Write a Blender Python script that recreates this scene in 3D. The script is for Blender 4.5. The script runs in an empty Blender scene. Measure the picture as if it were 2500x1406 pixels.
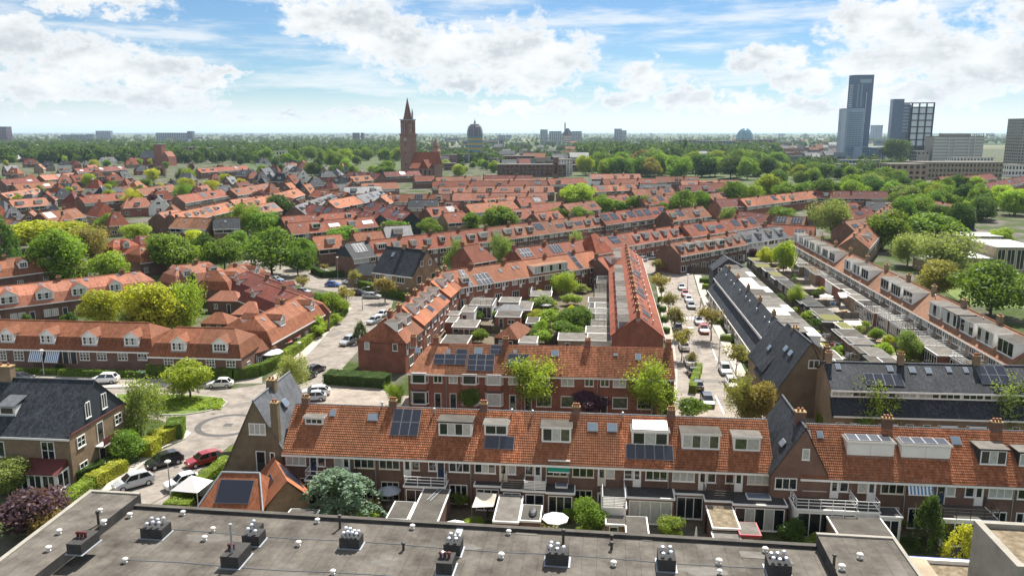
import bpy, math, random
import numpy as np
from mathutils import Vector, Matrix
R = math.radians
S = bpy.context.scene
COL = S.collection
# ------------------------------------------------------------------ camera
CAM_H = 40.0
FPX = 1930.0                       # focal length in pixels of the 2500 px wide photograph
PITCH = math.atan(381.0 / FPX)     # the horizon lies 381 px above the centre
cam = bpy.data.cameras.new('camera')
cam.sensor_width = 36.0
cam.lens = 36.0 * FPX / 2500.0
cam.clip_start = 0.5
cam.clip_end = 80000.0
camo = bpy.data.objects.new('camera', cam)
COL.objects.link(camo)
camo.location = (0, 0, CAM_H)
camo.rotation_euler = (R(90) - PITCH, 0, 0)
S.camera = camo
S.render.resolution_x, S.render.resolution_y = 1024, 575
# ------------------------------------------------------------------ exposure
S.view_settings.view_transform = 'Standard'
S.view_settings.look = 'None'
S.view_settings.gamma = 1.0
S.view_settings.use_curve_mapping = False
S.view_settings.exposure = 1.2
try:
 S.cycles.max_bounces = 6
 S.cycles.diffuse_bounces = 3
 S.cycles.glossy_bounces = 2
 S.cycles.transmission_bounces = 3
 S.cycles.transparent_max_bounces = 4
 S.cycles.volume_bounces = 0
 S.cycles.sample_clamp_indirect = 6.0
 S.cycles.use_denoising = True
 S.cycles.caustics_reflective = False
 S.cycles.caustics_refractive = False
except Exception:
 pass
# ------------------------------------------------------------------ sun and sky
SUN_AZ, SUN_EL = R(21), R(51)      # ahead of the camera, a little to its right
sd = bpy.data.lights.new('sun', 'SUN')
sd.energy = 4.3
sd.angle = R(0.53)
sd.color = (1.0, 0.95, 0.87)
suno = bpy.data.objects.new('sun', sd)
COL.objects.link(suno)
tosun = Vector((math.sin(SUN_AZ) * math.cos(SUN_EL), math.cos(SUN_AZ) * math.cos(SUN_EL), math.sin(SUN_EL)))
suno.rotation_euler = tosun.to_track_quat('Z', 'Y').to_euler()
suno.location = (0, 0, 300)
W = bpy.data.worlds.new('World')
S.world = W
W.use_nodes = True
def build_world():
 nt = W.node_tree
 N, Lk = nt.nodes, nt.links
 N.clear()
 def n(t, **k):
  x = N.new(t)
  for a, b in k.items():
   setattr(x, a, b)
  return x
 def lk(a, b):
  Lk.new(a, b)
 def M(op, a, b=None, c=None):
  x = n('ShaderNodeMath', operation=op)
  for i, q in enumerate((a, b, c)):
   if q is None:
    continue
   if isinstance(q, (int, float)):
    x.inputs[i].default_value = q
   else:
    lk(q, x.inputs[i])
  return x.outputs[0]
 def ss(v, a, b):
  x = n('ShaderNodeMapRange', interpolation_type='SMOOTHSTEP')
  lk(v, x.inputs[0])
  x.inputs[1].default_value = a; x.inputs[2].default_value = b
  return x.outputs[0]
 sky = n('ShaderNodeTexSky', sky_type='NISHITA')
 sky.sun_disc = False
 sky.sun_elevation = SUN_EL
 sky.sun_rotation = SUN_AZ
 sky.air_density = 1.0
 sky.dust_density = 0.0
 sky.ozone_density = 3.0
 tc = n('ShaderNodeTexCoord')
 sp = n('ShaderNodeSeparateXYZ'); lk(tc.outputs['Generated'], sp.inputs[0])
 x, y, z = sp.outputs
 az = M('MULTIPLY', M('ARCTAN2', x, y), 57.2958)
 el = M('MULTIPLY', M('ARCSINE', z), 57.2958)
 cv = n('ShaderNodeCombineXYZ'); lk(az, cv.inputs[0]); lk(el, cv.inputs[1])
 def fbm(sx, sy, detail, off, rough=0.55):
  mp = n('ShaderNodeMapping'); lk(cv.outputs[0], mp.inputs[0])
  mp.inputs['Location'].default_value = (off, off * 0.7, off * 1.3)
  mp.inputs['Scale'].default_value = (sx, sy, 1)
  t = n('ShaderNodeTexNoise', noise_dimensions='2D'); lk(mp.outputs[0], t.inputs['Vector'])
  t.inputs['Scale'].default_value = 1.0
  t.inputs['Detail'].default_value = detail
  t.inputs['Roughness'].default_value = rough
  return t
 # domain warp gives the billowing outline of cumulus
 wn = fbm(0.42, 0.62, 4, 3.1, 0.6)
 off = n('ShaderNodeVectorMath', operation='SUBTRACT'); lk(wn.outputs['Color'], off.inputs[0]); off.inputs[1].default_value = (0.5, 0.5, 0.5)
 offs = n('ShaderNodeVectorMath', operation='MULTIPLY'); lk(off.outputs[0], offs.inputs[0]); offs.inputs[1].default_value = (5.2, 3.0, 0)
 pos = n('ShaderNodeVectorMath', operation='ADD'); lk(cv.outputs[0], pos.inputs[0]); lk(offs.outputs[0], pos.inputs[1])
 # cumulus banks: azimuth, elevation, half width, half height (degrees)
 blobs = [(-13.5, 7.6, 2.6, 1.3), (-10.5, 7.2, 3.0, 2.0), (-7.5, 5.9, 3.4, 2.2), (-4.2, 5.3, 3.4, 2.0), (-1.0, 5.6, 2.6, 1.9),
             (1.2, 5.6, 3.0, 2.1), (3.6, 5.2, 2.6, 1.7), (1.0, 3.6, 4.0, 1.1), (-3.5, 3.4, 3.6, .9),
             (-31.5, 5.2, 3.6, 1.6), (-27.8, 4.6, 3.4, 1.5), (-24.0, 4.0, 3.4, 1.5), (-30, 2.6, 4.2, 1.6), (-24, 2.2, 4.2, 1.2), (-20.5, 3.5, 2.6, .7), (-27, 7.8, 4.5, .8),
             (9.6, 3.4, 2.2, 1.2), (12.4, 2.2, 2.4, 1.0), (7.6, 2.0, 2.4, .9), (17.2, 4.6, 2.6, 1.1), (19.6, 3.4, 2.4, .9), (15.0, 1.6, 4.0, .8), (20, 1.5, 4.0, .9),
             (22.6, 6.9, 2.2, 1.6), (25.2, 6.4, 2.6, 1.9), (27.4, 4.9, 2.8, 1.8), (24.2, 4.4, 3.2, 1.4), (29.6, 3.8, 3.0, 1.6), (32.5, 7.4, 3.0, 2.2), (32.0, 4.2, 3.4, 2.0), (26.5, 2.3, 4.6, 1.2),
             (0.5, 1.5, 5.0, .55), (-9, 1.0, 6.0, .4), (-17, .8, 6.0, .35),
             (-38, 6, 5, 2.4), (-47, 5, 6, 2.4), (-58, 8, 7, 3), (40, 6, 5, 2.6), (50, 7, 6, 3), (62, 6, 7, 3)]
 acc = None
 top = None
 for (a, e, rx, ry) in blobs:
  s1 = n('ShaderNodeVectorMath', operation='SUBTRACT'); lk(pos.outputs[0], s1.inputs[0]); s1.inputs[1].default_value = (a, e, 0)
  s2 = n('ShaderNodeVectorMath', operation='MULTIPLY'); lk(s1.outputs[0], s2.inputs[0]); s2.inputs[1].default_value = (1 / rx, 1 / ry, 0)
  s3 = n('ShaderNodeVectorMath', operation='LENGTH'); lk(s2.outputs[0], s3.inputs[0])
  acc = s3.outputs['Value'] if acc is None else M('SMOOTH_MIN', acc, s3.outputs['Value'], 0.25)
 fine = fbm(1.1, 1.7, 5, 9.7, 0.6)
 field = M('ADD', acc, M('MULTIPLY', M('SUBTRACT', fine.outputs['Fac'], 0.5), 1.1))
 cumulus = M('SUBTRACT', 1.0, ss(field, 0.60, 1.28))
 # the same broken cloud goes on round the rest of the sky
 gen = fbm(0.07, 0.11, 5, 21.0, 0.6)
 outside = M('MAXIMUM', ss(el, 9.5, 15.0), ss(M('ABSOLUTE', az), 36, 50))
 general = M('MULTIPLY', ss(gen.outputs['Fac'], 0.46, 0.58), outside)
 # thin high streaks
 cir = fbm(0.10, 0.75, 5, 5.5, 0.6)
 cirrus = M('MULTIPLY', ss(cir.outputs['Fac'], 0.40, 0.72), 0.7)
 mask = M('MAXIMUM', M('MAXIMUM', cumulus, general), cirrus)
 low = M('SUBTRACT', 1.0, ss(el, -0.2, 3.4))
 mask = M('MAXIMUM', mask, M('MULTIPLY', low, 0.9))
 # thickness makes the bases grey, thin billows stay white
 sh = fbm(0.22, 0.45, 4, 14.2, 0.55)
 thick = M('MULTIPLY', M('SUBTRACT', 1.0, ss(field, 0.0, 1.05)), ss(sh.outputs['Fac'], 0.28, 0.66))
 ramp = n('ShaderNodeMix', data_type='RGBA'); lk(thick, ramp.inputs['Factor'])
 ramp.inputs[6].default_value = (6.8, 6.9, 6.95, 1)
 ramp.inputs[7].default_value = (4.3, 4.65, 4.9, 1)
 mix = n('ShaderNodeMix', data_type='RGBA'); lk(mask, mix.inputs['Factor'])
 tint = n('ShaderNodeMix', data_type='RGBA', blend_type='MULTIPLY'); tint.inputs['Factor'].default_value = 1; lk(sky.outputs[0], tint.inputs[6]); tint.inputs[7].default_value = (.45, .57, .68, 1)
 lk(tint.outputs[2], mix.inputs[6]); lk(ramp.outputs[2], mix.inputs[7])
 bg = n('ShaderNodeBackground'); lk(mix.outputs[2], bg.inputs[0]); bg.inputs[1].default_value = 0.064
 out = n('ShaderNodeOutputWorld'); lk(bg.outputs[0], out.inputs[0])
build_world()
W.cycles.sampling_method = 'MANUAL'
W.cycles.sample_map_resolution = 256
# ------------------------------------------------------------------ survey helpers
_c, _s = math.cos(PITCH), math.sin(PITCH)
def ray(px, py):
 """direction from the camera station through a point of the photograph"""
 a = (px - 1250.0) / FPX; b = -(py - 703.0) / FPX
 return Vector((a, _c + b * _s, -_s + b * _c))
def G(px, py, z=0.0):
 """ground survey: the place at height z seen at that point of the photograph"""
 d = ray(px, py); t = (z - CAM_H) / d.z
 return Vector((d.x * t, d.y * t, z))
def scr(p):
 dz = p[2] - CAM_H; dep = p[1] * _c - dz * _s
 return (1250 + FPX * p[0] / dep, 703 - FPX * (p[1] * _s + dz * _c) / dep)
def ppm(p):
 """photograph pixels per metre at a place"""
 return FPX / (p[1] * _c - (p[2] - CAM_H) * _s)
# ------------------------------------------------------------------ materials
MATS = {}
def mat(name, col, rough=0.8, metal=0.0, var=0.0, vscale=1.0, spec=0.3, bump=0.0, bscale=8.0, fn=None, coords='UV', col2=None, coat=0.0):
 if name in MATS:
  return MATS[name]
 m = bpy.data.materials.new(name); m.use_nodes = True
 nt = m.node_tree; N = nt.nodes; L = nt.links
 b = N['Principled BSDF']
 b.inputs['Base Color'].default_value = (*col, 1); b.inputs['Roughness'].default_value = rough
 b.inputs['Metallic'].default_value = metal; b.inputs['Specular IOR Level'].default_value = spec
 if coat:
  b.inputs['Coat Weight'].default_value = coat; b.inputs['Coat Roughness'].default_value = 0.06
 if var or col2 or bump:
  tc = N.new('ShaderNodeTexCoord')
  if var or col2:
   t = N.new('ShaderNodeTexNoise'); t.inputs['Scale'].default_value = vscale; t.inputs['Detail'].default_value = 5; t.inputs['Roughness'].default_value = 0.65
   L.new(tc.outputs[coords], t.inputs['Vector'])
   mx = N.new('ShaderNodeMix'); mx.data_type = 'RGBA'
   mr = N.new('ShaderNodeMapRange'); mr.inputs[1].default_value = 0.3; mr.inputs[2].default_value = 0.7
   L.new(t.outputs['Fac'], mr.inputs[0]); L.new(mr.outputs[0], mx.inputs['Factor'])
   c2 = col2 or tuple(min(1, c * (1 + var)) for c in col)
   c1 = col if col2 else tuple(c * (1 - var) for c in col)
   mx.inputs[6].default_value = (*c1, 1); mx.inputs[7].default_value = (*c2, 1)
   L.new(mx.outputs[2], b.inputs['Base Color'])
  if bump:
   t2 = N.new('ShaderNodeTexNoise'); t2.inputs['Scale'].default_value = bscale; t2.inputs['Detail'].default_value = 4
   L.new(tc.outputs[coords], t2.inputs['Vector'])
   bp = N.new('ShaderNodeBump'); bp.inputs['Strength'].default_value = bump; bp.inputs['Distance'].default_value = 0.05
   L.new(t2.outputs['Fac'], bp.inputs['Height']); L.new(bp.outputs[0], b.inputs['Normal'])
 if fn:
  fn(nt, b)
 MATS[name] = m
 return m
def brickmat(name, c1, c2, mortar, bw=0.22, bh=0.065, ms=0.012, rough=0.9, bump=0.25, stain=0.35, spec=.2):
 """courses of brick or tile laid out in metres on the surface, weathered unevenly"""
 def fn(nt, b):
  N, L = nt.nodes, nt.links
  tc = N.new('ShaderNodeTexCoord')
  br = N.new('ShaderNodeTexBrick'); L.new(tc.outputs['UV'], br.inputs['Vector'])
  br.inputs['Scale'].default_value = 1.0; br.inputs['Brick Width'].default_value = bw; br.inputs['Row Height'].default_value = bh
  br.inputs['Mortar Size'].default_value = ms; br.inputs['Color1'].default_value = (*c1, 1); br.inputs['Color2'].default_value = (*c2, 1); br.inputs['Mortar'].default_value = (*mortar, 1)
  t = N.new('ShaderNodeTexNoise'); t.inputs['Scale'].default_value = 0.45; t.inputs['Detail'].default_value = 6; t.inputs['Roughness'].default_value = 0.7
  L.new(tc.outputs['Object'], t.inputs['Vector'])
  mr = N.new('ShaderNodeMapRange'); mr.inputs[1].default_value = 0.3; mr.inputs[2].default_value = 0.72; mr.inputs[3].default_value = 1 - stain; mr.inputs[4].default_value = 1 + stain * 0.55
  L.new(t.outputs['Fac'], mr.inputs[0])
  oi = N.new('ShaderNodeObjectInfo')
  mr2 = N.new('ShaderNodeMapRange'); mr2.inputs[3].default_value = 0.86; mr2.inputs[4].default_value = 1.13
  L.new(oi.outputs['Random'], mr2.inputs[0])
  mu = N.new('ShaderNodeMath'); mu.operation = 'MULTIPLY'; L.new(mr.outputs[0], mu.inputs[0]); L.new(mr2.outputs[0], mu.inputs[1])
  mx = N.new('ShaderNodeMix'); mx.data_type = 'RGBA'; mx.blend_type = 'MULTIPLY'; mx.inputs['Factor'].default_value = 1
  L.new(br.outputs['Color'], mx.inputs[6]); L.new(mu.outputs[0], mx.inputs[7])
  L.new(mx.outputs[2], b.inputs['Base Color'])
  bp = N.new('ShaderNodeBump'); bp.inputs['Strength'].default_value = bump; bp.inputs['Distance'].default_value = 0.02; bp.invert = True
  L.new(br.outputs['Fac'], bp.inputs['Height']); L.new(bp.outputs[0], b.inputs['Normal'])
 return mat(name, c1, rough=rough, fn=fn, spec=spec)
def tilemat(name, c1, c2, wave=True, rough=0.75, stain=0.3, moss=None):
 """roof tiles: pantile rolls in the relief, courses in the colour, lichen in patches"""
 def fn(nt, b):
  N, L = nt.nodes, nt.links
  tc = N.new('ShaderNodeTexCoord')
  br = N.new('ShaderNodeTexBrick'); L.new(tc.outputs['UV'], br.inputs['Vector'])
  br.offset = 0.0
  br.inputs['Scale'].default_value = 1.0; br.inputs['Brick Width'].default_value = 0.22; br.inputs['Row Height'].default_value = 0.30
  br.inputs['Mortar Size'].default_value = 0.0; br.inputs['Color1'].default_value = (*c1, 1); br.inputs['Color2'].default_value = (*c2, 1); br.inputs['Mortar'].default_value = (*c1, 1)
  t = N.new('ShaderNodeTexNoise'); t.inputs['Scale'].default_value = 0.6; t.inputs['Detail'].default_value = 7; t.inputs['Roughness'].default_value = 0.72
  L.new(tc.outputs['Object'], t.inputs['Vector'])
  mr = N.new('ShaderNodeMapRange'); mr.inputs[1].default_value = 0.3; mr.inputs[2].default_value = 0.7; mr.inputs[3].default_value = 1 - stain; mr.inputs[4].default_value = 1 + stain * 0.6
  L.new(t.outputs['Fac'], mr.inputs[0])
  oi = N.new('ShaderNodeObjectInfo')
  mr2 = N.new('ShaderNodeMapRange'); mr2.inputs[3].default_value = 0.8; mr2.inputs[4].default_value = 1.2
  L.new(oi.outputs['Random'], mr2.inputs[0])
  mu = N.new('ShaderNodeMath'); mu.operation = 'MULTIPLY'; L.new(mr.outputs[0], mu.inputs[0]); L.new(mr2.outputs[0], mu.inputs[1])
  mx = N.new('ShaderNodeMix'); mx.data_type = 'RGBA'; mx.blend_type = 'MULTIPLY'; mx.inputs['Factor'].default_value = 1
  L.new(br.outputs['Color'], mx.inputs[6]); L.new(mu.outputs[0], mx.inputs[7])
  last = mx.outputs[2]
  if moss:
   t3 = N.new('ShaderNodeTexNoise'); t3.inputs['Scale'].default_value = 2.2; t3.inputs['Detail'].default_value = 6; L.new(tc.outputs['Object'], t3.inputs['Vector'])
   m3 = N.new('ShaderNodeMapRange'); m3.inputs[1].default_value = 0.55; m3.inputs[2].default_value = 0.75; m3.inputs[4].default_value = 0.6; L.new(t3.outputs['Fac'], m3.inputs[0])
   mm = N.new('ShaderNodeMix'); mm.data_type = 'RGBA'; L.new(m3.outputs[0], mm.inputs['Factor']); L.new(last, mm.inputs[6]); mm.inputs[7].default_value = (*moss, 1)
   last = mm.outputs[2]
  # rain streaks down the slope
  mp = N.new('ShaderNodeMapping'); mp.inputs['Scale'].default_value = (2.6, .28, 1); L.new(tc.outputs['UV'], mp.inputs[0])
  t5 = N.new('ShaderNodeTexNoise'); t5.inputs['Scale'].default_value = 1; t5.inputs['Detail'].default_value = 4; t5.inputs['Roughness'].default_value = .7; L.new(mp.outputs[0], t5.inputs['Vector'])
  m5 = N.new('ShaderNodeMapRange'); m5.inputs[1].default_value = .35; m5.inputs[2].default_value = .7; m5.inputs[3].default_value = .68; m5.inputs[4].default_value = 1.14; L.new(t5.outputs['Fac'], m5.inputs[0])
  x5 = N.new('ShaderNodeMix'); x5.data_type = 'RGBA'; x5.blend_type = 'MULTIPLY'; x5.inputs['Factor'].default_value = 1; L.new(last, x5.inputs[6]); L.new(m5.outputs[0], x5.inputs[7])
  last = x5.outputs[2]
  # some roofs were relaid in duller tiles
  m4 = N.new('ShaderNodeMapRange'); m4.inputs[1].default_value = .35; m4.inputs[2].default_value = 1; m4.inputs[4].default_value = .5
  ad4 = N.new('ShaderNodeMath'); ad4.operation = 'MULTIPLY'; ad4.inputs[1].default_value = 7.31; L.new(oi.outputs['Random'], ad4.inputs[0])
  fr4 = N.new('ShaderNodeMath'); fr4.operation = 'FRACT'; L.new(ad4.outputs[0], fr4.inputs[0]); L.new(fr4.outputs[0], m4.inputs[0])
  mm4 = N.new('ShaderNodeMix'); mm4.data_type = 'RGBA'; L.new(m4.outputs[0], mm4.inputs['Factor']); L.new(last, mm4.inputs[6])
  g4 = (c1[0] + c1[1] + c1[2]) / 3; mm4.inputs[7].default_value = (c1[0] * .55 + g4 * .25, c1[1] * .75 + g4 * .15, c1[2] * .8 + g4 * .12, 1)
  last = mm4.outputs[2]
  L.new(last, b.inputs['Base Color'])
  if wave:
   sx = N.new('ShaderNodeSeparateXYZ'); L.new(tc.outputs['UV'], sx.inputs[0])
   w = N.new('ShaderNodeMath'); w.operation = 'MULTIPLY'; w.inputs[1].default_value = 2 * math.pi / 0.22; L.new(sx.outputs[0], w.inputs[0])
   sn = N.new('ShaderNodeMath'); sn.operation = 'SINE'; L.new(w.outputs[0], sn.inputs[0])
   fr = N.new('ShaderNodeMath'); fr.operation = 'MULTIPLY'; fr.inputs[1].default_value = -1 / 0.30; L.new(sx.outputs[1], fr.inputs[0])
   fr2 = N.new('ShaderNodeMath'); fr2.operation = 'FRACT'; L.new(fr.outputs[0], fr2.inputs[0])
   ad = N.new('ShaderNodeMath'); ad.operation = 'MULTIPLY_ADD'; L.new(sn.outputs[0], ad.inputs[0]); ad.inputs[1].default_value = 0.5; L.new(fr2.outputs[0], ad.inputs[2])
   bp = N.new('ShaderNodeBump'); bp.inputs['Strength'].default_value = 0.55; bp.inputs['Distance'].default_value = 0.03
   L.new(ad.outputs[0], bp.inputs['Height']); L.new(bp.outputs[0], b.inputs['Normal'])
 return mat(name, c1, rough=rough, fn=fn, spec=0.12)
def leafmat(name):
 """leaves: the tree's own colour, part of the light passing through the blade"""
 m = bpy.data.materials.new(name); m.use_nodes = True
 nt = m.node_tree; N = nt.nodes; L = nt.links; N.clear()
 oi = N.new('ShaderNodeObjectInfo')
 tc = N.new('ShaderNodeTexCoord')
 t = N.new('ShaderNodeTexNoise'); t.inputs['Scale'].default_value = 0.9; t.inputs['Detail'].default_value = 6; t.inputs['Roughness'].default_value = 0.7; L.new(tc.outputs['Object'], t.inputs['Vector'])
 mr = N.new('ShaderNodeMapRange'); mr.inputs[1].default_value = 0.3; mr.inputs[2].default_value = 0.7; mr.inputs[3].default_value = 0.62; mr.inputs[4].default_value = 1.3; L.new(t.outputs['Fac'], mr.inputs[0])
 mx = N.new('ShaderNodeMix'); mx.data_type = 'RGBA'; mx.blend_type = 'MULTIPLY'; mx.inputs['Factor'].default_value = 1
 L.new(oi.outputs['Color'], mx.inputs[6]); L.new(mr.outputs[0], mx.inputs[7])
 d = N.new('ShaderNodeBsdfDiffuse'); L.new(mx.outputs[2], d.inputs[0])
 tr = N.new('ShaderNodeBsdfTranslucent')
 br = N.new('ShaderNodeMix'); br.data_type = 'RGBA'; br.blend_type = 'MULTIPLY'; br.inputs['Factor'].default_value = 1; L.new(mx.outputs[2], br.inputs[6]); br.inputs[7].default_value = (1.5, 1.5, 0.7, 1); L.new(br.outputs[2], tr.inputs[0])
 s = N.new('ShaderNodeMixShader'); s.inputs[0].default_value = 0.42; L.new(d.outputs[0], s.inputs[1]); L.new(tr.outputs[0], s.inputs[2])
 gl = N.new('ShaderNodeBsdfGlossy'); gl.inputs['Roughness'].default_value = 0.45; gl.inputs[0].default_value = (.9, .95, 1, 1)
 s2 = N.new('ShaderNodeMixShader'); s2.inputs[0].default_value = 0.012; L.new(s.outputs[0], s2.inputs[1]); L.new(gl.outputs[0], s2.inputs[2])
 o = N.new('ShaderNodeOutputMaterial'); L.new(s2.outputs[0], o.inputs[0])
 MATS[name] = m
 return m
def paintmat():
 """car paint in the car's own colour under clear coat"""
 def fn(nt, b):
  oi = nt.nodes.new('ShaderNodeObjectInfo'); nt.links.new(oi.outputs['Color'], b.inputs['Base Color'])
 return mat('car_paint', (0.5, 0.5, 0.5), rough=0.32, spec=0.5, coat=1.0, fn=fn)
def objcolmat(name, rough=0.8, **k):
 def fn(nt, b):
  N, L = nt.nodes, nt.links
  oi = N.new('ShaderNodeObjectInfo')
  tc = N.new('ShaderNodeTexCoord')
  t = N.new('ShaderNodeTexNoise'); t.inputs['Scale'].default_value = 1.3; t.inputs['Detail'].default_value = 6; t.inputs['Roughness'].default_value = 0.7; L.new(tc.outputs['Object'], t.inputs['Vector'])
  mr = N.new('ShaderNodeMapRange'); mr.inputs[1].default_value = 0.3; mr.inputs[2].default_value = 0.7; mr.inputs[3].default_value = 0.78; mr.inputs[4].default_value = 1.12; L.new(t.outputs['Fac'], mr.inputs[0])
  mx = N.new('ShaderNodeMix'); mx.data_type = 'RGBA'; mx.blend_type = 'MULTIPLY'; mx.inputs['Factor'].default_value = 1
  L.new(oi.outputs['Color'], mx.inputs[6]); L.new(mr.outputs[0], mx.inputs[7]); L.new(mx.outputs[2], b.inputs['Base Color'])
 return mat(name, (0.5, 0.5, 0.5), rough=rough, fn=fn, **k)
mat('white', (0.78, 0.78, 0.75), 0.55, var=0.06, vscale=0.7)
mat('cream', (0.66, 0.61, 0.50), 0.6, var=0.08, vscale=0.8)
mat('render_white', (0.72, 0.71, 0.68), 0.85, var=0.1, vscale=0.5)
mat('grey_paint', (0.23, 0.24, 0.25), 0.6)
mat('dark_paint', (0.035, 0.04, 0.045), 0.5)
mat('green_paint', (0.02, 0.06, 0.045), 0.5)
mat('blue_paint', (0.02, 0.04, 0.10), 0.4)
mat('sage_paint', (0.19, 0.24, 0.19), 0.5)
mat('glass', (0.012, 0.016, 0.02), 0.06, spec=0.9)
mat('glass_curtain', (0.42, 0.44, 0.42), 0.35, spec=0.7, var=0.25, vscale=2.5)
mat('glass_green', (0.07, 0.085, 0.05), 0.12, spec=0.8, var=0.6, vscale=1.5)
mat('solar', (0.012, 0.016, 0.03), 0.22, spec=0.7)
mat('solar_frame', (0.30, 0.31, 0.33), 0.4, metal=0.6)
mat('lead', (0.30, 0.33, 0.36), 0.55, metal=0.2, var=0.2, vscale=3)
mat('zinc', (0.38, 0.41, 0.43), 0.4, metal=0.5)
mat('alu_vent', (0.60, 0.63, 0.68), 0.35, metal=0.45, spec=0.6)
mat('vent_white', (0.62, 0.60, 0.56), 0.6)
mat('felt_grey', (0.065, 0.06, 0.054), 0.9, col2=(0.125, 0.115, 0.10), vscale=0.5, spec=.05, bump=0.2, bscale=30)
mat('felt_light', (0.11, 0.10, 0.09), 0.9, col2=(0.20, 0.188, 0.168), vscale=0.7, spec=.05, bump=0.2, bscale=30)
mat('felt_dark', (0.04, 0.04, 0.04), 0.85, col2=(0.09, 0.085, 0.08), vscale=0.6, spec=.05, bump=0.2, bscale=30)
mat('sedum', (0.09, 0.11, 0.03), 0.95, col2=(0.19, 0.165, 0.05), vscale=1.5, bump=0.6, bscale=14)
mat('gravel_roof', (0.30, 0.25, 0.18), 0.95, col2=(0.10, 0.075, 0.045), vscale=1.6, spec=.05, bump=0.8, bscale=18)
mat('concrete', (0.36, 0.34, 0.30), 0.9, col2=(0.26, 0.24, 0.20), vscale=0.6, spec=.05, bump=0.35, bscale=20)
mat('wood_dark', (0.055, 0.042, 0.032), 0.85, var=0.3, vscale=2)
mat('wood_grey', (0.17, 0.15, 0.125), 0.9, var=0.25, vscale=2)
mat('wood_tan', (0.36, 0.24, 0.12), 0.8, var=0.2, vscale=2)
mat('iron', (0.05, 0.045, 0.04), 0.6)
mat('pot', (0.30, 0.13, 0.07), 0.8, var=0.3, vscale=6)
mat('lichen', (0.40, 0.25, 0.09), 0.9, col2=(0.24, 0.19, 0.13), vscale=4)
mat('bark', (0.10, 0.085, 0.065), 0.95, var=0.35, vscale=3, bump=0.6, bscale=12, coords='Object')
mat('birch_bark', (0.42, 0.40, 0.36), 0.9, col2=(0.08, 0.07, 0.06), vscale=3, coords='Object')
mat('rubber', (0.015, 0.015, 0.016), 0.7)
mat('rim', (0.45, 0.46, 0.48), 0.3, metal=0.7)
mat('headlight', (0.75, 0.78, 0.80), 0.12, spec=0.9)
mat('taillight', (0.35, 0.012, 0.012), 0.2, spec=0.7)
mat('plate_yellow', (0.75, 0.52, 0.03), 0.5)
mat('cloth_white', (0.74, 0.72, 0.70), 0.9)
mat('cloth_grey', (0.27, 0.29, 0.33), 0.9)
mat('cloth_sand', (0.52, 0.47, 0.39), 0.9)
mat('awning_green', (0.015, 0.22, 0.15), 0.8)
mat('red_fascia', (0.35, 0.03, 0.05), 0.5)
mat('steel_white', (0.74, 0.74, 0.72), 0.5)
mat('pole_grey', (0.34, 0.36, 0.37), 0.45, metal=0.4)
mat('shiplap_dark', (0.035, 0.045, 0.055), 0.7, var=0.15, vscale=1)
mat('roof_maroon', (0.11, 0.03, 0.028), 0.75, var=0.15, vscale=1)
objcolmat('own_colour', 0.8)
objcolmat('own_colour_gloss', 0.35, spec=0.5)
leafmat('leaf')
paintmat()
brickmat('brick_dark', (0.18, 0.09, 0.066), (0.24, 0.115, 0.082), (0.15, 0.13, 0.11))
brickmat('brick_red', (0.26, 0.075, 0.044), (0.33, 0.105, 0.06), (0.22, 0.15, 0.12))
brickmat('brick_brown', (0.26, 0.175, 0.10), (0.33, 0.23, 0.14), (0.25, 0.2, 0.15))
brickmat('brick_olive', (0.19, 0.145, 0.085), (0.25, 0.19, 0.115), (0.19, 0.16, 0.12))
brickmat('brick_church', (0.34, 0.19, 0.14), (0.40, 0.235, 0.175), (0.20, 0.15, 0.12))
brickmat('brick_yellow', (0.38, 0.30, 0.20), (0.44, 0.35, 0.24), (0.3, 0.26, 0.2))
brickmat('fence_boards', (0.11, 0.09, 0.07), (0.16, 0.13, 0.10), (0.02, 0.018, 0.015), bw=4.0, bh=0.16, ms=0.012)
tilemat('tile_orange', (0.32, 0.115, 0.055), (0.41, 0.16, 0.085), stain=0.28)
tilemat('tile_orange_geo', (0.33, 0.125, 0.06), (0.52, 0.225, 0.12), wave=False, stain=0.4, moss=(.13, .10, .055))
tilemat('tile_brown_geo', (0.30, 0.12, 0.06), (0.45, 0.205, 0.115), wave=False, stain=0.4, moss=(.14, .11, .06))
tilemat('tile_red', (0.24, 0.068, 0.037), (0.31, 0.098, 0.054), stain=0.35)
tilemat('tile_rust', (0.22, 0.082, 0.043), (0.29, 0.115, 0.062), stain=0.32)
tilemat('tile_brown', (0.25, 0.12, 0.07), (0.33, 0.16, 0.09), stain=0.35, moss=(0.16, 0.14, 0.08))
tilemat('tile_maroon', (0.16, 0.048, 0.038), (0.21, 0.066, 0.048), stain=0.3)
tilemat('tile_pink', (0.34, 0.135, 0.085), (0.42, 0.18, 0.115), stain=0.25)
tilemat('slate', (0.026, 0.031, 0.038), (0.060, 0.067, 0.078), stain=0.5, rough=0.6)
tilemat('slate_grey', (0.11, 0.115, 0.125), (0.17, 0.175, 0.19), stain=0.35, rough=0.45)
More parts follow.
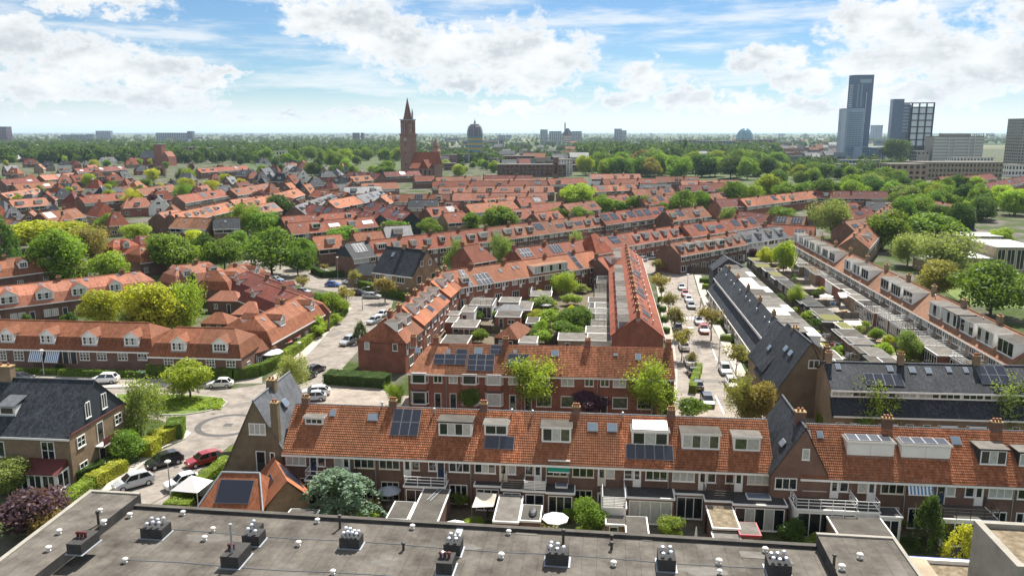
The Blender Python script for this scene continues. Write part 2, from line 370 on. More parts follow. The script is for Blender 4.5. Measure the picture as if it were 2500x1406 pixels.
# ------------------------------------------------------------------ meshes
class MB:
 """collects faces; UVs are metres along and up each face"""
 def __init__(s):
  s.v = []; s.f = []; s.uv = []; s.m = []
 def poly(s, pts, m=0):
  pts = [Vector(p) for p in pts]
  n = (pts[1] - pts[0]).cross(pts[2] - pts[0])
  if n.length < 1e-9 and len(pts) > 3:
   n = (pts[2] - pts[0]).cross(pts[3] - pts[0])
  if n.length < 1e-12:
   n = Vector((0, 0, 1))
  n.normalize()
  if abs(n.z) > 0.985:
   u, w = Vector((1, 0, 0)), Vector((0, 1, 0))
  else:
   u = Vector((-n.y, n.x, 0)).normalized(); w = n.cross(u)
  i = len(s.v)
  s.v += [tuple(p) for p in pts]
  s.f.append(tuple(range(i, i + len(pts))))
  s.uv += [(p.dot(u), p.dot(w)) for p in pts]
  s.m.append(m)
  return s
 def box(s, x0, x1, y0, y1, z0, z1, m=0, top=None, bottom=True):
  a = [(x0, y0, z0), (x1, y0, z0), (x1, y1, z0), (x0, y1, z0), (x0, y0, z1), (x1, y0, z1), (x1, y1, z1), (x0, y1, z1)]
  fs = [(0, 1, 5, 4), (1, 2, 6, 5), (2, 3, 7, 6), (3, 0, 4, 7)]
  for q in fs:
   s.poly([a[k] for k in q], m)
  s.poly([a[4], a[5], a[6], a[7]], m if top is None else top)
  if bottom:
   s.poly([a[3], a[2], a[1], a[0]], m)
  return s
 def prism(s, pts, d, m=0, cap=None):
  """extrude the polygon pts by the vector d"""
  d = Vector(d); a = [Vector(p) for p in pts]; b = [p + d for p in a]
  k = len(a)
  for i in range(k):
   j = (i + 1) % k
   s.poly([a[i], a[j], b[j], b[i]], m)
  cm = m if cap is None else cap
  s.poly(a[::-1], cm); s.poly(b, cm)
  return s
 def tube(s, p0, p1, r0, r1=None, k=8, m=0, cap=True):
  p0, p1 = Vector(p0), Vector(p1); r1 = r0 if r1 is None else r1
  d = (p1 - p0).normalized()
  q = Vector((1, 0, 0)) if abs(d.x) < 0.8 else Vector((0, 1, 0))
  u = d.cross(q).normalized(); w = d.cross(u)
  A = [p0 + (u * math.cos(2 * math.pi * i / k) + w * math.sin(2 * math.pi * i / k)) * r0 for i in range(k)]
  B = [p1 + (u * math.cos(2 * math.pi * i / k) + w * math.sin(2 * math.pi * i / k)) * r1 for i in range(k)]
  for i in range(k):
   j = (i + 1) % k
   s.poly([A[j], A[i], B[i], B[j]], m)
  if cap:
   s.poly(A, m); s.poly(B[::-1], m)
  return s
 def lathe(s, prof, k=12, m=0, c=(0, 0, 0)):
  for (r0, z0), (r1, z1) in zip(prof, prof[1:]):
   for i in range(k):
    a, b = 2 * math.pi * i / k, 2 * math.pi * (i + 1) / k
    p = [(c[0] + r0 * math.cos(a), c[1] + r0 * math.sin(a), c[2] + z0), (c[0] + r0 * math.cos(b), c[1] + r0 * math.sin(b), c[2] + z0),
                     (c[0] + r1 * math.cos(b), c[1] + r1 * math.sin(b), c[2] + z1), (c[0] + r1 * math.cos(a), c[1] + r1 * math.sin(a), c[2] + z1)]
    if r0 < 1e-6: p = [p[0], p[2], p[3]]
    elif r1 < 1e-6: p = [p[0], p[1], p[2]]
    s.poly(p, m)
  return s
 def mesh(s, name, mats, smooth=False):
  me = bpy.data.meshes.new(name)
  me.from_pydata(s.v, [], s.f)
  for mm in ([mats] if isinstance(mats, str) else mats):
   me.materials.append(MATS[mm])
  uvl = me.uv_layers.new(name='UVMap')
  uvl.data.foreach_set('uv', np.array(s.uv, dtype=np.float32).ravel())
  if max(s.m) > 0:
   me.polygons.foreach_set('material_index', s.m)
  if smooth:
   me.polygons.foreach_set('use_smooth', [True] * len(s.f))
  me.update()
  return me
CACHE = {}
def cached(key, fn):
 if key not in CACHE:
  CACHE[key] = fn()
 return CACHE[key]
def ob(name, me, parent=None, loc=(0, 0, 0), rot=None, scale=None, color=None):
 o = bpy.data.objects.new(name, me)
 COL.objects.link(o)
 if parent is not None: o.parent = parent
 o.location = loc
 if rot is not None: o.rotation_euler = rot if not isinstance(rot, (int, float)) else (0, 0, rot)
 if scale is not None: o.scale = scale if not isinstance(scale, (int, float)) else (scale, scale, scale)
 if color is not None: o.color = (*color, 1)
 return o
THINGS = []
def tag(o, label, cat, group=None, share=False):
 o['label'] = label; o['category'] = cat
 if group: o['group'] = group
 THINGS.append((o, share))
 return o
def thing(name, label, cat, loc=(0, 0, 0), rz=0.0, group=None, share=False):
 o = bpy.data.objects.new(name, None)
 COL.objects.link(o)
 o.empty_display_size = 0.5
 o.location = loc; o.rotation_euler = (0, 0, rz)
 return tag(o, label, cat, group, share)
def struct(name, me, loc=(0, 0, 0), kind='structure'):
 o = ob(name, me, None, loc); o['kind'] = kind
 return o
rng = random.Random(7)
# ------------------------------------------------------------------ building kit
def bx(name, parent, dims, m, loc=(0, 0, 0), rot=None, color=None):
 """a box part; dims = x0,x1,y0,y1,z0,z1"""
 dims = tuple(round(d, 3) for d in dims)
 me = cached(('bx', dims, m), lambda: MB().box(*dims).mesh(name, m))
 return ob(name, me, parent, loc, rot, color=color)
def frame_mesh(w, h, cols, rows, m, t=0.09):
 def f():
  b = MB(); y0, y1 = -0.07, 0.02
  b.box(0, w, y0, y1, 0, t); b.box(0, w, y0, y1, h - t, h); b.box(0, t, y0, y1, t, h - t); b.box(w - t, w, y0, y1, t, h - t)
  for i in range(1, cols):
   c = t + (w - 2 * t) * i / cols
   b.box(c - t * 0.45, c + t * 0.45, y0 + .002, y1, t, h - t)
  for i in range(1, rows):
   c = t + (h - 2 * t) * i / rows
   b.box(t, w - t, y0 + .004, y1, c - t * 0.3, c + t * 0.3)
  b.box(-0.05, w + 0.05, -0.12, 0.01, -0.06, -0.002)
  return b.mesh('window', m)
 return cached(('fr', round(w, 2), round(h, 2), cols, rows, m), f)
def window(parent, x, y, z, w, h, cols=1, rows=1, rot=0.0, fm='white', gm='glass', split=True, flat=False, name='window'):
 """a frame with its panes; flat: the parent is itself a part"""
 w, h = round(w, 2), round(h, 2)
 o = ob(name if not flat else 'window_frame', frame_mesh(w, h, cols, rows, fm), parent, (x, y, z), rot)
 t = 0.09
 k = cols if split else 1
 cw = (w - 2 * t) / k
 cr, sr = math.cos(rot), math.sin(rot)
 for i in range(k):
  a, b = t + cw * i + (0.04 if i else 0), t + cw * (i + 1) - (0.04 if i < k - 1 else 0)
  g = gm if isinstance(gm, str) else gm[i % len(gm)]
  dims = (0, b - a, -0.02, 0.0, 0, h - 2 * t)
  if flat:
   bx('pane', parent, dims, g, (x + a * cr, y + a * sr, z + t), rot)
  else:
   bx('pane', o, dims, g, (a, 0, t))
 return o
def door(parent, x, y, z, w, h, m, rot=0.0, glazed=False, fm='white'):
 o = ob('door', cached(('dr', round(w, 2), round(h, 2), m, fm), lambda: MB().box(0.08, w - .08, -.03, 0.015, 0, h - .08).box(0, .08, -.06, .02, 0, h, 1).box(w - .08, w, -.06, .02, 0, h, 1).box(.08, w - .08, -.06, .02, h - .08, h, 1).mesh('door', [m, fm])), parent, (x, y, z), rot)
 if glazed:
  bx('pane', o, (0.2, w - 0.2, -0.045, -0.03, h * 0.45, h - 0.2), 'glass')
 bx('door_handle', o, (w - .2, w - .12, -.07, -.03, h * .47, h * .49), 'zinc')
 return o
def sub(d, a, b):
 return d[a:b]
class Terrace:
 """a row of joined houses. Local x runs along the row, y from the front to the back wall, z up"""
 def __init__(s, name, label, cat, origin, ang, n, w, d, he, hr, wall='brick_dark', roof='tile_orange', geo=False, hip=(0, 0), prof=None,
                 ov=0.32, group=None, gut='white', gable=None, ridge='tile_rust', endlabel=None, upset=0.0, share=False, cap=True):
  s.__dict__.update(locals())
  s.O = Vector((origin[0], origin[1], 0)); s.c, s.s_ = math.cos(ang), math.sin(ang)
  hd = d / 2
  tp = (hr - he) / hd
  s.prof = prof or [(-ov, he - ov * tp), (hd, hr)]
  s.feats = [[] for _ in range(n)]
  s.pitch = math.atan2(s.prof[-1][1] - s.prof[-2][1], s.prof[-1][0] - s.prof[-2][0])
 # local coordinates of the sight line through a point of the photograph
 def lray(s, px, py):
  d = ray(px, py); o = Vector((-s.O.x, -s.O.y, CAM_H))
  return (Vector((o.x * s.c + o.y * s.s_, -o.x * s.s_ + o.y * s.c, o.z)), Vector((d.x * s.c + d.y * s.s_, -d.x * s.s_ + d.y * s.c, d.z)))
 def wallpt(s, px, py, y=0.0):
  o, d = s.lray(px, py); t = (y - o.y) / d.y; p = o + d * t
  return p.x, p.z
 def roofpt(s, px, py, seg=None):
  best = None
  for (y0, z0), (y1, z1) in zip(s.prof, s.prof[1:]):
   o, d = s.lray(px, py)
   k = (z1 - z0) / (y1 - y0)
   t = (o.z - z0 - k * (o.y - y0)) / (k * d.y - d.z)
   p = o + d * t
   if best is None or y0 - .01 <= p.y <= y1 + .01:
    best = p
  return best
 def zat(s, y):
  for (y0, z0), (y1, z1) in zip(s.prof, s.prof[1:]):
   if y <= y1 or (y1, z1) == s.prof[-1]:
    return z0 + (z1 - z0) * (y - y0) / (y1 - y0)
 def yat(s, z):
  for (y0, z0), (y1, z1) in zip(s.prof, s.prof[1:]):
   if z <= z1:
    return y0 + (y1 - y0) * (z - z0) / (z1 - z0)
  return s.prof[-1][0]
 def add(s, X, *f):
  i = min(max(int(X // s.w), 0), s.n - 1)
  s.feats[i].append((f[0], X - i * s.w) + f[1:])
 def each(s, fn):
  for i in range(s.n):
   s.feats[i] += fn(i)
  return s
 # features read off the photograph
 def pdorm(s, l, r, t, b, style='white', nw=3, gm='glass', **k):
  p = s.roofpt((l + r) / 2, b); m = ppm(s.world(p))
  w = (r - l) / m
  h = s.wallpt((l + r) / 2, t, p.y)[1] - p.z
  s.add(p.x, 'dorm', max(p.y, 0.15), w, h, style, nw, gm, 'F', k)
  return s
 def psky(s, l, r, t, b):
  p0 = s.roofpt((l + r) / 2, b); p1 = s.roofpt((l + r) / 2, t); m = ppm(s.world(p0))
  s.add(p0.x, 'sky', p0.y, (r - l) / m, (p1 - p0).length, 'F')
  return s
 def ppan(s, l, r, t, b, nx, ny):
  c = (l + r) / 2
  p0 = s.roofpt(c, b); p1 = s.roofpt(c, t); m = ppm(s.world(p0))
  w = (r - l) / m
  s.add(p0.x, 'pan', p0.y, w, (p1 - p0).length, nx, ny, 'F')
  return s
 def pwin(s, l, r, t, b, cols=1, rows=1, fm='white', gm='glass'):
  x0, z0 = s.wallpt(l, b); x1, z1 = s.wallpt(r, b); z2 = s.wallpt(l, t)[1]
  s.add(x0, 'win', z0, abs(x1 - x0), z2 - z0, cols, rows, fm, gm, 'f')
  return s
 def pdoor(s, l, r, t, b, m='dark_paint', glazed=False):
  x0, z0 = s.wallpt(l, b); x1, z1 = s.wallpt(r, b); z2 = s.wallpt(l, t)[1]
  s.add(x0, 'door', z0, abs(x1 - x0), z2 - z0, m, 'f', glazed)
  return s
 def pchim(s, px, py=None, w=0.8, d=0.6, h=0.85, pots=3):
  o, dd = s.lray(px, py or 700)
  t = (s.d / 2 - o.y) / dd.y
  s.add((o + dd * t).x, 'chim', s.d / 2, w, d, h, pots)
  return s
 def world(s, p):
  return Vector((s.O.x + p.x * s.c - p.y * s.s_, s.O.y + p.x * s.s_ + p.y * s.c, p.z))
 # meshes
 def roof_mesh(s, hl, hr_, first, last):
  key = ('roof', s.w, s.d, tuple(s.prof), s.roof, hl, hr_, s.geo, first, last)
  def f():
   b = MB(); P = s.prof; y0, z0 = P[0]
   side = 0.12
   xl, xr = (-side if first else 0), (s.w + side if last else s.w)
   L = [(xl + hl * (y - y0) * s.hk, y, z) for y, z in P]; Rr = [(xr - hr_ * (y - y0) * s.hk, y, z) for y, z in P]
   LB = [(x, s.d - y, z) for x, y, z in L]; RB = [(x, s.d - y, z) for x, y, z in Rr]
   for i in range(len(P) - 1):
    if not (s.geo and not hl and not hr_):
     b.poly([L[i], Rr[i], Rr[i + 1], L[i + 1]])
    b.poly([RB[i], LB[i], LB[i + 1], RB[i + 1]])
    if hl: b.poly([LB[i], L[i], L[i + 1], LB[i + 1]] if i < len(P) - 2 or (L[-1][1] != LB[-1][1]) else [LB[i], L[i], L[i + 1]])
    if hr_: b.poly([Rr[i], RB[i], RB[i + 1], Rr[i + 1]] if i < len(P) - 2 or (L[-1][1] != LB[-1][1]) else [Rr[i], RB[i], Rr[i + 1]])
   # underside and eaves edge
   t = 0.14
   dn = lambda p: (p[0], p[1], p[2] - t)
   b.poly([dn(L[0]), dn(Rr[0]), Rr[0], L[0]]); b.poly([dn(RB[0]), dn(LB[0]), LB[0], RB[0]])
   b.poly([dn(L[0]), dn(LB[0]), dn(RB[0]), dn(Rr[0])]) if (hl or hr_) else None
   if not hl and first:
    for i in range(len(P) - 1):
     b.poly([dn(L[i]), L[i], L[i + 1], dn(L[i + 1])]); b.poly([LB[i], dn(LB[i]), dn(LB[i + 1]), LB[i + 1]])
   if not hr_ and last:
    for i in range(len(P) - 1):
     b.poly([Rr[i], dn(Rr[i]), dn(Rr[i + 1]), Rr[i + 1]]); b.poly([dn(RB[i]), RB[i], RB[i + 1], dn(RB[i + 1])])
   if s.geo and not hl and not hr_:
    pantiles(b, xl, xr, P[0], P[1])
   return b.mesh('roof', s.roof)
  return cached(key, f)
 hk = 0.62
 def build(s):
  roots = []
  for i in range(s.n):
   first, last = i == 0, i == s.n - 1
   off = s.upset(i) if callable(s.upset) else s.upset
   loc = s.world(Vector((i * s.w, off, 0)))
   r = thing(s.name, s.label, s.cat, loc, s.ang, s.group or ('houses: ' + s.label), s.share)
   roots.append(r)
   hl, hr_ = (s.hip[0] if first else 0), (s.hip[1] if last else 0)
   s.walls(r, first, last, hl, hr_)
   ob('roof', s.roof_mesh(hl, hr_, first, last), r)
   rx0, rx1 = (hl * (s.d / 2) * s.hk if hl else -.1 * first), (s.w - hr_ * (s.d / 2) * s.hk if hr_ else s.w + .1 * last)
   if s.cap and rx1 > rx0 + .2:
    me = cached(('ridge', round(rx0, 2), round(rx1, 2), s.prof[-1], s.ridge), lambda: ridge_mesh(rx0, rx1, s.prof[-1][0], s.prof[-1][1], s.ridge))
    ob('ridge_tiles', me, r)
   if s.gut:
    y, z = s.prof[0]
    a0, a1 = (-.1 if first else 0.004), (s.w + .1 if last else s.w - .004)
    bx('gutter', r, (a0, a1, y - .06, y + .16, z - .26, z - .03), s.gut)
   for f in s.feats[i]:
    s.feat(r, f)
  return roots
 def walls(s, r, first, last, hl, hr_):
  key = ('wall', s.w, s.d, s.he, s.hr, s.wall, first and not hl, last and not hr_, s.gable, tuple(s.prof), first, last)
  def f():
   b = MB(); w, d, he = s.w, s.d, s.he
   b.poly([(0, 0, 0), (w, 0, 0), (w, 0, he), (0, 0, he)]); b.poly([(w, d, 0), (0, d, 0), (0, d, he), (w, d, he)])
   P = [(y, z - .06) for y, z in s.prof if 0 < y]
   if s.zat(0.0) > he + .01: P = [(0.0, s.zat(0.0) - .06)] + P
   gm = 1 if s.gable else 0
   for x, on, hp in ((0, first, hl), (w, last, hr_)):
    if on and hp:
     q = [(x, d, 0), (x, 0, 0), (x, 0, he), (x, d, he)]
     b.poly(q if x == 0 else q[::-1])
    elif not on:
     q = [(x, d, 0), (x, 0, 0), (x, 0, he), (x, d, he)]
     b.poly(q if x == 0 else q[::-1])
    else:
     q = [(x, d, 0), (x, 0, 0), (x, 0, he), (x, d, he)]
     b.poly(q if x == 0 else q[::-1])
     q = [(x, d, he), (x, 0, he)] + [(x, y, z) for y, z in P] + [(x, d - y, z) for y, z in reversed(P[:-1])]
     b.poly(q if x == 0 else q[::-1], gm)
   return b.mesh('wall', [s.wall] + ([s.gable] if s.gable else []))
  ob('wall', cached(key, f), r)
 def feat(s, r, f):
  k, x = f[0], f[1]
  d = s.d
  def M(side, x, y, rz=0.0):
   return ((x, y), rz) if side in 'Ff' else ((x, d - y), rz + math.pi)
  if k == 'win':
   _, _, z, w, h, cols, rows, fm, gm, side = f
   if side == 'f': window(r, x, -.01, z, w, h, cols, rows, 0, fm, gm)
   elif side == 'b': window(r, x + w, d + .01, z, w, h, cols, rows, math.pi, fm, gm)
   elif side == 'r': window(r, s.w + .01, x, z, w, h, cols, rows, math.pi / 2, fm, gm)
   elif side == 'l': window(r, -.01, x + w, z, w, h, cols, rows, -math.pi / 2, fm, gm)
  elif k == 'door':
   _, _, z, w, h, m, side, gl = f
   if side == 'f': door(r, x, -.01, z, w, h, m, 0, gl)
   elif side == 'r': door(r, s.w + .01, x, z, w, h, m, math.pi / 2, gl)
   else: door(r, x + w, d + .01, z, w, h, m, math.pi, gl)
  elif k == 'bay':
   _, _, z, w, h, dep, m, gm, side = f
   o = ob('bay_window', cached(('bay', w, h, dep, m), lambda: MB().prism([(0, .02, 0), (w, .02, 0), (w - .3, -dep, 0), (.3, -dep, 0)], (0, 0, h), 0, 1).mesh('bay_window', [m, 'lead'])), r, (x, 0, z))
   window(o, .33, -dep - .01, (.75 if z < 1 else 1.0), w - .66, h - (.75 if z < 1 else 1.0) - .12, 1, 1, 0, 'white', gm, flat=True)
   L = math.hypot(.3, dep)
   a = math.atan2(-dep, .3)
   window(o, .01, 0.0, (.75 if z < 1 else 1.0), L - .03, h - (.75 if z < 1 else 1.0) - .12, 1, 1, a, 'white', gm, flat=True)
   window(o, w - .3, -dep, (.75 if z < 1 else 1.0), L - .03, h - (.75 if z < 1 else 1.0) - .12, 1, 1, -a, 'white', gm, flat=True)
  elif k == 'sky':
   _, _, y, w, l, side = f
   z = s.zat(y) ; (lx, ly), rz = M(side, x, y)
   pt = s.pitch_at(y)
   o = bx('skylight', r, (-w / 2, w / 2, 0, l, 0, .07), 'grey_paint', (lx, ly, z + (.16 if s.geo else .045)), (pt, 0, rz))
   bx('pane', o, (-w / 2 + .07, w / 2 - .07, .07, l - .07, .07, .085), 'sky_glass')
  elif k == 'pan':
   _, _, y, w, l, nx, ny, side = f
   pt = s.pitch_at(y)
   pw, pl = w / nx, l / ny
   for i in range(nx):
    for j in range(ny):
     yy = y + j * pl * math.cos(pt)
     (lx, ly), rz = M(side, x - w / 2 + (i + .5) * pw, yy)
     ob('solar_panel', cached(('pan', round(pw, 2), round(pl, 2)), lambda: panel_mesh(pw, pl)), r, (lx, ly, s.zat(y) + j * pl * math.sin(pt) + (.25 if s.geo else .13)), (pt, 0, rz))
  elif k == 'chim':
   _, _, y, w, dd, h, pots = f
   zt = s.zat(min(y, d - y)) + h
   o = ob('chimney', cached(('ch', w, dd, h, s.wall), lambda: MB().box(-w / 2, w / 2, -dd / 2, dd / 2, -1.2, h - .12).box(-w / 2 - .06, w / 2 + .06, -dd / 2 - .06, dd / 2 + .06, h - .12, h, 1).box(-w / 2 - .05, w / 2 + .05, -dd / 2 - .05, dd / 2 + .05, -.75, -.42, 2).mesh('chimney', [s.wall, 'lichen', 'lead'])), r, (x, y, zt - h))
   for q in range(pots):
    ob('chimney_pot', cached('pot', lambda: MB().lathe([(.13, 0), (.1, .3), (.13, .33), (.09, .34), (0, .34)], 8).mesh('chimney_pot', 'pot')), o, (-w / 2 + w * (q + .5) / pots, 0, h))
  elif k == 'pipe':
   _, _, y, h, side = f
   (lx, ly), rz = M(side, x, y)
   ob('vent_pipe', cached(('vp', h), lambda: MB().tube((0, 0, -.15), (0, 0, h), .09).lathe([(.09, h), (.17, h + .02), (.12, h + .14), (0, h + .18)], 8).mesh('vent_pipe', 'zinc')), r, (lx, ly, s.zat(y)))
  elif k == 'dorm':
   s.dormer(r, f)
  elif k == 'pipe_down':
   ob('downpipe', cached(('dp', s.he), lambda: MB().tube((0, 0, 0), (0, 0, s.he), .05, k=6).mesh('downpipe', 'zinc')), r, (x, -.08, 0))
 def pitch_at(s, y):
  for (y0, z0), (y1, z1) in zip(s.prof, s.prof[1:]):
   if y < y1 - .01 or (y1, z1) == s.prof[-1]:
    return math.atan2(z1 - z0, y1 - y0)
 def dormer(s, r, f):
  _, x, y, w, h, style, nw, gm, side, kw = f
  zb = s.zat(y); zt = min(zb + h, s.hr - 0.12)
  h = zt - zb
  yb = min(s.yat(zt) + .15, s.d / 2)
  L = yb - y
  w, h, L = round(w, 2), round(h, 2), round(L, 2)
  body = {'white': 'white', 'grey': 'grey_paint', 'dark': 'shiplap_dark', 'gable': 'white', 'cream': 'cream', 'tiled': 'white'}[style]
  loc = (x, y, zb) if side == 'F' else (x, s.d - y, zb)
  rz = 0 if side == 'F' else math.pi
  kk = (zt - zb) / max(L, .1)
  if style == 'gable':
   g = w * 0.36
   def fm():
    b = MB()
    b.poly([(-w / 2, 0, -.05), (w / 2, 0, -.05), (w / 2, 0, h), (0, 0, h + g), (-w / 2, 0, h)])
    b.poly([(w / 2, 0, -.05), (w / 2, L, h - .05), (w / 2, L, h), (w / 2, 0, h)]); b.poly([(-w / 2, L, h - .05), (-w / 2, 0, -.05), (-w / 2, 0, h), (-w / 2, L, h)])
    return b.mesh('dormer', body)
   o = ob('dormer', cached(('dg', w, h, L, body), fm), r, loc, rz)
   L2 = L + g / max(math.tan(s.pitch), .3)
   def fr():
    b = MB(); e = .14
    b.prism([(-w / 2 - e, -.15, h - e * .7), (0, -.15, h + g + .03), (0, -.15, h + g + .15), (-w / 2 - e, -.15, h - e * .7 + .12)], (0, L2 + .15, 0), 0, 1)
    b.prism([(0, -.15, h + g + .03), (w / 2 + e, -.15, h - e * .7), (w / 2 + e, -.15, h - e * .7 + .12), (0, -.15, h + g + .15)], (0, L2 + .15, 0), 0, 1)
    return b.mesh('dormer_roof', [s.roof, 'white'])
   ob('dormer_roof', cached(('dgr', w, h, L2, s.roof), fr), o)
   window(o, -w / 2 + .2, -.02, .12, w - .4, h - .15, nw, 2, 0, 'white', gm, flat=True)
   bx('flashing', o, (-w / 2 - .1, w / 2 + .1, -.12, .02, -.16, .02), 'lead')
   return
  def fm():
   b = MB()
   b.poly([(-w / 2, 0, -.05), (w / 2, 0, -.05), (w / 2, 0, h), (-w / 2, 0, h)])
   b.poly([(w / 2, 0, -.05), (w / 2, L, h - .02), (w / 2, L, h), (w / 2, 0, h)]); b.poly([(-w / 2, L, h - .02), (-w / 2, 0, -.05), (-w / 2, 0, h), (-w / 2, L, h)])
   return b.mesh('dormer', body)
  o = ob('dormer', cached(('df', w, h, L, body), fm), r, loc, rz)
  e = 0.14
  rm = kw.get('roof', 'felt_light')
  if style == 'tiled':
   ob('dormer_roof', cached(('dft', w, h, L), lambda: MB().prism([(-w / 2 - e, -.25, h), (w / 2 + e, -.25, h), (w / 2 + e, L + 1.2, h + .75), (-w / 2 - e, L + 1.2, h + .75)], (0, 0, .1)).mesh('dormer_roof', 'slate_grey')), o)
  else:
   fa = kw.get('fascia', body if body != 'grey_paint' else 'white')
   ob('dormer_roof', cached(('dfr', w, h, L, rm, fa), lambda: MB().box(-w / 2 - e, w / 2 + e, -.2, L + .05, h, h + .16, 0, 1).mesh('dormer_roof', [fa, rm])), o)
   if kw.get('panels'):
    n = kw['panels']; pw = (w - .2) / n; tilt = kw.get('tilt', .10)
    pl = min(L * .8, 1.9)
    for i in range(n):
     ob('solar_panel', cached(('pan', round(pw, 2), round(pl, 2)), lambda: panel_mesh(pw, pl)), o, (-w / 2 + .1 + (i + .5) * pw, .1, h + .22), (tilt, 0, 0))
  if nw:
   window(o, -w / 2 + .1, -.02, .14, w - .2, h - .2, nw, 1, 0, 'white', gm, flat=True)
  else:
   for q in range(2):
    bx('shutter', o, (-w / 2 + .12 + q * (w - .24) * .5, -w / 2 + .06 + (q + 1) * (w - .24) * .5, -.05, -.01, .12, h - .1), 'white')
  bx('flashing', o, (-w / 2 - .08, w / 2 + .08, -.1, .02, -.14, .03), 'lead')
def pitched_uv(b):
 pass
def pantiles(b, x0, x1, e, t, tw=0.205, tl=0.31):
 """every tile of a slope as real relief: rolls across, a step at each course"""
 (y0, z0), (y1, z1) = e, t
 Ls = math.hypot(y1 - y0, z1 - z0); nx = max(1, round((x1 - x0) / tw)); ny = max(1, round(Ls / tl))
 uy, uz = (y1 - y0) / Ls, (z1 - z0) / Ls
 ny_, nz_ = -uz, uy
 K = 4
 prof = [0.0, 0.040, 0.085, 0.022]
 xs = [x0 + (x1 - x0) * i / (nx * K) for i in range(nx * K + 1)]
 hs = [prof[i % K] for i in range(nx * K + 1)]
 base = len(b.v)
 for j in range(ny):
  for end, lift in ((0, 0.085), (1, 0.010)):
   sl = Ls * (j + end) / ny
   for x, h in zip(xs, hs):
    q = h + lift
    b.v.append((x, y0 + uy * sl + ny_ * q, z0 + uz * sl + nz_ * q))
 W_ = len(xs)
 for j in range(ny):
  r0 = base + j * 2 * W_
  rows = [(r0, r0 + W_)] + ([(r0 + W_, r0 + 2 * W_)] if j < ny - 1 else [])
  for ri, (a, c) in enumerate(rows):
   for i in range(W_ - 1):
    b.f.append((a + i, a + i + 1, c + i + 1, c + i)); b.m.append(0)
    v0 = Ls * (j + (.5 if ri == 0 else .9)) / ny
    v1 = v0 + .1
    b.uv += [(xs[i], v0), (xs[i + 1], v0), (xs[i + 1], v1), (xs[i], v1)]
def ridge_mesh(x0, x1, y, z, m):
 b = MB(); n = max(1, round((x1 - x0) / .38)); st = (x1 - x0) / n
 for i in range(n):
  a = x0 + i * st; c = a + st + .02
  k = 6
  for j in range(k):
   t0, t1 = math.pi * j / k, math.pi * (j + 1) / k
   r0, r1 = .15, .13
   b.poly([(a, y - r0 * math.cos(t0), z - .04 + r0 * math.sin(t0)), (c, y - r1 * math.cos(t0), z - .04 + r1 * math.sin(t0)), (c, y - r1 * math.cos(t1), z - .04 + r1 * math.sin(t1)), (a, y - r0 * math.cos(t1), z - .04 + r0 * math.sin(t1))][::-1])
 return b.mesh('ridge_tiles', m)
def panel_mesh(w, l):
 g = .015
 b = MB().box(-w / 2 + g, w / 2 - g, g, l - g, -.03, .0, 1)
 b.poly([(-w / 2 + g + .03, g + .03, .004), (w / 2 - g - .03, g + .03, .004), (w / 2 - g - .03, l - g - .03, .004), (-w / 2 + g + .03, l - g - .03, .004)], 0)
 return b.mesh('solar_panel', ['solar', 'solar_frame'])
mat('sky_glass', (0.14, 0.18, 0.23), 0.08, spec=1.0)
def row_from_ridge(p0, p1, hr, he, hd, w=5.3, n=None, ang=None, **k):
 """lay a terrace under its surveyed ridge line"""
 a, b = G(*p0, hr), G(*p1, hr)
 d = b - a; L = d.length
 an = math.atan2(d.y, d.x) if ang is None else ang
 n = n or max(1, round(L / w))
 ww = L / n
 o = (a.x + math.sin(an) * hd, a.y - math.cos(an) * hd)
 return dict(origin=o, ang=an, n=n, w=round(ww, 3), d=2 * hd, he=he, hr=hr, **k)
# roof lettering, turned into a mesh while the scene is still small
cu = bpy.data.curves.new('lettering', 'FONT'); cu.body = 'WEEST WEL'; cu.size = 5.5; cu.extrude = .2
lo = bpy.data.objects.new('lettering', cu); COL.objects.link(lo)
LETTERS = bpy.data.meshes.new_from_object(lo.evaluated_get(bpy.context.evaluated_depsgraph_get())); LETTERS.materials.append(MATS['dark_paint'])
bpy.data.objects.remove(lo)
# ------------------------------------------------------------------ plants
def cards(P, Nn, size, rs, flat=0.6):
 """leaf-sized quads at P facing roughly Nn"""
 n = len(P)
 d = Nn + rs.normal(0, flat, (n, 3)); d /= np.linalg.norm(d, axis=1)[:, None] + 1e-9
 q = rs.normal(0, 1, (n, 3)); u = np.cross(d, q); u /= np.linalg.norm(u, axis=1)[:, None] + 1e-9
 w = np.cross(d, u)
 s = (size * rs.uniform(0.6, 1.35, n))[:, None]
 u = u * s; w = w * s * rs.uniform(0.55, 0.95, n)[:, None]
 V = np.stack([P - u * .5, P + w * .5, P + u * .5, P - w * .5], 1).reshape(-1, 3)
 return V
def quads_mesh(name, V, m):
 me = bpy.data.meshes.new(name)
 n = len(V) // 4
 me.vertices.add(n * 4); me.vertices.foreach_set('co', V.astype(np.float32).ravel())
 me.loops.add(n * 4); me.loops.foreach_set('vertex_index', np.arange(n * 4, dtype=np.int32))
 me.polygons.add(n); me.polygons.foreach_set('loop_start', np.arange(0, n * 4, 4, dtype=np.int32))
 me.polygons.foreach_set('loop_total', np.full(n, 4, dtype=np.int32))
 me.materials.append(MATS[m])
 me.update(calc_edges=True)
 return me
def sph(rs, n):
 p = rs.normal(0, 1, (n, 3)); return p / np.linalg.norm(p, axis=1)[:, None]
